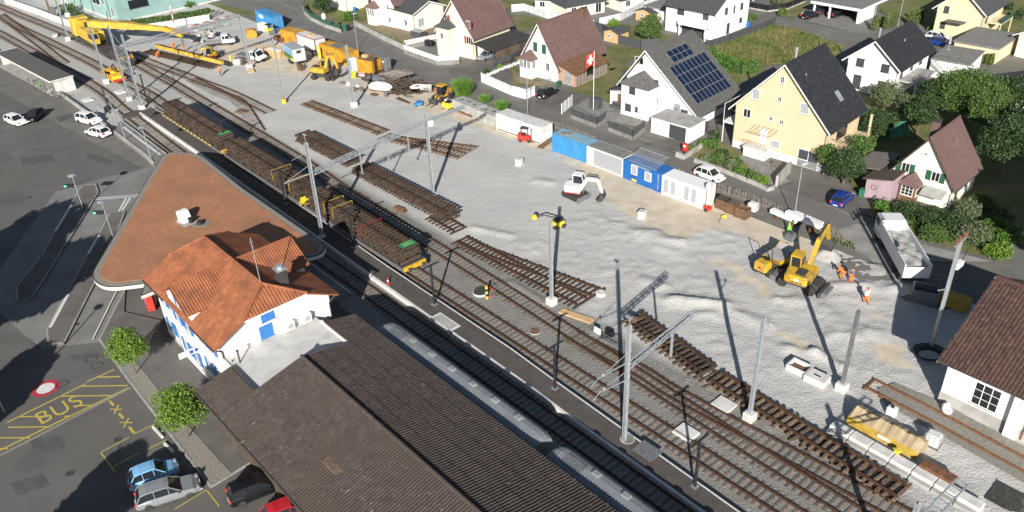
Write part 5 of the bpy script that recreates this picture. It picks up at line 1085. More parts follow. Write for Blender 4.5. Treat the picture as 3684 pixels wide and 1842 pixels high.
ps = thing('closed_parasol', 'folded grey parasol on the roof terrace', 'parasol', (73.5,134.0,2.95)); MB().lathe([(.25,0),(.25,.06),(.03,.06),(.03,.8),(.2,1.0),(.16,2.2),(.03,2.6)],(0,0,0),8).build('parasol', 'tarp_grey', ps)
g8 = thing('gravel_roof_garage', 'pale yellow garage with flat gravel roof and a small hedge row', 'garage', (77.3,139.4,0), math.radians(-47))
MB().bx(0,7.0,0,10,0,2.5).build('wall', 'yellow_pale', g8); MB().bx(-.25,7.25,-.25,10.25,2.5,2.75).build('roof', 'flat_roof', g8)
h8 = house('pale_yellow_house', 'pale yellow house with grey roof at the upper right', (79.6,152.0), -45, 8.0, 11, 5.4, 5.4, 8.8, wall='yellow_pale', roof='grey_tile', oh=.7, og=.7,
   wins=[('F','b',(1.58,4.77),.9,1.2),('F','b',(1.52,1.95),.9,1.2),('R','b',(2,3.6),.9,1.2),('R','w',(5.5,3.8),1.0,2.0)])
MB().extr([(2.2,3.0),(5.4,3.0),(5.4,3.15),(2.2,3.15)],(0,-1.6,0),(1,0,0),(0,0,1),(0,1,0),1.6).build('porch_roof', 'slate_tile', h8, fix=True); MB().bx(8,10.4,3,9.5,2.7,2.9).bx(10.2,10.35,3.1,3.25,0,2.7).bx(10.2,10.35,9.2,9.35,0,2.7).build('balcony', 'yellow_pale', h8); MB().bx(10.35,10.4,3,9.5,2.9,3.8).build('balcony_glass', 'green_shutter', h8)
# cream house on the right
FL9 = (46.4,90.4)
h9 = house('cream_cottage', 'cream cottage with purple roof, green shutters and wooden bay at the right', FL9, -46.5, 7.0, 7.6, 3.4, 3.3, 8.3, wall='cream_pale', roof='purple_tile', oh=.5, og=.5, chim=(2.6,3.2,.75,8.9,'purple_tile'), trim='wood_dark',
   wins=[('F','w',(1.36,3.73),.95,1.2,GS),('F','w',(4.89,3.61),.95,1.2,GS),('F','w',(3.28,5.99),.45,.4),('R','w',(1.6,1.6),.8,1.4,dict(shutters='green_shutter',closed=True)),('R','w',(4.6,1.8),.8,1.4,dict(shutters='green_shutter',closed=True))])
bay(h9, 1.6, 3.5, 1.3, 2.3, 3.6, 'wood_brown', 'purple_tile'); window(h9, (1.85,-1.3,.9), (1,0,0), 1.4, 1.3, n=(0,-1,0), bars=(2,2)); window(h9, (3.5,-1.1,.9), (0,1,0), .9, 1.3, n=(1,0,0), bars=(1,2))
MB().add([(4.0,-.02,2.3),(6.6,-.02,2.3),(6.6,-1.5,1.75),(4.0,-1.5,1.75)], [(3,2,1,0)]).bx(4.0,6.6,-1.52,-1.48,1.6,1.76).build('awning', 'tarp_grey', h9)
gr9 = thing('pink_garage_shed', 'pinkish timber garage with double doors beside the cream cottage', 'garage', (42.97,89.42), math.radians(-46.5))
MB().extr([(0,0),(3.1,0),(3.1,3.2),(0,2.5)],(0,0,0),(1,0,0),(0,0,1),(0,1,0),5).build('wall', 'pink_garage', gr9, fix=True); MB().extr([(-.4,2.4),(3.2,3.25),(3.2,3.4),(-.4,2.55)],(0,-.4,0),(1,0,0),(0,0,1),(0,1,0),5.8).build('roof', 'wood_dark', gr9, fix=True)
for x in (.4,1.5): MB().bx(x,x+1.05,-.05,0,.1,2.1).build('door_leaf', 'pink_garage', gr9)
mbw = MB(); arc(mbw, Vector((0,0,0)), .3, 0, 6.28, .05); mbw.xf(Matrix.Translation((1.0,-.08,1.6))@Matrix.Rotation(math.pi/2,4,'X')).build('wreath', 'wood_brown', gr9)
cs9 = thing('carport_shed', 'weathered timber shelter roof behind the pink garage', 'shed', (42.65,92.99), math.radians(-46.5)); MB().extr([(-.3,2.2),(3.2,2.9),(3.2,3.0),(-.3,2.3)],(0,0,0),(1,0,0),(0,0,1),(0,1,0),6).build('roof', 'wood_grey', cs9, fix=True)
for x, y in ((0,.2),(3.0,.2),(0,5.6),(3.0,5.6)): MB().bx(x,x+.14,y,y+.14,0,2.3+.2*x).build('post', 'wood_dark', cs9)
# white two-storey house, top middle
FL10 = (39.3,153.6)
h10 = house('white_balcony_house', 'white two-storey house with grey roof, wide balcony and dark windows', FL10, 43.5, 11.6, 11, 5.4, 5.4, 9.0, wall='white_clean', roof='grey_tile', oh=.7, og=.5,
   wins=[('F','b',(3.67,4.73),.9,1.2),('F','b',(6.40,4.52),.5,1.3),('F','b',(8.96,4.54),.9,1.2),('F','b',(4.80,1.21),.9,2.0),('F','b',(9.07,1.87),.9,.9),('L','b',(2.0,4.0),1.3,2.2),('L','b',(7.6,4.2),1.6,1.2),('L','b',(4.6,1.2),5,2.2)])
MB().bx(-2.4,0,.2,6.5,2.5,3.5).build('balcony', 'white_clean', h10); MB().bx(-2.3,-2.1,.3,.5,0,2.5).bx(-2.3,-2.1,6.1,6.3,0,2.5).build('balcony_post', 'white_trim', h10)
g10 = thing('flat_roof_garage', 'white garage with dark flat roof left of the balcony house', 'garage', (28.93,169.91), math.radians(-46)); MB().bx(0,7,0,7,0,2.5).build('wall', 'white_clean', g10); MB().bx(-.2,7.2,-.2,7.2,2.5,2.75).build('roof', 'flat_roof', g10)
# low bungalows at the top edge
for p, a, W, D_, lb, nm in (((7.17,179.38),-20,9,9,'low cream bungalow with grey hipped roof behind the light fence','bungalow'),((13.41,172.28),25,9,9,'cream bungalow wing beside the covered patio','bungalow'),((25.16,175.78),30,8,9,'white bungalow wing with dark window at the top edge','bungalow')):
    b = thing(nm, lb, 'house', p, math.radians(a)); MB().bx(0,W,0,D_,0,2.7).build('wall', 'cream_pale', b); o = .8; m_ = min(W,D_)/2
    MB().add([(-o,-o,2.7),(W+o,-o,2.7),(W+o,D_+o,2.7),(-o,D_+o,2.7),(m_,m_,4.6),(W-m_+.1,D_-m_,4.6)]+[(x,y,2.55) for x,y in ((-o,-o),(W+o,-o),(W+o,D_+o),(-o,D_+o))], [(0,1,5,4),(1,2,5),(2,3,4,5),(3,0,4),(9,8,7,6),(0,6,7,1),(1,7,8,2),(2,8,9,3),(3,9,6,0)]).build('roof', 'grey_tile', b, fix=True)
    window(b, (1.0,0,.9), (1,0,0), 1.2, 1.2, n=(0,-1,0), pane='glass'); window(b, (W-2.2,0,.2), (1,0,0), 1.4, 2.0, n=(0,-1,0), pane='glass')
# right-edge roofs
h12 = house('cream_villa', 'cream villa with dark tiled roof at the right edge behind trees', (68.4,119.4), -78, 6, 9, 3.1, 3.1, 4.5, wall='cream_pale', roof='black_tile', oh=.7, rib=.5, wins=[('R','b',(4,1.8),.9,.7)])
h12b = house('cream_upper_villa', 'cream upper house with black roof corner at the right edge', (87.30,138.05), -62, 6, 9, 4.0, 4.0, 5.6, wall='cream_pale', roof='black_tile', oh=.8, rib=.5)
# goods building lower right
h13 = house('goods_building', 'white railway goods building with brown tiled roof at the right edge', UV(1.6,61.0), 40.7, 15.5, 18.6, 4.7, 4.7, 8.5, 8.0, wall='white_wall', roof='brown_tile', oh=.7, og=.7, row=.34, rib=.30, trim='white_trim', tile='brown_tile_piece',
   wins=[('L','w',(15.3,2.5),2.0,2.2,dict(bars=(2,2)))])
MB().bx(-.04,0,-.04,18.64,0,1.1).build('plinth', 'concrete', h13)
for y in (12.9,): MB().bx(-.45,0,y-.45,y+.45,0,4.5).build('buttress', 'white_wall', h13)
MB().tube([(-.7,12.3,4.5),(-.12,12.1,4.2),(-.12,12.1,.2)], .06, 6).build('downpipe', 'rusty', h13)
# carports
cp = thing('carport', 'long flat roofed carport with white posts and parked cars', 'carport', (69.01,160.59), math.radians(-47))
MB().bx(-9.8,.6,-.6,12,2.5,2.85).build('roof', 'flat_roof', cp); MB().bx(-9.9,.7,-.7,-.6,2.45,2.95).bx(.6,.7,-.6,12,2.45,2.95).build('fascia', 'white_trim', cp)
for x in (-9.2,-5.9,-.05): MB().bx(x-.15,x+.15,-.3,0,0,2.5).build('post', 'white_trim', cp)
MB().bx(.1,.3,0,6,0,2.5).build('side_wall', 'white_clean', cp); MB().bx(-9.5,.3,7,7.2,0,2.5).build('back_wall', 'concrete_dark', cp)
cp3 = thing('house_carport', 'dark roofed carport with brown slatted wall beside the cream house', 'carport', (-4.48,148.18), math.radians(-44))
MB().extr([(-.6,2.95),(4.6,2.45),(4.6,2.55),(-.6,3.05)],(0,-.8,0),(1,0,0),(0,0,1),(0,1,0),11).build('roof', 'steel_dark', cp3, fix=True)
for k in range(11): MB().bx(4.2,4.3,.05+k*.9,.85+k*.9,.1,2.4).build('wall_board', 'wood_dark', cp3)
MB().bx(-.1,.1,-.6,-.4,0,2.95).bx(4.1,4.3,-.6,-.4,0,2.5).build('post', 'steel_dark', cp3); MB().bx(-.2,0,0,9.5,0,2.8).build('side_wall', 'white_clean', cp3)
for p, a, w, d, lb in (((19.15,156.35),-46,3.4,3.2,'small timber garden shed with windows by the grey fence'),((27.14,169.45),-46,4.2,2.5,'low dark roofed timber shed beside the bushy tree')):
    s_ = thing('garden_shed', lb, 'shed', p, math.radians(a), 'garden sheds'); MB().extr([(0,0),(w,0),(w,1.9),(w/2,2.4),(0,1.9)],(0,0,0),(1,0,0),(0,0,1),(0,1,0),d).build('wall', 'wood_new', s_, fix=True)
    MB().extr([(-.3,1.8),(w/2,2.5),(w+.3,1.8),(w+.3,1.9),(w/2,2.6),(-.3,1.9)],(0,-.3,0),(1,0,0),(0,0,1),(0,1,0),d+.6).build('roof', 'grey_tile', s_, fix=True); window(s_, (w*.3,0,.9), (1,0,0), .7, .6, n=(0,-1,0))
bs = thing('bicycle_shelter', 'long grey flat roofed bicycle shelter beside the station track', 'shelter', (-77.29,138.71), 0)
A_, B_ = Vector((-77.29,138.71)), Vector((-95.51,156.64)); dB = A_-B_; bs.rotation_euler.z = math.atan2(dB.y,dB.x); LB = dB.length
MB().bx(-LB-.3,.3,-.3,3.6,2.35,2.5).build('roof', 'slate_tile', bs); MB().bx(-LB-.4,.4,-.42,-.3,2.3,2.56).bx(.3,.4,-.3,3.6,2.3,2.56).bx(-LB-.4,-LB-.3,-.3,3.6,2.3,2.56).build('roof_fascia', 'concrete_white', bs)
MB().bx(-LB,.2,3.4,3.5,0,2.35).build('back_wall', 'concrete', bs); MB().bx(.1,.22,.2,3.5,0,2.35).bx(-LB,-LB+.12,.2,3.5,0,2.35).build('end_wall', 'concrete_white', bs); MB().bx(-LB-.3,.4,-.6,3.6,-.02,.05).build('floor', 'concrete', bs)
for k in range(4): MB().bx(-LB+k*LB/3.3,-LB+k*LB/3.3+.08,-.2,-.12,.05,2.35).build('post', 'galv', bs)

# ================================================================ VEHICLES
def hd(a, b): a, b = V3(a,0), V3(b,0); return math.atan2(b.y-a.y, b.x-a.x)
for nm, c in (('car_white',(.78,.78,.77)),('car_black',(.010,.010,.012)),('car_silver',(.22,.235,.25)),('car_sky',(.20,.42,.66)),('car_blue',(.012,.035,.22)),('car_red',(.42,.02,.03)),('car_grey',(.03,.033,.04))):
    mat(nm, c, rough=.22 if nm != 'car_white' else .3, sp=.6)
WH = {}
def wheel(parent, x, y, r=.32, w=.2, rimm='rim'):
    k = (r, w, rimm)
    if k not in WH:
        a = MB().lathe([(r*.62,-w/2),(r*.92,-w/2),(r,-w*.32),(r,w*.32),(r*.92,w/2),(r*.62,w/2)], (0,0,0), 20, 'Y').build('wheel', 'rubber'); b = MB().lathe([(r*.63,-w*.42),(r*.6,-w*.5),(r*.15,-w*.46),(r*.12,0),(r*.15,w*.46),(r*.6,w*.5),(r*.63,w*.42)], (0,0,0), 12, 'Y').build('rim', rimm)
        WH[k] = (a.data, b.data); bpy.data.objects.remove(a); bpy.data.objects.remove(b)
    a = bpy.data.objects.new('wheel', WH[k][0]); COL.objects.link(a); a.parent = parent; a.location = (x,y,r)
    b = bpy.data.objects.new('rim', WH[k][1]); COL.objects.link(b); b.parent = a; return a
def car(p, rz, label, m, L=4.2, W=1.78, H=1.47, style='hatch', group='parked cars', cat='car', z=0.):
    t = thing('parked_car', label, cat, (p[0],p[1],z), rz, group); l, w = L/2, W/2; bz = .62*H; r = .315 if H < 1.6 else .35
    st_ = {'hatch':((-.97,.70),(-.90,.98),(-.45,1.0),(.22,.98),(.52,.92),(.80,.80),(.96,.62)), 'wagon':((-.98,.70),(-.93,.98),(-.5,1.0),(.10,.98),(.42,.92),(.78,.82),(.96,.62)), 'suv':((-.98,.75),(-.92,1.0),(-.5,1.02),(.16,1.0),(.45,.96),(.82,.88),(.97,.68))}[style]
    secs = []
    for f, zt in ((-1.,.52),)+st_+((1.,.46),):
        k = 1-.16*max(0,abs(f)-.78)/.22; zt *= bz; zl = .24+(.1 if abs(f) > .95 else 0)
        secs.append([(f*l,-w*k*.93,zl),(f*l,w*k*.93,zl),(f*l,w*k,zl+.18),(f*l,w*k,max(zl+.2,zt-.13)),(f*l,w*k*.88,zt),(f*l,-w*k*.88,zt),(f*l,-w*k,max(zl+.2,zt-.13)),(f*l,-w*k,zl+.18)])
    MB().loft(secs).build('body', m, t, smooth=False, fix=True)
    if style == 'hatch': cs = ((-.90,.0),(-.70,.86),(-.45,1.),(.0,1.),(.16,.92),(.50,.0))
    elif style == 'wagon': cs = ((-.94,.0),(-.80,.84),(-.6,1.),(-.05,1.),(.10,.92),(.42,.0))
    else: cs = ((-.95,.0),(-.84,.88),(-.6,1.),(.0,1.),(.14,.92),(.45,.0))
    zb, zt = bz*.97, H; ch_ = [[(f*l,-w*(.87-.17*q),zb+(zt-zb-.04)*q),(f*l,w*(.87-.17*q),zb+(zt-zb-.04)*q),(f*l,w*.87,zb-.05),(f*l,-w*.87,zb-.05)] for f, q in cs]
    MB().loft(ch_).build('windows', 'glass', t, fix=True)
    q = [c for c in cs if c[1] > .8]; rs = [[(f*l,-w*.72,zb+(zt-zb)*k-.02),(f*l,w*.72,zb+(zt-zb)*k-.02),(f*l,w*.66,zb+(zt-zb)*k+.03),(f*l,0,zb+(zt-zb)*k+.055),(f*l,-w*.66,zb+(zt-zb)*k+.03)] for f, k in q]
    rf = MB().loft(rs)
    for s in (-1,1):
        for (f0, k0), (f1, k1) in ((cs[0],cs[1]),(cs[-1],cs[-2])): rf.tube([(f0*l,s*w*.86,zb),(f1*l,s*w*.71,zb+(zt-zb)*k1)], .045, 5)
        for f in (-.38,.06): rf.tube([(f*l,s*w*.87,zb),(f*l,s*w*.715,zt-.02)], .035, 5)
    rf.build('roof', m, t, fix=True)
    for sx in (-.62,.62):
        for sy in (-1,1): wheel(t, sx*l, sy*(w-.1), r)
    for sy in (-1,1):
        MB().cbox((l*.93,sy*w*.68,bz*.72),(.22,.36,.13),.03).build('headlight', 'glass_light', t); MB().cbox((-l*.965,sy*w*.74,bz*.86),(.14,.26,.24),.03).build('taillight', 'red_paint', t)
        MB().cbox((l*.33,sy*(w+.09),bz+.04),(.14,.2,.13),.03).build('mirror', m, t)
    for sx in (-1,1): MB().bx(sx*l-.02,sx*l+.02,-.26,.26,.42,.53).build('number_plate', 'white_plastic', t)
    return t
UXA, VXA = AU, AU+math.pi/2
car((-77.69,125.82), UXA+.25, 'white estate car leftmost on the square beside the black car', 'car_white', 4.4, style='wagon')
car((-75.45,127.45), VXA+math.pi+.85, 'black car parked right of the leftmost white car', 'car_black', 4.2, style='hatch')
car((-65.72,124.92), UXA+.35, 'white car with visible grille beside the track crossing', 'car_white', 4.5, 1.85, 1.6, 'suv')
car((-62.11,119.46), UXA+math.pi+.35, 'white car parked behind the white car with the grille', 'car_white', 4.4, 1.8, 1.5, 'hatch')
car((-28.76,47.51), hd((-30.17,46.76),(-27.12,48.37)), 'light blue hatchback at the bottom left', 'car_sky', 3.75, 1.68, 1.5)
car((-27.02,45.67), hd((-28.96,44.69),(-25.09,46.37)), 'silver estate car below the light blue hatchback', 'car_silver', 4.7, 1.83, 1.48, 'wagon')
car(UV(-53.2,11.9) if 0 else (-20.10,45.69), hd((-30.17,46.76),(-27.12,48.37)), 'black car half under the shed eave with roof rails', 'car_black', 4.6, 1.85, 1.55, 'suv')
car((-17.36,43.21), hd((-30.17,46.76),(-27.12,48.37)), 'red car at the bottom edge under the shed eave', 'car_red', 3.9, 1.7, 1.45)
car((-2.94,148.54), math.radians(-136), 'silver car under the dark house carport', 'car_silver', 4.3)
car((6.84,128.27), hd((5.40,126.87),(8.71,131.03)), 'black car on the drive below the green shutter house', 'car_black', 4.5, 1.85, 1.55, 'suv')
car((25.69,96.10), UXA, 'white hatchback parked on the road behind the office container', 'car_white', 4.0)
car((39.84,88.14), hd((38.25,86.50),(41.79,90.33)), 'blue hatchback on the forecourt by the pink garage', 'car_blue', 4.0, 1.7, 1.48)
car((61.44,165.62), hd((59.89,165.14),(63.66,167.48)), 'black car in front of the long carport', 'car_black', 4.3)
car((65.09,168.75), hd((59.89,165.14),(63.66,167.48)), 'dark red car behind the first carport post', 'car_grey', 4.2)
car((66.72,165.91), hd((59.89,165.14),(63.66,167.48)), 'dark car with lit red tail lamp inside the long carport', 'car_black', 4.2)
car((78.88,148.43), math.radians(-45), 'white car peeking out behind the black roof', 'car_white', 4.2)
car((77.96,145.27), math.radians(-45), 'dark blue car below the white car behind the black roof', 'car_blue', 4.2)
def pickup(p, rz, label, crew=True):
    t = thing('flatbed_truck', label, 'truck', (p[0],p[1],0), rz, 'white flatbed trucks')
    MB().bx(-2.9,2.4,-.85,.85,.45,.65).build('chassis', 'steel_dark', t); c0 = .3 if crew else .9
    prof = [(c0,.6),(2.75,.6),(2.8,1.0),(2.15,1.25),(1.55,2.1),(c0,2.15)]
    cabn = MB().extr(prof,(0,-.95,0),(1,0,0),(0,0,1),(0,1,0),1.9).build('cab', 'car_white', t, fix=True)
    MB().add([(2.13,-.8,1.3),(2.13,.8,1.3),(1.62,.75,2.02),(1.62,-.75,2.02)],[(0,1,2,3)]).build('windscreen', 'glass', cabn).location = (.03,0,.02)
    for sy in (-1,1):
        for x in ((1.0,1.75),(.45,.9)) if crew else ((1.0,1.75),): MB().bx(x[0],x[1],sy*.955-.01,sy*.955+.01,1.3,1.95).build('window', 'glass', cabn)
        MB().cbox((2.72,sy*.7,.85),(.12,.3,.2),.02).build('headlight', 'glass_light', cabn); MB().cbox((1.85,sy*1.08,1.4),(.12,.2,.25),.02).build('mirror', 'black', cabn)
    bd_ = MB().bx(-3.1,c0-.08,-1.0,1.0,.75,.85).build('flatbed', 'steel_grey', t)
    for a in ((-3.1,c0-.08,-1.03,-.98),(-3.1,c0-.08,.98,1.03),(-3.13,-3.08,-1.0,1.0),(c0-.14,c0-.08,-1.0,1.0)): MB().bx(a[0],a[1],a[2],a[3],.85,1.2).build('side_board', 'steel_grey', bd_)
    for x in (-1.9,1.85):
        for sy in (-1,1): wheel(t, x, sy*.82, .36, .22)
    MB().bx(2.76,2.84,-.9,.9,.5,.75).build('bumper', 'black', t); return t
pickup((-55.71,163.92), math.radians(15), 'white crew cab flatbed beside the rubble heap and crane beam')
pickup((-46.73,153.06), UXA+.35, 'white flatbed truck facing the yard, shaded by the mast', True)
# tipper truck
tk = thing('tipper_truck', 'white four-axle tipper truck loaded with gravel', 'truck', (41.17,75.61), hd((40.40,71.05),(41.73,81.86)))
MB().bx(-5.9,4.4,-.5,.5,.8,1.1).build('chassis', 'steel_dark', tk)
cbt = MB().extr([(2.5,.7),(4.5,.7),(4.6,1.6),(4.45,2.9),(2.5,3.0)],(0,-1.22,0),(1,0,0),(0,0,1),(0,1,0),2.44).build('cab', 'car_white', tk, fix=True)
MB().add([(4.62,-1.05,1.8),(4.62,1.05,1.8),(4.49,1.05,2.75),(4.49,-1.05,2.75)],[(0,1,2,3)]).build('windscreen', 'glass', cbt)
for sy in (-1,1): MB().bx(3.2,4.3,sy*1.225-.01,sy*1.225+.01,1.8,2.6).build('window', 'glass', cbt); MB().cbox((4.6,sy*1.45,2.2),(.12,.22,.6),.03).build('mirror', 'black', cbt)
tbd = MB()
for a in ((-6.1,2.2,-1.3,-1.2,1.15,2.75),(-6.1,2.2,1.2,1.3,1.15,2.75),(2.1,2.2,-1.2,1.2,1.15,2.95),(-6.1,-6.0,-1.2,1.2,1.15,2.4),(-6.0,2.1,-1.2,1.2,1.15,1.25)): tbd.bx(*a)
tbd.build('tipper_body', 'car_white', tk)
lg = MB(); nx, ny = 24, 9
gv = [(-6.0+8.1*i/nx, -1.2+2.4*j/ny, 2.05+.12*math.sin(i*.9)*math.cos(j)+.2*(1-abs(j-4.5)/4.5)*math.sin(math.pi*min(1,i/nx+.05))+random.uniform(-.04,.04)) for i in range(nx+1) for j in range(ny+1)]
lg.add(gv, [(i*(ny+1)+j,(i+1)*(ny+1)+j,(i+1)*(ny+1)+j+1,i*(ny+1)+j+1) for i in range(nx) for j in range(ny)])
ld = tag(lg.build('gravel_load', 'tarp_grey', None, (tk.location.x,tk.location.y,0), tk.rotation_euler.z), 'pale gravel heap filling the tipper truck body', 'gravel', None, 'stuff')
for x in (3.6,2.0,-3.1,-4.5):
    for sy in (-1,1): wheel(tk, x, sy*1.0, .52, .36, 'steel_grey')
for x in (3.6,2.0,-3.8): MB().bx(x-.75,x+.75,-1.25,-.8,1.06,1.12).bx(x-.75,x+.75,.8,1.25,1.06,1.12).build('mudguard', 'black', tk)
MB().cyl((.5,-1.0,.75),.32,1.2,12,'X').build('fuel_tank', 'alu', tk)
# ---- excavators
def excavator(p, rz, brz, label, m='yellow_paint', s=1., boom=((1.0,1.9),(2.6,4.3),(4.6,4.0)), stick=((4.6,4.0),(5.6,1.4)), tracks=False, cab='yellow_paint', cwtext=None, base2='yellow_paint', rail=False, load=None):
    t = thing('excavator', label, 'excavator', (p[0],p[1],0), rz); T = Matrix.Rotation(brz,4,'Z')@Matrix.Diagonal((s,s,s,1)); T0_ = Matrix.Diagonal((s,s,s,1))
    if tracks:
        for sy in (-1,1): MB().extr([(-1.3,.12),(-1.1,0),(1.1,0),(1.3,.12),(1.4,.35),(1.25,.6),(1.0,.66),(-1.0,.66),(-1.25,.6),(-1.4,.35)],(0,sy*.85-.22,0),(1,0,0),(0,0,1),(0,1,0),.44).xf(T0_).build('track', 'rubber', t, fix=True)
        MB().bx(-1.0,1.0,-.65,.65,.25,.6).xf(T0_).build('undercarriage', 'steel_dark', t); MB().extr([(1.5,.05),(1.7,.0),(1.75,.4),(1.6,.65),(1.52,.6)],(0,-1.15,0),(1,0,0),(0,0,1),(0,1,0),2.3).xf(T0_).build('dozer_blade', 'steel_grey', t, fix=True)
    else:
        for x in (-1.4,1.4):
            for sy in (-1,1): wheel(t, x*s, sy*1.05*s, .5*s, .5*s, 'steel_grey')
        MB().bx(-1.9,1.9,-.6,.6,.45,1.0).bx(-1.6,-1.2,-1.0,1.0,.4,.6).bx(1.2,1.6,-1.0,1.0,.4,.6).xf(T0_).build('undercarriage', 'steel_dark', t)
        MB().extr([(2.2,.1),(2.4,.1),(2.45,.7),(2.2,.7)],(0,-1.2,0),(1,0,0),(0,0,1),(0,1,0),2.4).xf(T0_).build('dozer_blade', 'steel_dark', t, fix=True)
        if rail:
            for x in (-2.5,2.6): MB().bx(x-.3,x+.3,-.9,.9,.35,.6).cyl((x,-.75,.35),.3,.12,12,'Y').cyl((x,.75,.35),.3,.12,12,'Y').xf(T0_).build('rail_wheel_set', 'steel_grey', t)
    zb_ = .7 if tracks else 1.05
    MB().lathe([(.75,zb_),(.75,zb_+.15)],(0,0,0),16).xf(T0_).build('slew_ring', 'steel_dark', t)
    z0 = zb_+.15
    pts = [(-2.1,-.75),(-1.9,-1.1),(-1.2,-1.25),(1.0,-1.25),(1.0,1.25),(-1.2,1.25),(-1.9,1.1),(-2.1,.75)] if not tracks else [(-1.35,-.5),(-1.1,-.95),(.9,-.95),(.9,.95),(-1.1,.95),(-1.35,.5)]
    bd_ = MB().prism(pts, z0, z0+.75).xf(T).build('upper_body', m, t); MB().prism([(x*.94,y*.92) for x,y in pts], z0+.75, z0+.95).xf(T).build('engine_hood', m, t)
    MB().prism([(x*1.01,y*1.01) for x,y in pts], z0-.02, z0+.15).xf(T).build('belt', 'red_paint' if tracks else 'steel_dark', t)
    cx0, cx1 = (-.35,1.05) if not tracks else (-.35,.95)
    cbb = MB().extr([(cx0,z0+.7),(cx1+.1,z0+.5),(cx1+.15,z0+1.1),(cx1-.15,z0+2.0),(cx0,z0+2.05)],(0,.15,0),(1,0,0),(0,0,1),(0,1,0),1.0).xf(T).build('cab', 'glass', t, fix=True)
    MB().bx(cx0-.05,cx1-.1,.1,1.2,z0+2.0,z0+2.12).xf(T).build('cab_roof', cab, cbb); cp_ = MB()
    for x, y in ((cx0,.17),(cx0,1.13)): cp_.bx(x-.05,x+.05,y-.05,y+.05,z0+.7,z0+2.05)
    for y in (.17,1.13): cp_.tube([(cx1+.14,y,z0+1.1),(cx1-.14,y,z0+2.02)],.05,5).tube([(cx1+.1,y,z0+.55),(cx1+.14,y,z0+1.1)],.05,5)
    cp_.bx(cx0,cx1+.1,.13,.2,z0+.55,z0+.85).build('cab_frame', cab, cbb).data.transform(T)
    if not tracks: MB().bx(-1.7,-.5,-.7,.1,z0+.95,z0+1.1).xf(T).build('engine_grille', 'steel_dark', t)
    def arm(path, w, h0, h1, name, mm):
        secs = []; q = [Vector((x,-.35,z)) for x, z in path]
        for i, a in enumerate(q):
            d = (q[min(i+1,len(q)-1)]-q[max(i-1,0)]).normalized(); n = Vector((-d.z,0,d.x)); h = h0+(h1-h0)*i/(len(q)-1)
            secs.append([tuple(a+Vector((0,-w/2,0))-n*h/2),tuple(a+Vector((0,w/2,0))-n*h/2),tuple(a+Vector((0,w/2,0))+n*h/2),tuple(a+Vector((0,-w/2,0))+n*h/2)])
        return MB().loft(secs).xf(T).build(name, mm, t, fix=True)
    arm(boom, .42, .5, .34, 'boom', m); arm(stick, .34, .4, .25, 'stick', m)
    b0, b1 = boom[0], boom[len(boom)//2]; MB().tube([(b0[0]+.4,-.35,b0[1]-.4),(b1[0]-.1,-.35,b1[1]-.35)], .09, 8).xf(T).build('boom_cylinder', 'steel_grey', t)
    MB().tube([(boom[1][0],-.35,boom[1][1]+.45),(stick[0][0]+.1,-.35,stick[0][1]+.4)], .08, 8).xf(T).build('stick_cylinder', 'steel_dark', t)
    e = stick[-1]; MB().extr([(e[0]-.2,e[1]+.1),(e[0]+.15,e[1]+.1),(e[0]+.35,e[1]-.45),(e[0]+.1,e[1]-.95),(e[0]-.5,e[1]-1.0),(e[0]-.75,e[1]-.75),(e[0]-.3,e[1]-.6)],(0,-.95,0),(1,0,0),(0,0,1),(0,1,0),1.2).xf(T).build('bucket', 'steel_dark', t, fix=True)
    if cwtext:
        text(cwtext, .34*s, 'black', t, T@Vector((-2.135,0,z0+.3)), (math.pi/2,0,brz-math.pi/2), 'lettering', 1., .003)
        MB().add([(-2.12,.75,z0+.5),(-2.12,.45,z0+.5),(-2.12,.6,z0+.74)],[(0,1,2)]).xf(T).build('warning_triangle', 'red_paint', t); MB().bx(-2.13,-2.11,-.35,.15,z0+.5,z0+.72).xf(T).build('emblem', 'white_plastic', t)
    return t
lie = (29.77,70.19)
excavator((29.35,70.77), math.radians(-42), hd((29.35,70.77),(35.17,78.38))-math.radians(-42), 'yellow wheeled excavator with its back turned and arm reaching to the fence', s=1.05, cwtext='LIEBHERR', boom=((.9,2.0),(2.6,3.9),(4.9,4.5)), stick=((4.9,4.5),(6.3,2.2)), rail=True)
excavator((-31.49,141.36), math.radians(-20), math.radians(-5), 'yellow wheeled excavator parked by the pallets with folded arm', s=1.0, boom=((.9,2.0),(1.7,4.2),(2.9,4.4)), stick=((2.9,4.4),(3.5,2.2)))
excavator((8.17,92.69), math.radians(-50), math.radians(28), 'white and red mini excavator with dozer blade on the gravel', m='white_plastic', tracks=True, cab='white_plastic', s=.98, boom=((.8,1.3),(1.7,2.9),(3.1,2.9)), stick=((3.1,2.9),(3.7,1.15)))
# small yellow digger by the crane beam
excavator((-54.87,155.43), math.radians(60), math.radians(120), 'small yellow digger working at the lifting beam end', m='yellow_paint', tracks=True, s=.8, boom=((.8,1.3),(1.5,2.5),(2.4,2.3)), stick=((2.4,2.3),(2.7,1.2)))
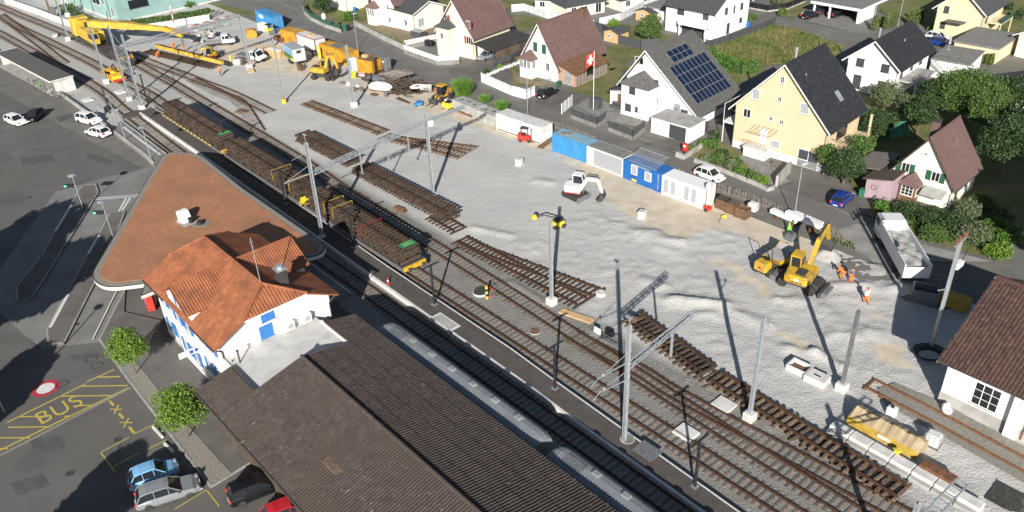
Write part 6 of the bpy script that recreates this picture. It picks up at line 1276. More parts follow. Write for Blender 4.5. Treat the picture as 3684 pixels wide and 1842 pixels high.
# dumper
dm = thing('site_dumper', 'yellow site dumper with roll bar and grey skip', 'dumper', (27.09,73.85), math.radians(38))
for x in (-1.1,1.1):
    for sy in (-1,1): wheel(dm, x, sy*.85, .52, .45, 'steel_grey')
MB().bx(-1.9,1.7,-.5,.5,.55,.9).build('chassis', 'steel_dark', dm); MB().cbox((-1.35,0,1.25),(1.2,1.5,.9),.12).build('engine_cover', 'yellow_paint', dm)
MB().extr([(-.1,1.5),(2.3,1.55),(2.9,2.05),(2.6,2.05),(2.2,1.75),(.9,1.0),(.1,1.0)][:3]+[(1.9,.95),(.3,.9)],(0,-1.1,0),(1,0,0),(0,0,1),(0,1,0),2.2).build('skip', 'yellow_paint', dm, fix=True)
MB().add([(.0,-1.0,1.56),(2.25,-1.0,1.62),(2.8,-.95,2.06),(2.8,.95,2.06),(2.25,1.0,1.62),(.0,1.0,1.56)],[(0,1,4,5),(1,2,3,4)]).build('skip_floor', 'concrete', dm)
MB().tube([(-.8,-.65,1.5),(-1.0,-.65,3.2),(-1.0,.65,3.2),(-.8,.65,1.5)], .05, 6).build('roll_bar', 'black', dm); MB().cbox((-.75,0,1.75),(.45,.5,.25),.05).build('seat', 'black', dm); MB().tube([(-.25,0,1.5),(-.4,0,2.0)],.03,6).build('steering_column', 'black', dm)
MB().add([(-1.96,-.25,1.05),(-1.96,.25,1.05),(-1.96,0,1.45)],[(0,2,1)]).build('warning_triangle', 'red_paint', dm)
# wheel loader with forks
ldr = thing('wheel_loader', 'yellow wheel loader with pallet forks beside the tarpaulin blocks', 'loader', (-10.17,128.25), math.radians(-125))
for x in (-1.1,1.1):
    for sy in (-1,1): wheel(ldr, x, sy*.8, .55, .42, 'steel_grey')
MB().cbox((-1.2,0,1.2),(1.7,1.3,.9),.15).build('engine_cover', 'orange_yellow', ldr); MB().bx(-.5,1.3,-.45,.45,.6,1.1).build('frame', 'orange_yellow', ldr)
lc_ = MB().bx(-.55,.55,-.6,.6,1.1,2.5).build('cab', 'glass', ldr); MB().cbox((0,0,2.58),(1.3,1.35,.16),.05).build('cab_roof', 'orange_yellow', lc_)
for sy in (-1,1): MB().tube([(.6,sy*.4,1.4),(1.9,sy*.4,1.2),(2.4,sy*.4,.6)], .09, 6).build('lift_arm', 'steel_dark', ldr)
ff = MB().bx(2.4,2.5,-.8,.8,.15,1.0).build('fork_carriage', 'steel_dark', ldr)
for y in (-.5,.5): MB().bx(2.5,3.7,y-.06,y+.06,.12,.18).build('fork', 'steel_dark', ff)
# forklift
fk = thing('forklift', 'small red forklift in front of the white ribbed container', 'forklift', (2.60,110.43), math.radians(-20))
MB().cbox((-.1,0,.6),(1.9,1.05,.75),.12).build('body', 'red_paint', fk); MB().cbox((-.75,0,1.05),(.6,.95,.35),.08).build('counterweight', 'red_paint', fk)
for x in (-.6,.65):
    for sy in (-1,1): wheel(fk, x, sy*.45, .26, .2)
og_ = MB()
for x, y in ((-.7,-.45),(-.7,.45),(.55,-.45),(.55,.45)): og_.tube([(x,y,.9),(x*.85,y,2.05)],.035,5)
og_.build('overhead_guard_post', 'black', fk); MB().bx(-.65,.55,-.5,.5,2.05,2.1).build('overhead_guard', 'steel_dark', fk); MB().cbox((-.2,0,1.1),(.5,.5,.3),.05).build('seat', 'black', fk)
MB().bx(.95,1.05,-.4,-.3,.1,2.1).bx(.95,1.05,.3,.4,.1,2.1).bx(.95,1.05,-.3,.3,1.9,2.0).build('mast', 'steel_dark', fk)
for y in (-.25,.25): MB().bx(1.05,1.95,y-.05,y+.05,.08,.12).build('fork', 'steel_dark', fk)

# ================================================================ CONTAINERS AND STORES
def cont(A, B, label, m, W=2.44, h=2.6, ribs=True, roofm=None, name='container', group='site containers', z=0.):
    a, b = V3(A,0), V3(B,0); d = b-a; L = d.length; t = thing(name, label, 'container', (a.x,a.y,z), math.atan2(d.y,d.x), group)
    MB().bx(.06,L-.06,.06,W-.06,.12,h-.06).build('shell', m, t)
    fr = MB()
    for x in (0,L-.12):
        for y in (0,W-.12): fr.bx(x,x+.12,y,y+.12,0,h)
    for z0 in (0,h-.12): fr.bx(.12,L-.12,0,.1,z0,z0+.12).bx(.12,L-.12,W-.1,W,z0,z0+.12).bx(0,.1,.12,W-.12,z0,z0+.12).bx(L-.1,L,.12,W-.12,z0,z0+.12)
    fr.build('frame', m if roofm != 'red' else 'red_shutter', t)
    if ribs:
        rb = MB(); n = int(L/.28)
        for k in range(n): x = .15+k*(L-.4)/n; rb.bx(x,x+.12,.02,.06,.14,h-.14)
        for k in range(int(W/.28)): y = .15+k*.28; rb.bx(L-.06,L-.02,y,y+.12,.14,h-.14); rb.bx(.02,.06,y,y+.12,.14,h-.14)
        rb.build('corrugation', m, t)
    MB().bx(.1,L-.1,.1,W-.1,h-.06,h+.02).build('roof_panel', roofm if roofm and roofm != 'red' else m, t)
    return t, L
c1_, L1 = cont((6.20,106.71), (10.50,102.30), 'plain light blue steel container with faded roof', 'blue_container', roofm='blue_light_roof'); MB().box((1.6,1.2,2.68),(1.5,1.0,.08),rz=.5).build('loose_plate', 'wood_grey', c1_)
c2_, L2 = cont((10.54,102.17), (14.73,97.53), 'white container with grey shutter front and grey patched roof', 'container_white', ribs=False, roofm='flat_roof'); MB().bx(1.3,L2-.2,-.02,.02,.25,2.35).build('shutter', 'roller_blind', c2_)
c3_, L3 = cont((14.79,97.37), (18.84,92.66), 'dark blue office container carrying galvanised roof grating', 'blue_office', ribs=True)
for x, w, z0, h in ((1.35,1.0,1.15,1.3),(3.6,1.05,1.0,1.25)): window(c3_, (x,0,z0-.1), (1,0,0), w, h, n=(0,-1,0), pane='roller_blind', bars=(0,0), sill=False)
for k, chh in enumerate('CONTAINER'): text(chh, .3, 'yellow_bright', c3_, (L3-.45,-.01,2.3-k*.24), (math.pi/2,0,0), 'lettering')
text('CONTAINER-VERMIETUNG', .24, 'yellow_bright', c3_, (2.9,-.01,2.42), (math.pi/2,0,0), 'lettering'); MB().bx(1.4,2.1,-.12,-.02,.5,.95).build('letter_box', 'sign_blue', c3_); MB().bx(1.5,2.3,-.03,-.01,.15,.45).build('poster', 'yellow_bright', c3_)
gq_ = thing('grating_stack', 'galvanised scaffold gratings stacked on the blue office container', 'grating', c3_.location, c3_.rotation_euler.z)
for k in range(2):
    gm = MB(); yo = .3+.9*k; zz = 2.66+.5*k
    for i in range(22): gm.tube([(.6+i*.21,yo-.1,zz),(.75+i*.21,yo+1.2,zz+.55)], .025, 4)
    gm.tube([(.5,yo-.1,zz),(5.3,yo-.1,zz)],.04,4).tube([(.7,yo+1.2,zz+.55),(5.5,yo+1.2,zz+.55)],.04,4); gm.build('grating', 'galv', gq_)
c4_, L4_ = cont((18.87,92.41), (23.07,87.89), 'white site office container with four frosted windows', 'container_white', ribs=False, roofm='white_plastic')
for x in (.25,1.3,3.3,4.35): window(c4_, (x,0,.35), (1,0,0), .85, 1.95, n=(0,-1,0), pane='roller_blind', bars=(0,0), sill=False)
c5_, L5 = cont((-1.50,115.06), (4.78,108.76), 'white ribbed container behind the red forklift', 'container_white')
MB().bx(.3,L5-.3,-.05,0,.15,.3).build('rust_streaks', 'rusty', c5_)
rmp = thing('timber_ramp', 'rust brown ramp board leaning between white and blue containers', 'ramp', (5.50,109.07), math.radians(0)); q_ = V3((6.39,110.92),0)-V3((4.86,108.79),0); rmp.rotation_euler.z = math.atan2(q_.y,q_.x); MB().extr([(-1.6,0),(1.6,.5),(1.6,.6),(-1.6,.1)],(0,-.5,0),(1,0,0),(0,0,1),(0,1,0),1.0).build('board', 'wood_brown', rmp, fix=True)
c6_, L6 = cont((-52.33,179.32), (-47.46,173.18), 'blue shipping container with white name sign at the yard corner', 'blue_container', W=2.44); MB().bx(1.6,3.6,-.03,.05,1.55,2.15).build('name_sign', 'white_plastic', c6_); MB().bx(1.75,3.4,-.035,-.03,1.8,1.95).build('sign_print', 'red_paint', c6_)
for k in range(4): MB().tube([(L6+.03,.4+.55*k,.2),(L6+.03,.4+.55*k,2.4)], .025, 5).build('locking_bar', 'alu', c6_)
c7_, L7 = cont((-43.92,164.76,2.40), (-40.18,161.53,2.40), 'open yellow container with timber on its roof', 'orange_yellow', h=2.4)
c8_, L8 = cont((-40.00,160.82,2.60), (-35.48,155.99,2.60), 'white container with red frame edges', 'container_white', ribs=False, roofm='red'); MB().bx(3.4,4.6,.6,1.6,2.66,3.0).build('timber_crate', 'wood_new', c8_)
c9_, L9 = cont((-34.26,153.97,2.50), (-27.99,147.18,2.50), 'yellow crew container with open door and sheets on its roof', 'orange_yellow', h=2.5); MB().bx(.3,1.3,-.75,-.68,.1,2.2).build('open_door', 'yellow_bright', c9_); MB().bx(.45,.95,-.76,-.75,1.2,1.6).build('notice', 'white_plastic', c9_); MB().bx(2.8,5.6,.5,2.0,2.54,2.6).build('roof_sheets', 'steel_grey', c9_)
c10_, L10 = cont((-26.01,144.19,2.40), (-23.03,142.03,2.40), 'yellow ribbed container with rusty roof beside the toilet cabin', 'orange_yellow', h=2.4, roofm='rust_roof'); MB().cbox((.9,1.4,2.65),(1.0,.9,.5),.05).build('roof_crate', 'wood_new', c10_)
wc = thing('toilet_cabin', 'white and teal portable toilet cabin', 'toilet', (-26.79,145.26), AU); MB().cbox((0,0,1.1),(1.15,1.15,2.2),.08).build('cabin', 'white_plastic', wc); MB().bx(-.58,-.57,-.4,.4,.1,1.95).bx(-.4,.4,-.585,-.575,.1,1.95).build('door', 'teal_wall', wc)
gt_ = thing('metal_stillage', 'grey sheet metal bin standing by the sleeper pile', 'bin', (-20.93,144.51), AU); MB().cbox((0,0,1.2),(1.6,1.2,2.4),.06).build('bin', 'steel_grey', gt_); MB().bx(-.81,-.80,-.3,.3,1.4,1.8).bx(-.4,.4,-.615,-.605,1.5,1.8).build('label_plate', 'fence_light', gt_)
# box trailer with a painted side
bt = thing('box_trailer', 'white box trailer with a landscape mural on its side', 'trailer', (-37.98,148.28), 0); aa, bb = V3((-37.35,145.92,0.90),0), V3((-40.03,150.20,0.90),0); bt.rotation_euler.z = math.atan2(aa.y-bb.y, aa.x-bb.x); LT = max(4.8,(aa-bb).length)
MB().bx(-LT,0,0,2.3,.9,3.1).build('box_body', 'container_white', bt); MB().bx(-LT-.03,.03,-.03,2.33,3.1,3.14).build('roof', 'roller_blind', bt)
MB().bx(-LT+.1,-.1,-.015,0,1.9,3.0).build('mural_sky', 'car_sky', bt); MB().bx(-LT+.1,-.1,-.016,0,.95,1.9).build('mural_meadow', 'leaf_hedge', bt); MB().bx(-1.4,-.15,-.02,0,.95,1.5).build('mural_flower', 'yellow_bright', bt)
MB().bx(0,.02,.7,1.6,2.3,2.9).build('fan_grille', 'steel_dark', bt); MB().bx(-LT,0,.2,2.1,.7,.9).build('chassis', 'steel_dark', bt)
for x in (-LT*.62,-LT*.42):
    for y in (.15,2.15): wheel(bt, x, y, .38, .25)
MB().bx(-.15,-.05,.4,.5,0,.7).bx(-.15,-.05,1.8,1.9,0,.7).build('landing_leg', 'steel_dark', bt)
def pallet(p, rz, label, n=6):
    t = thing('pallet_stack', label, 'pallets', (p[0],p[1],0), rz, 'pallet stacks')
    for k in range(n):
        pm_ = MB(); z = k*.145
        for j in range(5): pm_.bx(-.6,.6,-.4+j*.175,-.3+j*.175,z+.12,z+.145)
        for j in (-.36,-.05,.26): pm_.bx(-.6,.6,j,j+.1,z,z+.12)
        pm_.build('pallet', 'wood_brown', t)
    return t
pallet((-36.57,146.51), AU, 'pallets stacked behind the mural trailer', 7); pallet((-21.59,131.86), AU+.2, 'pallets below the white boat cover', 2)
ts = thing('timber_stack', 'stack of fresh timber beams under white foil', 'timber', (-43.21,155.61), UXA+.2)
for k in range(5):
    for j in range(5): MB().bx(-2.4+random.uniform(-.2,.2),2.4+random.uniform(-.2,.2),-.75+j*.3,-.48+j*.3,.05+k*.27,.3+k*.27).build('beam', 'wood_new', ts)
MB().bx(-1.0,2.5,-.85,.0,1.42,1.48).build('foil', 'white_plastic', ts)
sk_ = thing('rusty_crates', 'open rusty crates filled with fittings between timber and yellow container', 'crate', (-44.89,164.97), AU)
for x in (-1.3,.3):
    q = MB()
    for a in ((0,1.4,0,.06),(0,1.4,1.1,1.16),(0,.06,.06,1.1),(1.34,1.4,.06,1.1)): q.bx(x+a[0],x+a[1],a[2],a[3],0,.9)
    q.build('crate_wall', 'rusty', sk_); MB().bx(x+.06,x+1.34,.06,1.1,0,.5).build('fittings', 'sleeper_tan', sk_)
os_ = thing('orange_skip', 'round orange waste bin at the far yard corner', 'bin', (-50.79,168.49), math.radians(20)); MB().extr([(-1.0,.3),(-.7,0),(.7,0),(1.05,.4),(1.0,1.3),(.5,1.7),(-.6,1.7),(-1.05,1.1)],(0,-.8,0),(1,0,0),(0,0,1),(0,1,0),1.6).build('bin', 'orange_yellow', os_, fix=True); MB().bx(.3,1.12,-.55,.55,.95,1.5).build('opening', 'rusty', os_)
wb = thing('white_tub', 'white concrete tub beside the blue shipping container', 'tub', (-49.58,173.20), AU); q = MB()
for a in ((-.9,.9,-.7,-.58),(-.9,.9,.58,.7),(-.9,-.78,-.58,.58),(.78,.9,-.58,.58)): q.bx(a[0],a[1],a[2],a[3],0,1.5)
q.bx(-.78,.78,-.58,.58,0,1.2).build('tub', 'concrete_white', wb)
dg = thing('yellow_roller', 'yellow framed compactor with black canopy between blue and yellow containers', 'compactor', (-47.51,170.43), AU); MB().cbox((0,0,.7),(1.6,1.1,.7),.1).build('body', 'yellow_bright', dg); MB().cyl((.9,0,.45),.45,1.1,16,'Y').build('drum', 'steel_grey', dg); MB().bx(-.6,.6,-.6,.6,1.9,2.0).build('canopy', 'black', dg)
for x, y in ((-.55,-.55),(-.55,.55),(.55,-.55),(.55,.55)): MB().tube([(x,y,1.0),(x,y,1.9)],.04,5).build('canopy_post', 'yellow_bright', dg)
rb_ = thing('rubble_heap', 'heap of pale broken concrete beside the white crew cab flatbed', 'rubble', (-60.31,168.21))
rr_ = random.Random(5)
for k in range(34):
    a, d = rr_.uniform(0,6.28), rr_.uniform(0,3.0); s = rr_.uniform(.35,1.0); MB().box((d*math.cos(a),d*math.sin(a),s*.3+max(0,1.6-d*.55)),(s*1.4,s,s*.6),a,rr_.uniform(-.4,.4),rr_.uniform(-.4,.4)).build('block', 'concrete', rb_)
pp = thing('concrete_pipe', 'short white concrete pipe and drum beside the flatbed truck', 'pipe', (-49.00,151.06), math.radians(-15)); MB().lathe([(.5,-.8),(.5,.6),(.38,.6),(.38,-.8)],(0,0,.5),16,'X').build('pipe', 'concrete_white', pp); MB().lathe([(.62,.75),(.62,1.15)],(0,0,.62),18,'X').build('drum', 'wood_grey', pp)
yw = thing('yellow_marker_post', 'small yellow marker post beside the white pipe', 'post', (-50.77,152.72)); MB().cbox((0,0,.65),(.35,.3,1.3),.04).build('post', 'yellow_bright', yw)
rwp = thing('marker_pole', 'red and white striped marker pole by the retaining wall', 'pole', (-68.20,174.91))
for k in range(6): MB().cyl((0,0,.45+k*.9),.1,.9,8).build('band', 'white_plastic' if k % 2 else 'red_paint', rwp)
lat = thing('lattice_boom_section', 'grey lattice beam lying from the crane head toward the mast', 'beam', (0,0,0)); la_, lb2 = Vector((-73.54,165.42,0.80)), Vector((-60.35,175.33,0.80)); lat.location = (la_.x,la_.y,0); dv = lb2-la_; lat.rotation_euler.z = math.atan2(dv.y,dv.x)
truss(MB(), (0,0,.35), (dv.length,0,.35), .7, 1.1).build('lattice', 'galv', lat)
for k in range(7): MB().bx(dv.length*.55+k*1.6,dv.length*.55+k*1.6+.7,-.5,-.42,.6,.75).build('band', 'red_paint' if k % 2 else 'white_plastic', lat)
pl_ = thing('sleeper_pile', 'big heap of dark used sleepers along the road', 'sleepers', (-18.28,136.22), AU)
for k in range(170):
    x, y = rr_.uniform(-8.5,5.5), rr_.uniform(-2.8,3.2); lay_ = rr_.choice((0,1,1,2,3)) if abs(x+1) < 5 else rr_.choice((0,0,1))
    MB().box((x,y,.1+.19*lay_),(2.5,.25,.17),rr_.gauss(.0,.13) if rr_.random() < .7 else rr_.gauss(1.57,.25),0,0).build('used_sleeper', 'wood_dark', pl_)
for k in range(14): MB().box((-4.5+k*.33,1.6,.95+.02*k),(3.6,.2,.12),rr_.uniform(.4,1.2),0,-.25).build('loose_plank', 'wood_grey', pl_)
jk = random.Random(9)
for i, (p, m_, s_, lb) in enumerate((((-26.22,141.22),'yellow_bright',(.9,.5,1.0),'yellow hydraulic attachment standing behind the mast'),((-26.68,137.25),'pink_wrap',(.8,.7,.7),'pink wrapped bundle left of the mast foot'),((-24.88,141.57),'pink_wrap',(1.3,.9,.4),'flat pink wrapped bundle behind the yellow attachment'),((-24.73,144.46),'wood_new',(1.1,.9,.8),'small wooden crate in front of the yellow ribbed container'),((-24.89,136.54),'white_plastic',(.8,.6,.3),'white sack on planks left of the boat cover'),((-25.27,134.41),'wood_brown',(1.0,.7,.6),'brown box below the pink bundle'),((-23.98,134.74),'wood_grey',(1.8,.8,.3),'grey boards left of the boat cover'),((-27.70,138.36),'wood_grey',(1.6,1.0,.15),'loose grey sheet leaning by the excavator wheel'),((-19.56,130.93),'steel_grey',(.7,.5,.8),'grey metal box right of the pallets'),((-15.68,130.24),'lichen',(1.3,1.0,.25),'olive mat on the sand below the sleepers'),((-16.31,128.30),'wood_dark',(3.4,.5,.2),'two dark sleepers lying alone on the sand'),((-35.46,154.87),'steel_dark',(1.6,1.2,.9),'dark pallet box behind the mural trailer'),((-34.31,154.71),'white_plastic',(.6,.5,1.3),'white sack hanging beside the open yellow door'),((-45.55,146.73),'wood_new',(1.2,.8,.6),'timber packing at the foot of the pickup mast'),((-13.52,90.94),'wood_brown',(1.5,1.0,.35),'small pile of boards beside the long panel stack'),((-42.25,126.66),'wood_brown',(1.5,1.1,.3),'small pile of boards beside the far wagon shadow'),((11.41,64.85),'sleeper_tan',(1.2,.7,.25),'tan blocks on the skewed panel pair'),((-93.49,174.99),'concrete_white',(1.6,.8,.5),'white concrete piece beside the left track'),((-59.70,166.12),'galv',(.8,.6,.9),'grey cabinet by the rubble heap'))):
    t = thing('yard_item', lb, ('attachment','bundle','bundle','crate','sack','box','boards','sheet','box','mat','sleepers','box','sack','timber','boards','boards','blocks','concrete','cabinet')[i], V3(p, .86 if i == 16 else 0), AU+jk.uniform(-.4,.4))
    for k in range(3): MB().cbox((jk.uniform(-.2,.2)*s_[0],jk.uniform(-.25,.25)*s_[1],s_[2]*(k+.5)/3),(s_[0]*jk.uniform(.75,1),s_[1]*jk.uniform(.7,1),s_[2]/3),.03,jk.uniform(-.2,.2)).build('piece', m_, t)
bo = thing('covered_boat', 'boat shaped load under a white tarpaulin on pallets', 'tarpaulin', (-20.74,134.11), UXA+.5)
MB().loft([[(x,-w,.35),(x,w,.35),(x,w*1.08,.35+h*.45),(x,w*.35,.35+h),(x,-w*.35,.35+h),(x,-w*1.08,.35+h*.45)] for x, w, h in ((-2.2,.15,.45),(-1.5,.65,.9),(-.5,.9,1.1),(.7,.9,1.05),(1.6,.7,.85),(2.2,.25,.5))]).build('cover', 'white_plastic', bo, fix=True); MB().bx(-1.6,1.6,-.7,.7,0,.36).build('pallet_base', 'wood_brown', bo)
ht = thing('tarpaulin_hump', 'grey tarpaulin hump behind the white boat cover', 'tarpaulin', (-21.76,138.63), UXA+.1); MB().loft([[(x,-w,0),(x,w,0),(x,w*.8,h*.8),(x,0,h),(x,-w*.8,h*.8)] for x, w, h in ((-2.4,.3,.3),(-1.6,.7,1.0),(0,.75,1.15),(1.6,.7,1.0),(2.6,.4,.5))]).build('cover', 'steel_grey', ht, fix=True)
wt = thing('white_hose_ring', 'white rolled hose lying on the dark sleepers', 'hose', (-14.65,133.42,0.50), .3); tm = MB(); n = 16
ring = [(1.0*math.cos(a*2*math.pi/n),.62*math.sin(a*2*math.pi/n),.15) for a in range(n+1)]; tm.tube(ring, .16, 6, False).build('hose', 'white_plastic', wt)
bp_ = thing('stone_slab', 'pale stone slab leaning behind the black bicycle', 'slab', (-13.16,132.72), UXA+.6); MB().box((0,.25,.55),(2.0,.15,1.1),0,-.35).build('slab', 'concrete', bp_)
def bicycle(p, rz, label, m='black', lean=.12, group=None):
    t = thing('bicycle', label, 'bicycle', V3(p), rz, group); t.rotation_euler.x = lean
    for x in (-.52,.52):
        w_ = MB(); k = 18; w_.tube([(x+.33*math.cos(i*2*math.pi/k),0,.34+.33*math.sin(i*2*math.pi/k)) for i in range(k+1)], .022, 5, False).build('wheel', 'rubber', t)
    MB().tube([(-.52,0,.34),(-.1,0,.32),(.38,0,.85),(-.18,0,.85),(-.1,0,.32)], .022, 5).tube([(-.18,0,.85),(-.52,0,.34)], .018, 5).tube([(.36,0,.98),(.4,0,.8),(.52,0,.34)], .02, 5).build('frame', m, t)
    MB().cbox((-.2,0,.95),(.25,.14,.06),.02).build('saddle', 'black', t); MB().tube([(.34,-.28,1.0),(.38,0,1.02),(.34,.28,1.0)], .016, 5).build('handlebar', 'black', t); return t
bicycle((-13.02,131.77), UXA+.75, 'black bicycle leaning on the pale stone slab', 'black', .2)
for p, m_, lb in (((-85.04,145.14),'black','black bicycle leftmost inside the shelter'),((-83.15,143.37),'steel_dark','dark bicycle left of the green bicycle in the shelter'),((-82.09,142.24),'lime','bright green bicycle in the shelter'),((-80.51,140.31),'black','dark bicycle right of the green bicycle in the shelter'),((-78.44,138.60),'white_plastic','white bicycle in the shelter row'),((-77.06,137.24),'black','black bicycle near the shelter end wall'),((-75.92,136.40),'alu','silver bicycle near the shelter end wall'),((-74.99,135.82),'black','black bicycle nearest the shelter end wall')):
    bicycle(V3(p,.05)+Vector((.2,.5,0)), bs.rotation_euler.z+1.2, lb, m_, .1, 'bicycles in the shelter')
bv = thing('site_cart', 'small blue and white site cart near the wheel loader', 'cart', (-13.88,126.26), math.radians(25)); MB().cbox((0,0,.35),(1.5,.8,.4),.1).build('body', 'blue_container', bv); MB().cbox((.15,0,.65),(.8,.7,.35),.1).build('cover', 'blue_office', bv)
for x in (-.5,.5):
    for y in (-.38,.38): wheel(bv, x, y, .16, .12)
gm_ = thing('mixer_machine', 'yellow and black power unit in front of the wheel loader', 'machine', (-9.19,124.22), AU+.2); MB().cbox((0,0,.75),(1.5,.9,.8),.08).build('housing', 'yellow_bright', gm_); MB().cbox((.25,.1,1.3),(.9,.7,.4),.06).build('engine', 'black', gm_); MB().cbox((-.1,-.1,1.55),(.35,.3,.25),.05).build('air_filter', 'white_plastic', gm_)
for x in (-.6,.6): MB().bx(x-.06,x+.06,-.4,-.3,0,.4).bx(x-.06,x+.06,.3,.4,0,.4).build('leg', 'black', gm_)
for i, (A, B) in enumerate((((-7.64,124.47),(-4.94,122.48)),((-3.84,119.91),(-1.27,118.43)))):
    a, b = V3(A,0), V3(B,0); d = b-a; t = thing('tarpaulin_block', ('grey tarpaulin covered block next to the wheel loader','grey tarpaulin covered block nearest the white ribbed container')[i], 'tarpaulin', (a.x,a.y,0), UXA, 'grey tarpaulin blocks'); mb = MB(); n = 14
    rg1 = []
    for lev, (z, k) in enumerate(((0,1.08),(.5,1.0),(1.1,1.02),(1.55,.96))):
        r_ = []
        for j in range(4*n):
            f = j/n; s_ = int(f); e = f-s_; cx_ = [(-1,-1),(1,-1),(1,1),(-1,1)]; p0, p1 = cx_[s_], cx_[(s_+1)%4]; x = p0[0]+(p1[0]-p0[0])*e; y = p0[1]+(p1[1]-p0[1])*e
            w_ = 1+.05*(3-lev)/3*math.sin(j*1.7)+rr_.uniform(-.015,.015); r_.append((2.6+x*3.0*k*w_, y*1.15*k*w_+.4, z+rr_.uniform(-.03,.03)))
        rg1.append(r_)
    mb.loft(rg1).build('tarpaulin', 'tarp_grey', t, fix=True)
    for k in range(3): MB().box((1.0+k*1.5,.3+.3*(k%2),1.6),(.45,.25,.1),.4).build('weight_stone', 'steel_dark', t)
cv = thing('steel_beam_pair', 'pair of rusty beams lying along the tarpaulin blocks', 'beam', (-8.09,124.10), UXA); la_ = (V3((1.55,113.91),0)-V3((-8.09,124.10),0)); cv.rotation_euler.z = math.atan2(la_.y,la_.x); MB().bx(0,la_.length*1.15,-.5,-.1,0,.3).bx(0,la_.length*1.15,.1,.5,0,.3).build('beam', 'rusty', cv)
for i, p in enumerate(((1.51,102.53),(15.58,86.49))):
    t = thing('concrete_cube', ('white concrete cube nearest the red forklift','white concrete cube in the middle of the sand')[i], 'concrete block', V3(p), AU+.3, 'concrete cubes'); MB().cbox((0,0,.45),(.85,.85,.95),.04).build('block', 'concrete_white', t); MB().tube([(-.1,0,.92),(0,0,1.02),(.1,0,.92)],.02,4).build('lifting_eye', 'steel_dark', t)
for i, p in enumerate(((25.54,87.98),(26.34,86.90),(27.25,85.59))):
    t = thing('wooden_crate', ('brown plank crate furthest left by the picket fence','middle brown plank crate by the picket fence','open brown plank crate nearest the tank')[i], 'crate', V3(p), AU+.05, 'brown plank crates')
    for k in range(6): MB().bx(-.72,.72,-.62,-.58,.05+k*.21,.23+k*.21).bx(-.72,.72,.58,.62,.05+k*.21,.23+k*.21).bx(-.72,-.68,-.58,.58,.05+k*.21,.23+k*.21).bx(.68,.72,-.58,.58,.05+k*.21,.23+k*.21).build('plank_ring', 'wood_brown', t)
    if i < 2: MB().bx(-.74,.74,-.64,.64,1.31,1.36).build('lid', 'wood_dark', t)
    else: MB().bx(-.66,.66,-.56,.56,.02,.95).build('filling', 'sleeper_tan', t)
def ibc(p, label, z=0):
    t = thing('ibc_tank', label, 'tank', V3(p,z), AU+.1, 'caged liquid tanks'); MB().cbox((0,0,.65),(1.1,.9,1.0),.1).build('tank', 'container_white', t); g = MB()
    for k in range(5): z0 = .2+k*.22; g.tube([(-.57,-.47,z0),(.57,-.47,z0),(.57,.47,z0),(-.57,.47,z0),(-.57,-.47,z0)],.015,4)
    for x in (-.57,-.2,.2,.57): g.tube([(x,-.47,.15),(x,-.47,1.15)],.015,4); g.tube([(x,.47,.15),(x,.47,1.15)],.015,4)
    g.build('cage', 'alu', t); MB().bx(-.6,.6,-.5,.5,0,.14).build('pallet', 'wood_dark', t)
ibc((28.83,86.93), 'white caged tank beside the brown plank crates'); ibc((32.43,47.75), 'translucent caged tank at the end of the yellow tarpaulin')
fl = thing('floodlight_trailer', 'white floodlight mast on a small red wheeled trailer', 'floodlight', (23.59,87.52), AU); MB().cbox((0,0,.45),(.9,.6,.4),.06).build('generator', 'red_paint', fl); MB().tube([(-.2,0,.4),(-.2,0,2.9)],.05,6).build('mast', 'white_plastic', fl); MB().lathe([(.05,2.8),(.3,3.0),(.33,3.3),(.22,3.55),(.02,3.6)],(-.2,0,0),12).build('balloon_lamp', 'white_plastic', fl)
for y in (-.4,.4): wheel(fl, 0, y, .22, .12)
wbm = thing('wrapped_beams', 'long white wrapped beams lying along the picket fence', 'beam', (30.45,85.70), 0); la_ = V3((34.32,80.43),0)-V3((30.45,85.70),0); wbm.rotation_euler.z = math.atan2(la_.y,la_.x); Lw = la_.length
for k, (x0, x1, y, z0) in enumerate(((0,Lw*.55,0,.4),(Lw*.3,Lw,.1,.9),(Lw*.35,Lw*.95,.75,.75))): MB().bx(x0,x1,y,y+.7,z0,z0+.45).build('beam', 'white_plastic', wbm)
for x in (Lw*.15,Lw*.5,Lw*.85): MB().bx(x-.1,x+.1,-.1,1.4,0,.75 if x > Lw*.4 else .4).build('support', 'rusty', wbm)
lmw = thing('lime_bag', 'bright green cone shaped cover beside the wrapped beams', 'cover', (31.48,81.58)); MB().lathe([(.28,0),(.25,.5),(.05,1.3)],(0,0,0),8).build('cover', 'lime', lmw)
lmd = thing('lime_device', 'small yellow-green device on a hose in the sand', 'device', (25.10,85.65), .3); MB().cbox((0,0,.2),(.6,.25,.3),.05).build('body', 'yellow_bright', lmd); MB().tube([(-.3,0,.05),(-.9,-.4,.04),(-1.2,-1.0,.04)],.03,5).build('hose', 'steel_dark', lmd)
bkt = thing('excavator_bucket', 'spare grey excavator bucket and tool lying by the beams', 'bucket', (31.28,80.02), .5); MB().extr([(-.6,0),(.5,0),(.7,.4),(.4,.8),(-.5,.7)],(0,-.5,0),(1,0,0),(0,0,1),(0,1,0),1.0).build('shell', 'steel_grey', bkt, fix=True); MB().tube([(.1,0,.7),(-.2,.2,1.1)],.1,6).build('coupler', 'black', bkt)
gh = thing('gravel_mound', 'small pale mound of fresh gravel below the excavator bucket', 'gravel', (33.98,76.19)); mb = MB(); secs = []
for r, z in ((1.5,0),(1.2,.35),(.7,.75),(.15,1.0)): secs.append([(r*(1+.12*math.sin(5*a))*math.cos(a*2*math.pi/16),r*(1+.1*math.cos(3*a))*math.sin(a*2*math.pi/16),z+rr_.uniform(-.04,.04)) for a in range(16)])
mb.loft(secs).build('mound', 'concrete', gh, fix=True); tag(gh, None, None, None, 'stuff')
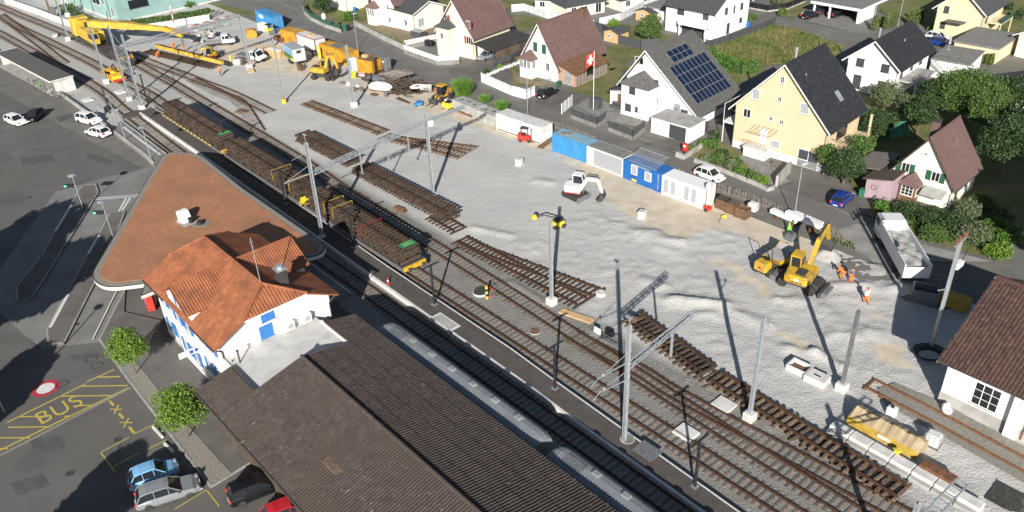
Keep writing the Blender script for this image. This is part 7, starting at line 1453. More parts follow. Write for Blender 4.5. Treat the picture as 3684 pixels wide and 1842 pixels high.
# ---- lower right corner
tp = thing('covered_machine', 'long machine under a tan and yellow tarpaulin', 'tarpaulin', (26.74,50.48), 0); la_ = V3((30.47,46.13),0)-V3((26.68,50.55),0); tp.location = V3((26.68,50.55),0); tp.rotation_euler.z = math.atan2(la_.y,la_.x); Lp = la_.length
def tarpsec(x, k): return [(x,-.05+.05*math.sin(x*5),0),(x,.02+.04*math.sin(x*3.3),.35*k),(x,.12,.72*k),(x,1.0,1.3*k),(x,1.75,.95*k),(x,2.0,0)]
sec = [tarpsec(Lp*i/30, 1+.05*math.sin(i*.76)+.03*math.sin(i*1.9)+(-.1 if i in (0,30) else 0)) for i in range(31)]
MB().loft([s[2:5] for s in sec], cap=False, closed=False).build('tarpaulin_top', 'tarp_tan', tp); MB().loft([s[0:3] for s in sec], cap=False, closed=False).build('tarpaulin_skirt', 'tarp_yellow', tp); MB().loft([s[4:6] for s in sec], cap=False, closed=False).build('tarpaulin_skirt', 'tarp_yellow', tp)
MB().poly(sec[0]).build('tarpaulin_end', 'tarp_yellow', tp); MB().poly(sec[-1]).build('tarpaulin_end', 'tarp_tan', tp); MB().bx(Lp*.45,Lp*.62,-.02,0,.3,.62).build('notice', 'white_plastic', tp)
ct = thing('concrete_trough', 'long precast concrete cable trough beside the raised panel', 'trough', (25.31,50.10), 0); la_ = V3((32.91,40.90),0)-V3((25.31,50.10),0); ct.rotation_euler.z = math.atan2(la_.y,la_.x); n = 7
for k in range(n): MB().cbox((la_.length*(k+.5)/n,0,.3),(la_.length/n-.06,.95,.6),.05).build('trough_unit', 'concrete_white', ct)
for k in range(n): MB().cbox((la_.length*(k+.5)/n,-.72,.15),(la_.length/n-.08,.4,.3),.04).build('cover_slab', 'concrete', ct)
rp_1 = thing('rust_plate', 'rust brown steel box lying on the trough end', 'plate', (30.98,44.05), 0); rp_1.rotation_euler.z = ct.rotation_euler.z; MB().cbox((0,.25,.75),(2.6,.9,.3),.04).build('box', 'rusty', rp_1)
tag(MB().cbox((0,0,.12),(.45,.4,.24),.03).build('timber_wedge', 'yellow_bright', None, V3((29.07,46.48),.6), .6), 'yellow block on the concrete trough', 'block')
wcn = thing('white_canister', 'white square canister with black cap behind the tarpaulin', 'canister', (30.67,51.32), AU); MB().cbox((0,0,.4),(.75,.7,.8),.08).build('tank', 'white_plastic', wcn); MB().lathe([(.14,.8),(.14,.92)],(0,0,0),10).build('cap', 'black', wcn)
gtb = thing('grey_tub', 'grey plastic tub by the goods building wall', 'tub', (35.22,51.28), .2); MB().lathe([(.38,0),(.45,.35),(.42,.4)],(0,0,0),14).cbox((0,.2,.6),(.6,.3,.4),.06).build('tub', 'fence_light', gtb)
gr_ = thing('iron_grate', 'dark iron grate lying at the lower right edge', 'grate', (35.57,41.85), AU); gg = MB()
for k in range(16): gg.bx(-1.4,1.4,-1.2+k*.155,-1.12+k*.155,0,.08)
gg.bx(-1.4,-1.3,-1.2,1.2,.081,.12).bx(1.3,1.4,-1.2,1.2,.081,.12).build('bars', 'steel_dark', gr_)
hb = thing('hatch_box', 'open white concrete box with boards inside', 'hatch', (25.02,57.41), AU+.05); q = MB()
for a in ((-.95,.95,-.7,-.55),(-.95,.95,.55,.7),(-.95,-.8,-.55,.55),(.8,.95,-.55,.55)): q.bx(a[0],a[1],a[2],a[3],0,.6)
q.build('walls', 'concrete_white', hb)
for k in range(4): MB().bx(-.6,.6,-.4+k*.2,-.25+k*.2,.1,.3).build('board', 'wood_brown', hb)
hs = thing('hatch_slab', 'solid white concrete hatch cover with tools on top', 'hatch', (26.05,55.84), AU+.05); MB().cbox((0,0,.33),(1.9,1.4,.65),.04).build('slab', 'concrete_white', hs); MB().bx(-.3,.3,-.1,.0,.66,.72).build('tool', 'black', hs)
for i, p in enumerate(((13.51,50.12),(17.34,53.25),(-66.13,138.59) if 0 else (-66.08,138.63),(-70.35,135.33))):
    tag(MB().cbox((0,0,.1),(1.7,1.5,.2),.03).build('concrete_plate', 'concrete_white', None, V3(p), AU), ('flat concrete plate in the gravel beside the platform track','flat concrete plate below the raised track panel','pale concrete plate in the sand by the lattice tower','pale concrete plate beside the bicycle shelter')[i], 'concrete plate', 'concrete plates')
for i, (p, r_, m_, z) in enumerate((((1.89,64.80),.5,'wood_brown',.04),((8.91,70.69),.5,'concrete_white',.25),((8.61,49.27),.55,'concrete_dark',.49),((-3.41,71.90),.75,'steel_dark',.2))):
    t = thing('round_cover', ('brown round shaft cover between the tracks','white shaft ring at the end of the dark switch panel','flat round hatch on the middle platform','large black round cover beside the yellow pump')[i], 'cover', V3(p,0), 0, 'round shaft covers'); MB().lathe([(r_*1.08,0),(r_*1.08,z)],(0,0,0),20).build('ring', 'concrete_white', t); MB().lathe([(r_,z),(r_,z+.03)],(0,0,0),20).build('lid', m_, t)
yp = thing('striped_pump', 'yellow and black striped signal pump on the ballast', 'pump', (-2.74,70.84), 0)
for k in range(5): MB().cyl((0,0,.15+k*.3),.14,.3,10).build('band', 'yellow_bright' if k % 2 == 0 else 'black', yp)
MB().tube([(.1,0,.1),(.8,.1,.3),(.9,-.2,1.0),(.3,0,1.4)],.03,5).build('hose', 'red_paint', yp)
tmb = thing('timber_beams', 'three fresh timber beams lying by the lone mast foot', 'timber', (6.05,66.97), 0); la_ = V3((7.07,66.47),0)-V3((5.04,67.89),0); tmb.rotation_euler.z = math.atan2(la_.y,la_.x)
for k in range(3): MB().bx(-1.8,1.8,-.35+k*.28,-.13+k*.28,0,.16).build('beam', 'wood_new', tmb)
sw = thing('switch_motor', 'dark switch motor with a white arrow sign beside the switch track', 'switch', (8.98,63.75), AU); MB().cbox((0,0,.3),(.9,.5,.5),.06).build('motor', 'black', sw); MB().bx(-1.2,-.4,-.9,-.84,.2,.9).build('arrow_sign', 'white_plastic', sw); MB().bx(-.3,1.6,-1.1,-.7,.05,.25).build('cover_plate', 'steel_grey', sw)
for i, p in enumerate(((9.99,47.86),)): tag(MB().cbox((0,0,.02),(1.9,1.5,.04),.01).build('steel_hatch', 'steel_grey', None, V3(p,.485), AU), 'grey square steel hatch on the middle platform', 'hatch')
gnr = thing('grey_skip', 'open grey waste skip in the shade of the goods building', 'skip', (40.53,67.40), AU+.4); q = MB()
for a in ((-1.2,1.2,-.9,-.8),(-1.2,1.2,.8,.9),(-1.2,-1.1,-.8,.8),(1.1,1.2,-.8,.8)): q.bx(a[0],a[1],a[2],a[3],0,1.4)
q.bx(-1.1,1.1,-.8,.8,0,.2).build('walls', 'steel_grey', gnr)
gen = thing('generator_box', 'olive yellow generator box in the shade of the goods building', 'generator', (42.74,66.03), AU); MB().cbox((0,0,.75),(2.8,1.2,1.3),.08).build('housing', 'tarp_yellow', gen); MB().bx(-1.2,1.2,-.4,.4,0,.12).build('skid', 'steel_dark', gen)
pw = thing('power_pole', 'wooden power pole with insulators and transformer in the shade', 'pole', (37.75,59.71), AU)
MB().bx(-.14,.14,-.14,.14,0,11.5).build('pole', 'galv', pw); MB().bx(-.06,.06,-1.1,1.1,11.2,11.35).build('crossarm', 'galv', pw)
for y in (-1.0,-.3,.4,1.0): MB().lathe([(.07,11.35),(.13,11.5),(.07,11.65),(.13,11.8),(.06,12.0)],(0,y,0),8).build('insulator', 'rusty', pw)
MB().tube([(0,0,6.5),(0,-2.2,7.4)],.06,6).build('bracket', 'galv', pw); MB().cbox((0,1.0,8.6),(.5,1.2,.5),.06).build('switch_box', 'white_plastic', pw); MB().tube([(0,.9,11.2),(.2,1.8,10.2),(.1,1.4,8.8)],.03,5).build('cable', 'black', pw)
coil = thing('cable_coil', 'dark heap of coiled cable at the foot of the power pole', 'cable', (37.13,58.73))
for k in range(5): MB().tube([((1.0+.12*k)*math.cos(a*.42),(.8+.1*k)*math.sin(a*.42),.08+.09*k) for a in range(16)],.06,5,False).build('cable', 'black', coil)

# ================================================================ PEOPLE
def skinmesh(verts, edges, radii, m, name, parent, root=0, sub=2):
    me = bpy.data.meshes.new(name); me.from_pydata(verts, edges, []); o = bpy.data.objects.new(name, me); COL.objects.link(o)
    md_ = o.modifiers.new('s', 'SKIN'); md_.use_smooth_shade = True
    for i, sv in enumerate(me.skin_vertices[0].data): sv.radius = (radii[i], radii[i]); sv.use_root = (i == root)
    o.modifiers.new('d', 'SUBSURF').levels = sub; bpy.context.view_layer.update()
    m2 = bpy.data.meshes.new_from_object(o.evaluated_get(bpy.context.evaluated_depsgraph_get())); bpy.data.objects.remove(o)
    m2.materials.clear(); m2.materials.append(M(m)); m2.name = name; q = bpy.data.objects.new(name, m2); COL.objects.link(q); q.parent = parent; return q
def person(p, rz, label, pose='stand', top='orange_hivis', legs='orange_hivis', helmet='orange_hivis', z=0.):
    t = thing('person', label, 'person', V3(p, z), rz, 'track workers')
    if pose == 'stand': J = dict(pel=(0,0,.95),spi=(.02,0,1.2),che=(.03,0,1.4),nek=(.03,0,1.52),hed=(.05,0,1.67),top=(.05,0,1.76),hL=(0,.1,.9),kL=(.06,.11,.5),aL=(0,.12,.08),tL=(.16,.13,.04),hR=(0,-.1,.9),kR=(.02,-.12,.5),aR=(-.06,-.13,.08),tR=(.1,-.15,.04),sL=(.03,.2,1.42),eL=(.06,.27,1.14),wL=(.2,.24,.92),fL=(.27,.22,.85),sR=(.03,-.2,1.42),eR=(.08,-.27,1.14),wR=(.24,-.2,.95),fR=(.32,-.17,.9))
    elif pose == 'walk': J = dict(pel=(0,0,.93),spi=(.04,0,1.18),che=(.07,0,1.38),nek=(.09,0,1.5),hed=(.12,0,1.65),top=(.12,0,1.74),hL=(0,.1,.88),kL=(.2,.1,.5),aL=(.26,.1,.08),tL=(.42,.1,.05),hR=(0,-.1,.88),kR=(-.06,-.1,.48),aR=(-.32,-.1,.14),tR=(-.2,-.1,.04),sL=(.07,.2,1.4),eL=(-.08,.26,1.13),wL=(-.06,.24,.9),fL=(-.02,.23,.83),sR=(.07,-.2,1.4),eR=(.16,-.26,1.13),wR=(.34,-.2,.98),fR=(.42,-.18,.94))
    else: J = dict(pel=(-.15,0,.78),spi=(.06,0,.98),che=(.24,0,1.1),nek=(.34,0,1.15),hed=(.46,0,1.2),top=(.54,0,1.24),hL=(-.13,.1,.75),kL=(.1,.14,.46),aL=(-.05,.14,.08),tL=(.1,.15,.04),hR=(-.13,-.1,.75),kR=(.12,-.14,.46),aR=(-.03,-.14,.08),tR=(.12,-.15,.04),sL=(.24,.2,1.1),eL=(.4,.24,.85),wL=(.5,.16,.62),fL=(.54,.12,.54),sR=(.24,-.2,1.1),eR=(.42,-.24,.86),wR=(.54,-.14,.64),fR=(.58,-.1,.56))
    K = list(J); I = {k: i for i, k in enumerate(K)}; rad = dict(pel=.13,spi=.125,che=.14,nek=.055,hed=.095,top=.07,hL=.1,kL=.07,aL=.05,tL=.045,hR=.1,kR=.07,aR=.05,tR=.045,sL=.07,eL=.05,wL=.038,fL=.04,sR=.07,eR=.05,wR=.038,fR=.04)
    E_ = [('pel','spi'),('spi','che'),('che','nek'),('nek','hed'),('hed','top')]+[(a+s,b+s) for s in 'LR' for a, b in (('h','k'),('k','a'),('a','t'),('s','e'),('e','w'),('w','f'))]+[('pel','hL'),('pel','hR'),('che','sL'),('che','sR')]
    b = skinmesh([J[k] for k in K], [(I[a],I[b]) for a, b in E_], [rad[k] for k in K], 'skin', 'body', t)
    def cloth(ks, es, m_, name, g, cut=None):
        J2 = {k: Vector(J[k]) for k in ks}
        if cut:
            for k, (a, f) in cut.items(): J2[k] = Vector(J[a])+(Vector(J[k])-Vector(J[a]))*f
        return skinmesh([tuple(J2[k]) for k in ks], [(ks.index(a),ks.index(b_)) for a, b_ in es], [rad[k]+g for k in ks], m_, name, t)
    cloth(['spi','pel','che','sL','eL','wL','sR','eR','wR'], [('pel','spi'),('spi','che'),('che','sL'),('sL','eL'),('eL','wL'),('che','sR'),('sR','eR'),('eR','wR')], top, 'jacket', .028, {'wL':('eL',.75),'wR':('eR',.75)})
    cloth(['pel','hL','kL','aL','hR','kR','aR'], [('pel','hL'),('hL','kL'),('kL','aL'),('pel','hR'),('hR','kR'),('kR','aR')], legs, 'trousers', .025, {'aL':('kL',.9),'aR':('kR',.9)})
    for s in 'LR': a, b_ = Vector(J['a'+s]), Vector(J['t'+s]); MB().tube([a+Vector((-.05,0,-.02)),a,b_+Vector((.03,0,0))], .06, 8).build('boot', 'black', t)
    for k in ('hL','hR'): pass
    hd_ = Vector(J['hed']); tp_ = Vector(J['top']); MB().lathe([(.125,-.02),(.128,.02),(.11,.09),(.06,.13),(.01,.14)], tuple(hd_+Vector((0,0,.03))), 12).build('helmet' if helmet else 'hair', helmet or 'wood_brown', t)
    return t
person((33.93,71.77), math.radians(120), 'crouching worker in orange with reflective stripes next to the grey shirt worker', 'bend', helmet='orange_hivis', top='orange_hivis', legs='orange_hivis')
person((34.60,70.97), math.radians(60), 'worker in grey shirt and orange shorts seen from behind by the truck', 'stand', 'cloth_grey', 'orange_hivis', None)
person((34.71,67.17), math.radians(100), 'worker in white shirt, orange trousers and red helmet on the gravel', 'walk', 'container_white', 'orange_hivis', 'red_paint')
person((-66.00,157.21), math.radians(20), 'bending orange worker left of the lifting beam', 'bend')
person((-64.72,162.91), math.radians(-60), 'orange worker behind the left part of the lifting beam', 'bend')
person((-61.95,160.64), math.radians(200), 'orange worker behind the middle of the lifting beam', 'stand')
person((-50.59,145.06), math.radians(90), 'orange worker walking at the end of the hanging track panel', 'walk', 'orange_hivis', 'cloth_grey', 'orange_hivis')
person((-11.25,130.87), math.radians(-70), 'orange worker bending in front of the wheel loader', 'bend')

# ================================================================ VEGETATION
def leaves(vols, n, size, seed=0, shell=.45, droop=0.):
    rs = np.random.RandomState(seed); C = []; wts = np.array([v[3]*v[4]*v[5] for v in vols]); wts = wts/wts.sum()
    for v, k in zip(vols, rs.multinomial(n, wts)):
        d = rs.normal(size=(k,3)); d /= np.linalg.norm(d,axis=1)[:,None]; r = 1-shell*rs.rand(k)**1.6
        lump = 1+.16*np.sin(d[:,0]*5+seed)*np.cos(d[:,1]*4.3+seed*2)+.1*np.sin(d[:,2]*7+d[:,0]*3)
        C.append(np.array(v[:3])+d*(r*lump)[:,None]*np.array(v[3:6]))
    C = np.concatenate(C); k = len(C); a = rs.normal(size=(k,3)); a /= np.linalg.norm(a,axis=1)[:,None]; b = np.cross(a, rs.normal(size=(k,3))); b /= np.linalg.norm(b,axis=1)[:,None]
    s = (size*(.6+.8*rs.rand(k)))[:,None]; a, b = a*s, b*s*.7; V = np.stack([C-a,C-b*.9,C+a,C+b*.9],1).reshape(-1,3)
    V[:,2] = np.maximum(V[:,2], .03)
    return V, np.arange(4*k).reshape(k,4)
def foliage(name, vols, n, size, m, parent, seed=0, shell=.45):
    V, Fc = leaves(vols, n, size, seed, shell); me = bpy.data.meshes.new(name); me.from_pydata(V.tolist(), [], Fc.tolist()); me.materials.append(M(m)); o = bpy.data.objects.new(name, me); COL.objects.link(o); o.parent = parent; return o
def tree(p, label, h, r, m, n=2600, size=.16, seed=1, lobes=6, trunk=None, name='tree', cat='tree', group=None, flat=.85, z0=None):
    t = thing(name, label, cat, V3(p,0), 0, group); rs = random.Random(seed); cz = h-r*flat; cz = max(cz, r*flat*.8) if z0 is None else z0
    vols = [(0,0,cz,r*.72,r*.72,r*flat*.78)]
    for k in range(lobes):
        a = k*2*math.pi/lobes+rs.uniform(-.3,.3); q = rs.uniform(.42,.62)*r; vols.append((q*math.cos(a),q*math.sin(a),cz+rs.uniform(-.35,.4)*r*flat,r*rs.uniform(.4,.55),r*rs.uniform(.4,.55),r*flat*rs.uniform(.4,.55)))
    vols.append((0,0,cz+r*flat*.45,r*.45,r*.45,r*flat*.5))
    foliage('crown', vols, n, size, m, t, seed)
    tb_ = MB().tube([(0,0,0),(.04,.03,cz*.5),(0,0,cz)], trunk or .06*r+.05, 7, r2=.03)
    for k in range(4): a = k*1.6+seed; tb_.tube([(0,0,cz*.62),(r*.28*math.cos(a),r*.28*math.sin(a),cz*.85),(r*.5*math.cos(a),r*.5*math.sin(a),cz+r*.1)], .035*r, 5, r2=.015)
    tb_.build('trunk', 'bark', t); return t
def bush(p, label, r, h, m, n=900, size=.13, seed=1, name='bush', cat='bush', group='garden bushes', spread=None):
    t = thing(name, label, cat, V3(p,0), 0, group); rs = random.Random(seed); vols = []
    for k in range(5): a = k*1.256+rs.uniform(-.4,.4); q = r*.42; vols.append((q*math.cos(a),q*math.sin(a),h*.45,r*.6,r*.6,h*.5*rs.uniform(.8,1.1)))
    vols.append((0,0,h*.55,r*.6,r*.6,h*.5)); foliage('foliage', vols, n, size, m, t, seed, .6); MB().tube([(0,0,0),(0,0,h*.5)], .05, 5).build('stem', 'bark', t); return t
def hedge(pts, label, w, h, m, dens=55, size=.13, seed=1, group=None):
    q = [V3(p,0) for p in pts]; L = sum((q[i+1]-q[i]).length for i in range(len(q)-1)); o = q[0]; t = thing('hedge', label, 'hedge', o, 0, group); rs = np.random.RandomState(seed); C = []; core = MB()
    for i in range(len(q)-1):
        a, b = q[i]-o, q[i+1]-o; d = b-a; l = d.length; k = int(l*dens*(w+h)); nn = Vector((-d.y,d.x,0)).normalized(); s = rs.rand(k); side = rs.rand(k)
        off = np.where(side < .33, -w/2, np.where(side < .66, w/2, (rs.rand(k)-.5)*w)); zz = np.where(side < .66, rs.rand(k)*h, h)+rs.normal(size=k)*.06; off = off+rs.normal(size=k)*.07
        hv = 1+.07*np.sin(s*l*1.3+seed)+.05*np.sin(s*l*3.1)
        C.append(np.stack([a.x+d.x*s+nn.x*off, a.y+d.y*s+nn.y*off, zz*hv],1)); core.box(((a+b)/2).to_tuple()[:2]+(h*.46,), (l,w*.8,h*.92), math.atan2(d.y,d.x))
    C = np.concatenate(C); k = len(C); a = rs.normal(size=(k,3)); a /= np.linalg.norm(a,axis=1)[:,None]; b = np.cross(a, rs.normal(size=(k,3))); b /= np.linalg.norm(b,axis=1)[:,None]; s = (size*(.6+.8*rs.rand(k)))[:,None]
    V = np.stack([C-a*s,C-b*s*.7,C+a*s,C+b*s*.7],1).reshape(-1,3); V[:,2] = np.maximum(V[:,2],.02); me = bpy.data.meshes.new('foliage'); me.from_pydata(V.tolist(), [], np.arange(4*k).reshape(k,4).tolist()); me.materials.append(M(m)); ob = bpy.data.objects.new('foliage', me); COL.objects.link(ob); ob.parent = t
    core.build('branch_core', 'leaf_dark', t); return t
tree((-35.05,60.80), 'small bright green tree nearer the bus lanes in the gravel bed', 5.3, 1.8, 'leaf_bright', 7500, .085, 3, 9, .07, 'maple_tree', group='young trees in the gravel bed', flat=1.12)
tree((-27.48,52.10), 'small bright green tree nearer the shed in the gravel bed', 5.8, 2.1, 'leaf_bright', 9500, .085, 8, 10, .08, 'maple_tree', group='young trees in the gravel bed', flat=1.12)
# trees left of and below the frame whose shade falls on the square
SD = Vector((math.sin(AZ), math.cos(AZ), 0))/math.tan(EL)
def shade_tree(S, h, r, label, seed, n=5200):
    b = V3(S,0)-SD*(h-r*.9); tree((b.x,b.y), label, h, r, 'leaf_mid', n*2, .42, seed, 8, .35, 'roadside_tree', group='trees beyond the square')
shade_tree((-58.70,86.26), 15, 5.2, 'tall roadside tree shading the outer bus lane', 11); shade_tree((-51.23,78.35), 14, 4.6, 'tall roadside tree shading the bus islands', 12); shade_tree((-56.40,75.04), 16, 6.5, 'tall roadside tree shading the left edge of the square', 13, 7000); shade_tree((-46.27,61.75), 9, 2.2, 'slender roadside tree shading the bus marking', 14, 1500); shade_tree((-45.97,57.47), 9, 2.4, 'slender roadside tree shading the hatched bay', 15, 1500); shade_tree((-32.15,46.05), 9, 2.6, 'low roadside tree shading the parked cars', 16, 2600); shade_tree((-32.58,44.31), 9, 2.6, 'low roadside tree below the parked cars', 17, 2600)
shade_tree((58.89,86.16), 15, 4.6, 'tall tree right of the frame shading the cottage garden', 18); shade_tree((57.88,80.47), 14, 4.2, 'tall tree right of the frame shading the garden path', 19); shade_tree((63.20,91.05), 16, 4.5, 'tall tree right of the frame shading the back garden', 20)
lpb = V3((-43.22,72.21),0)-SD*7.2; lpt = thing('square_lamp', 'tall lamp below the frame edge of the square', 'lamp', lpb); MB().tube([(0,0,0),(0,0,7)],.07,8).build('pole', 'galv', lpt); MB().lathe([(.05,7),(.45,7.2),(.45,7.3),(.02,7.4)],(0,0,0),12).build('lamp_head', 'glass_light', lpt)
# right-hand gardens
GT = 'garden trees on the right'
tree((64.67,110.21), 'large dense dark green tree behind the cream cottage', 8.5, 4.6, 'leaf_mid', 21000, .125, 21, 8, group=GT)
tree((61.52,112.06), 'dark green tree left of the large dense tree', 6.5, 3.0, 'leaf_dark', 9000, .125, 22, 7, group=GT)
tree((55.79,115.42), 'pale grey green tree in front of the white black-roofed house', 5.0, 2.6, 'leaf_grey', 7000, .11, 23, 7, group=GT)
tree((57.61,111.36), 'pale shrub-like tree right of the grey green tree', 4.2, 2.0, 'leaf_grey', 5000, .11, 24, 6, group=GT)
tree((50.85,105.87), 'broad dark shrub tree behind the balcony', 4.5, 2.6, 'leaf_dark', 7000, .12, 25, 6, group=GT)
tree((61.35,92.91), 'dark conifer-like tree with visible trunk behind the cottage', 8.5, 3.6, 'leaf_dark', 14000, .125, 26, 8, group=GT)
tree((64.56,103.75), 'bright topped tree behind the cottage chimney', 7.0, 3.0, 'leaf_mid', 9000, .125, 27, 7, group=GT)
tree((73.39,112.66), 'dark tree against the cream villa wall', 6.0, 2.8, 'leaf_dark', 8000, .125, 28, 7, group=GT)
tree((66.67,97.42), 'dark tree at the right frame edge', 8.5, 3.6, 'leaf_dark', 12000, .13, 29, 7, group=GT)
tree((57.27,107.29), 'dark tree behind the left slope of the cottage roof', 5.5, 2.6, 'leaf_dark', 7000, .125, 30, 7, group=GT)
tree((41.80,93.07), 'dense dark laurel tree beside the yellow house garage', 5.2, 2.4, 'leaf_dark', 7500, .11, 31, 7, group=GT, flat=1.0)
tree((40.23,95.81), 'ivy green shrub tree between yellow house and laurel', 4.2, 1.6, 'leaf_mid', 1900, .14, 32, 6, group=GT)
tree((44.96,96.83), 'light green tree rising behind the laurel', 4.8, 1.8, 'leaf_mid', 2200, .15, 33, 6, group=GT)
bush((43.38,85.30), 'upright green bush in front of the wooden bay', .85, 1.9, 'leaf_hedge', 1100, .11, 41)
for i, (p, r, h, m_, lb) in enumerate((((45.87,83.86),1.7,1.9,'leaf_dark','clipped dark bush below the striped awning'),((47.70,82.27),2.0,2.0,'leaf_dark','brownish green bush right of the awning bush'),((49.27,80.52),2.0,2.2,'leaf_dark','dark bush below the cottage corner'),((51.97,82.61),1.6,2.6,'leaf_grey','pale grey bush at the cottage corner'),((50.59,78.19),2.1,2.1,'leaf_grey','hazy grey bush near the goods building roof'),((53.23,79.06),1.7,2.0,'leaf_mid','green bush beside the lower garden path'),((54.05,77.46),1.5,2.0,'leaf_hedge','bright green bush at the garden corner'),((51.64,74.92),1.5,1.4,'leaf_bright','yellow green bush above the brown tiled roof'),((46.55,78.96),1.6,1.4,'leaf_mid','low bush along the gravel truck road'),((55.13,85.49),1.4,1.6,'leaf_mid','bush behind the cottage side path'))): bush(p, lb, r, h, m_, 3400, .10, 50+i)
# plants in front of the yellow house
for i, (p, r, h, m_) in enumerate((((24.98,104.52),.8,1.0,'leaf_mid'),((27.07,105.98),.9,1.2,'leaf_hedge'),((29.15,107.82),.8,1.5,'leaf_dark'),((26.35,100.85),.9,1.1,'leaf_grey'),((27.83,100.39),1.0,1.5,'leaf_mid'),((28.94,98.45),1.0,1.3,'leaf_grey'),((29.76,96.58),1.1,1.4,'leaf_hedge'),((30.88,95.03),1.0,1.4,'leaf_mid'),((32.01,94.07),.9,1.0,'leaf_bright'),((28.92,102.18),.8,1.3,'leaf_dark'),((30.00,99.56),.9,1.1,'leaf_mid'),((28.27,105.18),.8,1.6,'leaf_mid'))):
    bush(p, 'wild garden bush on the wall in front of the yellow house, number %s from the left' % ('one two three four five six seven eight nine ten eleven twelve'.split()[i]) if 0 else ['low green bush by the red letter box','leafy bush above the red letter box','dark climbing bush at the glazed balcony foot','grey green bush at the corner of the garden wall','tall green bush behind the white hatchback','grey bush above the white hatchback windscreen','fresh green bush in the middle of the garden wall','bushy plant nearest the garage ramp wall','pale tuft at the end of the garden wall','dark bush under the entrance landing','green bush below the garden trestle','green bush under the entrance canopy'][i], r, h, m_, 650, .13, 80+i)
# hedges
hedge([(34.10,146.45),(37.06,139.97),(39.57,134.99),(42.75,135.59)], 'long bright green hedge behind the solar house', 1.6, 2.0, 'leaf_hedge', 60, .13, 3)
hedge([(-82.00,180.61),(-72.84,184.23),(-64.87,189.02)], 'low trimmed hedge along the teal hall', 1.5, 1.0, 'leaf_mid', 45, .16, 4)
for i, (p, r, h, m_, lb) in enumerate((((-98.93,194.33),2.2,2.4,'leaf_mid','bush by the plastic chairs beside the teal hall'),((-94.27,188.67),1.9,1.8,'leaf_dark','dark bush behind the crane counterweight'),((-71.89,195.19),1.6,1.4,'leaf_hedge','round bush above the trimmed hedge'),((-91.03,186.19),1.3,1.2,'leaf_mid','low bush behind the crane boom foot'),((-32.65,177.76),1.9,2.2,'leaf_hedge','feathery bush behind the green fence'),((22.16,165.21),1.2,1.6,'leaf_bright','light green bush beside the dark timber shed'),((24.31,161.47),.8,1.0,'leaf_mid','small bush left of the round garden tree'),((-3.18,140.40),.6,.9,'leaf_dark','small dark bush behind the white panel fence'),((-0.74,142.46),.5,.8,'leaf_bright','small yellow green ball bush on the stone bed'),((2.70,146.10),.6,.9,'leaf_cypress','small ochre bush beside the tiled bay'),((49.88,166.00),1.2,1.3,'leaf_mid','bush beside the blue barrel'),((57.91,175.29),1.3,2.2,'leaf_grey','silvery tree ball above the garden corner'),((56.53,167.84),1.0,1.6,'leaf_cypress','reddish bush at the lane corner'),((80.26,153.90),.6,1.2,'leaf_bright','small cone bush at the pale yellow house'),((101.14,165.35),.8,1.4,'leaf_dark','dark bush at the upper right edge'),((99.55,159.10),1.0,2.0,'leaf_dark','dark hedge bush at the right edge'),((72.67,158.33),.9,1.8,'leaf_mid','flowering bush by the carport'))): bush(p, lb, r, h, m_, 900, .15, 110+i)
tree((-38.52,182.52), 'dark round tree behind the curved green fence', 4.6, 2.2, 'leaf_dark', 2600, .17, 61, 6, group='garden trees')
tree((27.46,155.17), 'round bushy tree on the lawn by the grey fence', 5.6, 2.9, 'leaf_mid', 9000, .12, 62, 7, group='garden trees', z0=2.7)
for i, (p, r, h) in enumerate((((-6.86,130.12),1.7,2.6),((-3.27,126.56),.9,1.2),((-0.62,122.41),1.1,1.7))): 
    t = thing('willow_bush', ('large spiky green bush behind the wheel loader','small green bush between loader and tarpaulin block','green bush beside the last tarpaulin block')[i], 'bush', V3(p,0), 0, 'wild bushes on the yard edge'); rs = np.random.RandomState(i); k = 900 if i == 0 else 400; a = rs.rand(k)*6.28; q = rs.rand(k)**.6*r*.6; x, y = q*np.cos(a), q*np.sin(a); hh_ = h*(.6+.5*rs.rand(k)); dx, dy = np.cos(a)*r*.6*rs.rand(k), np.sin(a)*r*.6*rs.rand(k); w = .05+.05*rs.rand(k)
    V = np.stack([np.stack([x-w,y,0*x],1),np.stack([x+w,y+w,0*x],1),np.stack([x+dx+w*.7,y+dy,hh_*.8],1),np.stack([x+dx*1.3,y+dy*1.3,hh_],1)],1).reshape(-1,3); me = bpy.data.meshes.new('blades'); me.from_pydata(V.tolist(), [], np.arange(4*k).reshape(k,4).tolist()); me.materials.append(M('leaf_hedge')); o = bpy.data.objects.new('foliage', me); COL.objects.link(o); o.parent = t
def cypress(p, label, r, h, seed):
    t = thing('cypress', label, 'cypress', V3(p,0), 0, 'clipped cypresses'); vols = [(0,0,h*.3,r,r,h*.32),(0,0,h*.6,r*.85,r*.85,h*.3),(0,0,h*.82,r*.55,r*.55,h*.2)]; foliage('foliage', vols, 700, .12, 'leaf_cypress', t, seed, .35); MB().tube([(0,0,0),(0,0,h*.8)],.05,5).build('stem', 'bark', t)
for i, p in enumerate(((70.41,155.99),(72.71,156.32),(74.57,157.38),(78.17,158.19),(79.81,159.32),(80.96,160.18))): cypress(p, ['first cypress right of the carport','second cypress right of the carport, beside the flowering bush','third cypress in the row right of the carport','fourth cypress in the row, beside the street lamp','fifth cypress in the row toward the pale yellow house','last cypress in the row toward the pale yellow house'][i], .65, 3.0 if i < 5 else 2.4, 70+i)
for i in range(9):
    b = Vector((77.3,139.4,0))+Vector((math.cos(math.radians(-47)),math.sin(math.radians(-47)),0))*(.4+i*.78)+Vector((-.7,-.7,0))*.7
    cypress((b.x,b.y), '%s small cypress of the row along the gravel roof garage' % ('first','second','third','fourth','fifth','sixth','seventh','eighth','last')[i], .36, 1.5+.25*(i % 3), 90+i)
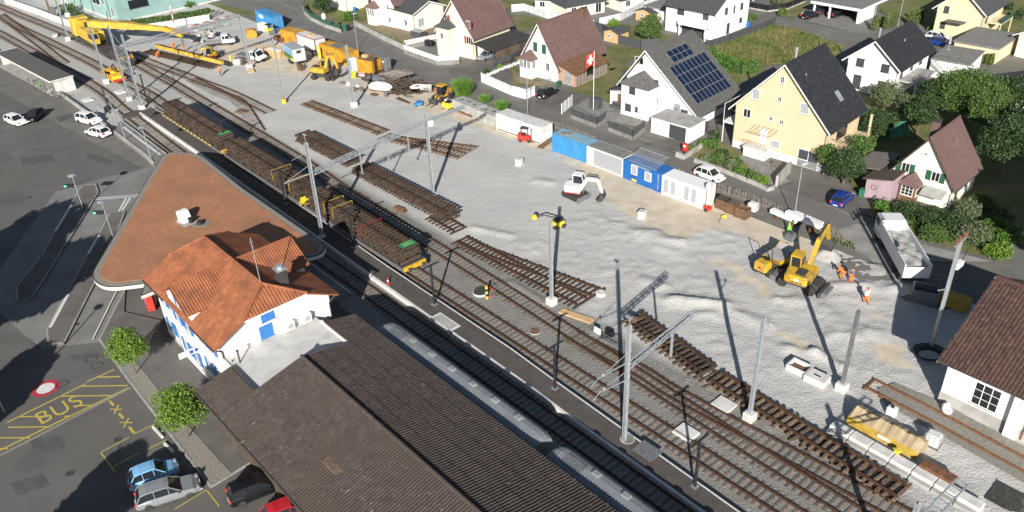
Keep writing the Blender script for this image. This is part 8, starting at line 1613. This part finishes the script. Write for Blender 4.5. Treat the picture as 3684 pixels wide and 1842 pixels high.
# meadow grass
def tufts(poly, n, h, m, name, seed):
    rs = np.random.RandomState(seed); xs = [p[0] for p in poly]; ys = [p[1] for p in poly]; P_ = []
    while len(P_) < n:
        x, y = rs.uniform(min(xs),max(xs)), rs.uniform(min(ys),max(ys))
        if inpoly(x, y, poly): P_.append((x,y))
    P_ = np.array(P_); k = len(P_); a = rs.rand(k)*6.28; w = .06+.06*rs.rand(k); hh_ = h*(.5+.8*rs.rand(k)); lx, ly = rs.normal(size=k)*.18, rs.normal(size=k)*.18
    V = np.stack([np.stack([P_[:,0]-w*np.cos(a),P_[:,1]-w*np.sin(a),0*w],1),np.stack([P_[:,0]+w*np.cos(a),P_[:,1]+w*np.sin(a),0*w],1),np.stack([P_[:,0]+lx,P_[:,1]+ly,hh_],1)],1).reshape(-1,3)
    me = bpy.data.meshes.new(name); me.from_pydata(V.tolist(), [], np.arange(3*k).reshape(k,3).tolist()); me.materials.append(M(m)); o = bpy.data.objects.new(name, me); COL.objects.link(o); return o
tag(tufts([(35.80,148.54),(51.16,159.57),(52.07,162.78),(57.00,157.29),(61.18,146.70),(56.66,139.95),(45.26,138.76),(45.01,137.88),(38.52,144.72)], 9000, .55, 'meadow', 'tall_grass', 3), 'tall dry meadow grass between the hedge and the lane', 'grass', None, 'stuff')
tag(tufts([(45.00,87.41),(49.97,84.23),(57.28,88.11),(58.01,82.80),(51.95,75.52),(44.78,80.00)], 3000, .35, 'leaf_mid', 'garden_weeds', 4), 'weeds and rough grass around the cream cottage', 'grass', None, 'stuff')
tag(tufts([(-30.40,173.71),(-19.21,157.29),(-19.24,159.82),(-29.97,175.11)], 900, .4, 'leaf_hedge', 'verge_weeds', 5), 'weeds growing along the garden wall by the road', 'grass', None, 'stuff')
tag(tufts([(34.68,79.51),(37.35,77.13),(37.57,78.61),(34.69,81.54)], 500, .35, 'leaf_grey', 'verge_weeds', 6), 'dry weeds at the end of the picket fence', 'grass', None, 'stuff')

# ================================================================ FENCES, WALLS, SMALL STREET THINGS
def pts3(ps): return [V3(p,0) for p in ps]
def wall(ps, label, h, w, m='concrete', z0=0., name='garden_wall', cap=None):
    q = pts3(ps); o = q[0]; t = thing(name, label, 'wall', o)
    for i in range(len(q)-1): a, b = q[i]-o, q[i+1]-o; d = b-a; MB().box(((a.x+b.x)/2,(a.y+b.y)/2,z0+h/2),(d.length+w*.5,w,h),math.atan2(d.y,d.x)).build('wall_section', m, t)
    return t
def panels(ps, label, h, m, step=2.0, z0=0., post='steel_dark', w=.06, name='panel_fence', base=None, top=None):
    q = pts3(ps); o = q[0]; t = thing(name, label, 'fence', o)
    for i in range(len(q)-1):
        a, b = q[i]-o, q[i+1]-o; d = b-a; n = max(1,round(d.length/step)); u = d/n; an_ = math.atan2(d.y,d.x)
        for k in range(n):
            c = a+u*(k+.5); MB().box((c.x,c.y,z0+h/2),(u.length-.08,w,h-.06),an_).build('panel', m, t)
            if top: MB().box((c.x,c.y,z0+h+top[1]/2),(u.length-.08,w*.6,top[1]),an_).build('top_panel', top[0], t)
        for k in range(n+1): c = a+u*k; MB().bx(c.x-.04,c.x+.04,c.y-.04,c.y+.04,0,z0+h+(top[1] if top else 0)+.05).build('post', post, t)
        if base: MB().box(((a.x+b.x)/2,(a.y+b.y)/2,base[1]/2),(d.length,base[2],base[1]),an_).build('base_wall', base[0], t)
    return t
def pickets(ps, label, h, sp, m, w=.08, z0=0., name='picket_fence', rough=0., rail_m=None, base=None):
    q = pts3(ps); o = q[0]; t = thing(name, label, 'fence', o); pm_ = MB().extr([(-w/2,0),(w/2,0),(w/2,h-w*.6),(0,h),(-w/2,h-w*.6)],(0,-.012,0),(1,0,0),(0,0,1),(0,1,0),.024).build('picket', m); me = pm_.data; bpy.data.objects.remove(pm_); cnt_ = 0
    for i in range(len(q)-1):
        a, b = q[i]-o, q[i+1]-o; d = b-a; n = max(1,int(d.length/sp)); an_ = math.atan2(d.y,d.x)
        for k in range(n):
            c = a+d*(k+.5)/n; ob = bpy.data.objects.new('picket', me); COL.objects.link(ob); ob.parent = t; ob.location = (c.x,c.y,z0); ob.rotation_euler = (random.gauss(0,rough),random.gauss(0,rough),an_); ob.scale.z = 1+random.gauss(0,rough*.8)
        for zz in (.25,.75): MB().box(((a.x+b.x)/2,(a.y+b.y)/2,z0+h*zz),(d.length,.03,.07),an_).build('rail', rail_m or m, t)
        if base: MB().box(((a.x+b.x)/2,(a.y+b.y)/2,base[1]/2),(d.length+.1,base[2],base[1]),an_).build('base_wall', base[0], t)
    return t
pickets([(0.81,120.19),(7.01,114.90),(10.59,110.83),(12.52,108.86)], 'weathered picket fence behind the white and blue containers', 1.1, .26, 'wood_grey', .09, rough=.05)
pickets([(21.46,97.38),(25.73,92.43),(30.66,87.27),(33.06,83.54),(35.20,81.04),(36.96,78.45)], 'weathered picket fence running from the white office to the excavator', 1.25, .21, 'wood_grey', .09, rough=.06)
pickets([(-11.75,160.05),(-18.71,155.99),(-18.50,153.54),(-11.93,145.80),(-8.02,146.12)], 'white picket fence on a concrete wall round the cream house yard', 1.0, .17, 'white_trim', .1, .75, base=('concrete_dark',.8,.25))
panels([(-3.91,136.18),(1.00,129.18),(3.35,127.11),(4.77,128.74)], 'white panel fence with translucent top below the green shutter house', 1.1, 'white_clean', 1.9, 0, 'white_trim', .08, top=('fence_light',.55))
panels([(8.49,120.14),(10.38,123.68)], 'white gate panels beside the flag pole', 1.7, 'fence_light', 1.6, 0, 'white_trim')
panels([(9.79,118.39),(13.24,114.22),(14.84,116.65)], 'anthracite fence on a concrete base by the flag pole', 1.0, 'fence_grey', 1.6, .6, base=('concrete_dark',.6,.25))
panels([(14.83,112.85),(17.77,109.19),(19.96,112.38)], 'anthracite fence on a concrete base in front of the solar house', 1.0, 'fence_grey', 1.6, .6, base=('concrete_dark',.6,.25))
panels([(27.16,113.01),(28.80,110.63)], 'short anthracite fence beside the solar house garage', 1.5, 'fence_grey', 1.6, .2)
panels([(17.27,163.85),(19.55,161.49),(21.32,154.16),(25.16,150.00),(28.75,150.70)], 'anthracite panel fence along the lawn behind the garden shed', 1.8, 'fence_grey', 1.9)
panels([(35.21,147.45),(42.19,152.48),(51.34,160.21),(53.57,162.55)], 'long anthracite panel fence along the meadow', 1.5, 'fence_grey', 2.0)
panels([(51.50,174.36),(54.46,171.20),(58.91,172.38),(64.27,177.49)], 'black panel fence at the upper edge garden', 1.4, 'black', 2.0, base=('concrete',.3,.2))
panels([(2.07,179.39),(4.84,179.74),(8.77,173.73),(15.71,166.16),(18.19,165.10)], 'light grey privacy fence below the bungalows', 1.6, 'fence_light', 1.9)
panels([(19.31,166.33),(24.07,169.19),(30.00,177.37),(36.83,183.62)], 'light grey privacy fence right of the bungalow patio', 1.6, 'fence_light', 1.9)
panels([(-1.79,143.40),(1.36,145.72),(2.47,147.26),(3.42,148.84)], 'grey mesh fence above the carport drive', 1.2, 'fence_grey', 1.8, .3)
gw = wall([(-44.31,189.12),(-42.89,183.99),(-40.74,179.37),(-36.78,173.56),(-32.79,169.07)], 'curved concrete wall carrying the dark green fence', .7, .25, 'concrete')
panels([(-44.39,189.55),(-42.97,184.40),(-40.81,179.76),(-36.84,173.93),(-32.94,169.44)], 'dark green screen fence on the curved wall', .95, 'green_shutter', 2.0, .7)
wall([(-30.66,174.11),(-24.59,164.49),(-18.90,156.02)], 'long grey garden wall beside the road', .95, .3, 'concrete')
wall([(-119.51,206.42),(-105.45,193.66),(-99.02,187.40),(-92.66,181.81)], 'pale retaining wall behind the rail crane', 1.4, .3, 'concrete_white', name='retaining_wall')
wall([(-76.65,176.14),(-69.90,179.19),(-63.52,182.81)], 'pale retaining wall below the trimmed hedge', 1.3, .35, 'concrete_white', name='retaining_wall')
wall([(-63.65,184.01),(-62.53,187.03)], 'short block wall at the hedge end', 1.1, .5, 'concrete', name='retaining_wall')
wall([(22.81,103.11),(23.61,102.07),(27.35,106.29)], 'low concrete wall round the letter box corner', .7, .25, 'concrete')
wall([(24.89,101.15),(27.16,98.62),(31.17,93.31),(31.96,91.86),(32.81,92.25)], 'low concrete garden wall in front of the yellow house', .55, .25, 'concrete')
wall([(33.41,93.02),(36.19,96.79)], 'rough concrete ramp wall beside the yellow house garage', 1.5, .3, 'concrete')
wall([(52.37,74.70),(55.10,77.59),(56.92,79.20)], 'pale garden edge wall above the brown tiled roof', .4, .2, 'concrete')
# flag pole
fp_ = thing('flag_pole', 'white flag pole with a red flag with white cross in the garden', 'flag', (13.49,121.43), math.radians(-35))
MB().tube([(0,0,0),(0,0,9.2)], .05, 8).build('pole', 'white_trim', fp_); nf = 8; fv = []; 
for i in range(nf+1):
    for j in range(nf+1): u_, v_ = i/nf, j/nf; fv.append((-.08-1.5*u_*.75, .22*math.sin(u_*5)*u_, 8.9-1.9*v_-.7*u_*u_))
fi = [(i*(nf+1)+j,(i+1)*(nf+1)+j,(i+1)*(nf+1)+j+1,i*(nf+1)+j+1) for i in range(nf) for j in range(nf)]; cross = [k for k, f in enumerate(fi) if (k//nf in (3,4) and 1 <= k % nf <= 6) or (k % nf in (3,4) and 1 <= k//nf <= 6)]
fo = MB().add(fv, fi).build('flag_cloth', 'red_paint', fp_); fo.data.materials.append(M('white_plastic'))
for k in cross: fo.data.polygons[k].material_index = 1
def road_lamp(p, label, h=6.5, arm=.7, rz=0.):
    t = thing('road_lamp', label, 'lamp', V3(p,0), rz, 'lamps along the road'); MB().tube([(0,0,0),(0,0,h),(arm*.3,0,h+.15)], .055, 7, r2=.04).build('pole', 'galv', t); MB().cbox((arm*.6,0,h+.18),(.75,.28,.12),.04).build('lamp_head', 'fence_light', t)
road_lamp((-27.82,157.54), 'slim road lamp beside the long garden wall', 6.5, .7, 1.0); road_lamp((3.34,120.72), 'slim road lamp at the white panel fence', 6.5, .7, .6); road_lamp((32.84,84.16), 'white road lamp by the picket fence and wrapped beams', 7.0, .7, .6); road_lamp((75.47,157.24), 'small road lamp between the cypresses', 5.0, .5, .5)
bl = thing('balloon_light', 'white balloon light on a pole behind the red framed container', 'lamp', (-35.22,166.27), 0); MB().tube([(0,0,0),(0,0,3.6)],.05,6).build('pole', 'steel_grey', bl); MB().lathe([(.1,3.5),(.4,3.8),(.42,4.4),(.25,4.75),(.02,4.8)],(0,0,0),12).build('balloon', 'white_plastic', bl)
def bin_(p, label, m, h=1.05):
    t = thing('wheelie_bin', label, 'bin', V3(p,0), AU, 'bins and barrels'); MB().loft([[(x*k,y*k,z) for x,y in ((-.28,-.33),(.28,-.33),(.28,.33),(-.28,.33))] for z, k in ((.05,.85),(h*.9,1.0))]).build('tub', m, t, fix=True); MB().cbox((0,0,h*.95),(.64,.74,.1),.03).build('lid', m, t)
    for y in (-.3,.3): MB().cyl((-.28,y,.1),.1,.06,10,'Y').build('wheel', 'rubber', t)
bin_((-32.33,170.76), 'green wheelie bin at the end of the curved fence', 'green_paint', 1.15); bin_((-31.45,170.28), 'dark wheelie bin beside the green wheelie bin', 'black', 1.15); bin_((42.74,89.44), 'green wheelie bin beside the pink garage', 'green_paint'); bin_((8.94,131.95), 'grey green wheelie bin behind the black car', 'green_shutter'); bin_((21.35,155.09), 'dark bin at the grey garden fence', 'black', 1.0)
for i, p in enumerate(((18.30,153.04),(47.87,161.40),(-32.20,185.15))):
    t = thing('blue_barrel', ('blue barrel by the timber garden shed','blue barrel at the meadow fence end','blue barrel beside the wooden gate at the top')[i], 'barrel', V3(p,0), 0, 'blue barrels'); MB().lathe([(.33,0),(.38,.25),(.38,.7),(.33,.95),(.3,.95)],(0,0,0),14).build('barrel', 'blue_office', t)
lbx = thing('letter_box', 'red letter box on a low wall at the garage drive', 'letter box', (24.00,103.32), AU); MB().cbox((0,0,1.25),(.75,.4,1.0),.05).build('box', 'red_paint', lbx); MB().bx(-.12,.12,-.06,.06,0,.8).build('post', 'steel_dark', lbx); MB().bx(-.2,.2,-.205,-.2,1.3,1.6).build('notice', 'white_plastic', lbx)
gf = thing('glass_garden_frame', 'dark garden frame with glass roof panes beside the white annex', 'cold frame', (-16.67,164.03), math.radians(-42)); MB().bx(-1.4,1.4,-.8,.8,0,1.2).build('frame', 'fence_grey', gf)
for x in (-.7,.7): MB().bx(x-.64,x+.64,-.85,.85,1.2,1.26).build('pane', 'glass_light', gf)
pc = thing('flower_pot', 'terracotta flower pot in the cream house yard', 'pot', (-11.91,153.85)); MB().lathe([(.3,0),(.45,.6),(.5,.62),(.48,.7)],(0,0,0),12).build('pot', 'rust_roof', pc); MB().lathe([(.4,.7),(.3,1.0),(.05,1.1)],(0,0,0),8).build('plant', 'leaf_mid', pc)
bbq = thing('garden_cover', 'black covered garden seat in the cream house yard', 'cover', (-14.12,157.84), math.radians(-42)); MB().cbox((0,0,.55),(2.0,1.0,1.1),.15).build('cover', 'black', bbq)
gbx = thing('dark_garden_box', 'dark garden box on the terrace below the flag', 'box', (13.96,122.21), math.radians(-45)); MB().cbox((0,0,.8),(1.6,1.4,1.6),.1).build('box', 'fence_grey', gbx)
sfa = thing('garden_sofa', 'dark grey garden sofa on the solar house terrace', 'sofa', (17.00,121.86), math.radians(-45)); MB().cbox((0,0,.25),(1.9,.9,.45),.08).build('seat', 'fence_grey', sfa); MB().cbox((0,.4,.55),(1.9,.2,.6),.06).build('backrest', 'fence_grey', sfa)
gp = thing('green_tarp_tent', 'dark green tarpaulin tent between the garden trees', 'tent', (54.33,107.60), .3); MB().add([(-1.8,-1.2,0),(1.8,-1.2,0),(1.8,1.2,0),(-1.8,1.2,0),(-1.6,0,1.9),(1.6,0,1.7)], [(0,1,5,4),(2,3,4,5),(1,2,5),(3,0,4)]).build('tarpaulin', 'green_paint', gp)
re_ = thing('rock_edging', 'row of white border stones below the mesh fence', 'stones', (-2.83,139.32)); qa = V3((-2.83,139.32),0); qd = V3((2.41,145.03),0)-qa
for i in range(16): MB().cbox((0,0,.18),(.7,.5,.36),.1).build('stone', 'stone_white', re_, tuple(qd*(i/15)+Vector((random.uniform(-.2,.2),random.uniform(-.2,.2),0))), random.uniform(0,3))
for i, p in enumerate(((-101.99,200.88),(-103.68,202.04))):
    t = thing('plastic_chair', ('white plastic chair nearer the teal wall','white plastic chair further from the teal wall')[i], 'chair', V3(p,0), i*1.2, 'white plastic chairs'); MB().bx(-.25,.25,-.25,.25,.42,.47).build('seat', 'white_plastic', t); MB().bx(-.25,.25,.22,.27,.47,.9).build('backrest', 'white_plastic', t)
    for x in (-.22,.22):
        for y in (-.22,.22): MB().bx(x-.02,x+.02,y-.02,y+.02,0,.42).build('leg', 'white_plastic', t)
ptb = thing('ping_pong_table', 'white plastic table by the teal hall', 'table', (-100.02,197.92), .4); MB().cbox((0,0,.73),(1.5,.9,.05),.02).build('tabletop', 'white_plastic', ptb)
for x in (-.6,.6): MB().bx(x-.03,x+.03,-.3,.3,0,.7).build('leg', 'white_plastic', ptb)
rbx = thing('relay_cabinets', 'grey relay cabinets beside the mast at the upper left', 'cabinet', (-101.12,191.34), AU)
for k in range(2): MB().cbox((k*1.2,0,1.1),(1.0,.7,2.2),.05).build('cabinet', 'steel_grey', rbx)
oc = thing('rust_board', 'rust red panel leaning by the relay cabinets', 'panel', (-104.66,196.92), AU); MB().box((0,0,1.2),(1.6,.12,2.4)).build('board', 'rust_roof', oc)
cbk = thing('track_cabinet', 'light steel cabinets beside the track crossing', 'cabinet', (-65.12,128.89), AU)
for k in range(3): MB().cbox((-1.2+k*.8,-.2,.6),(.6,.5,1.2),.04).build('cabinet', 'galv', cbk)
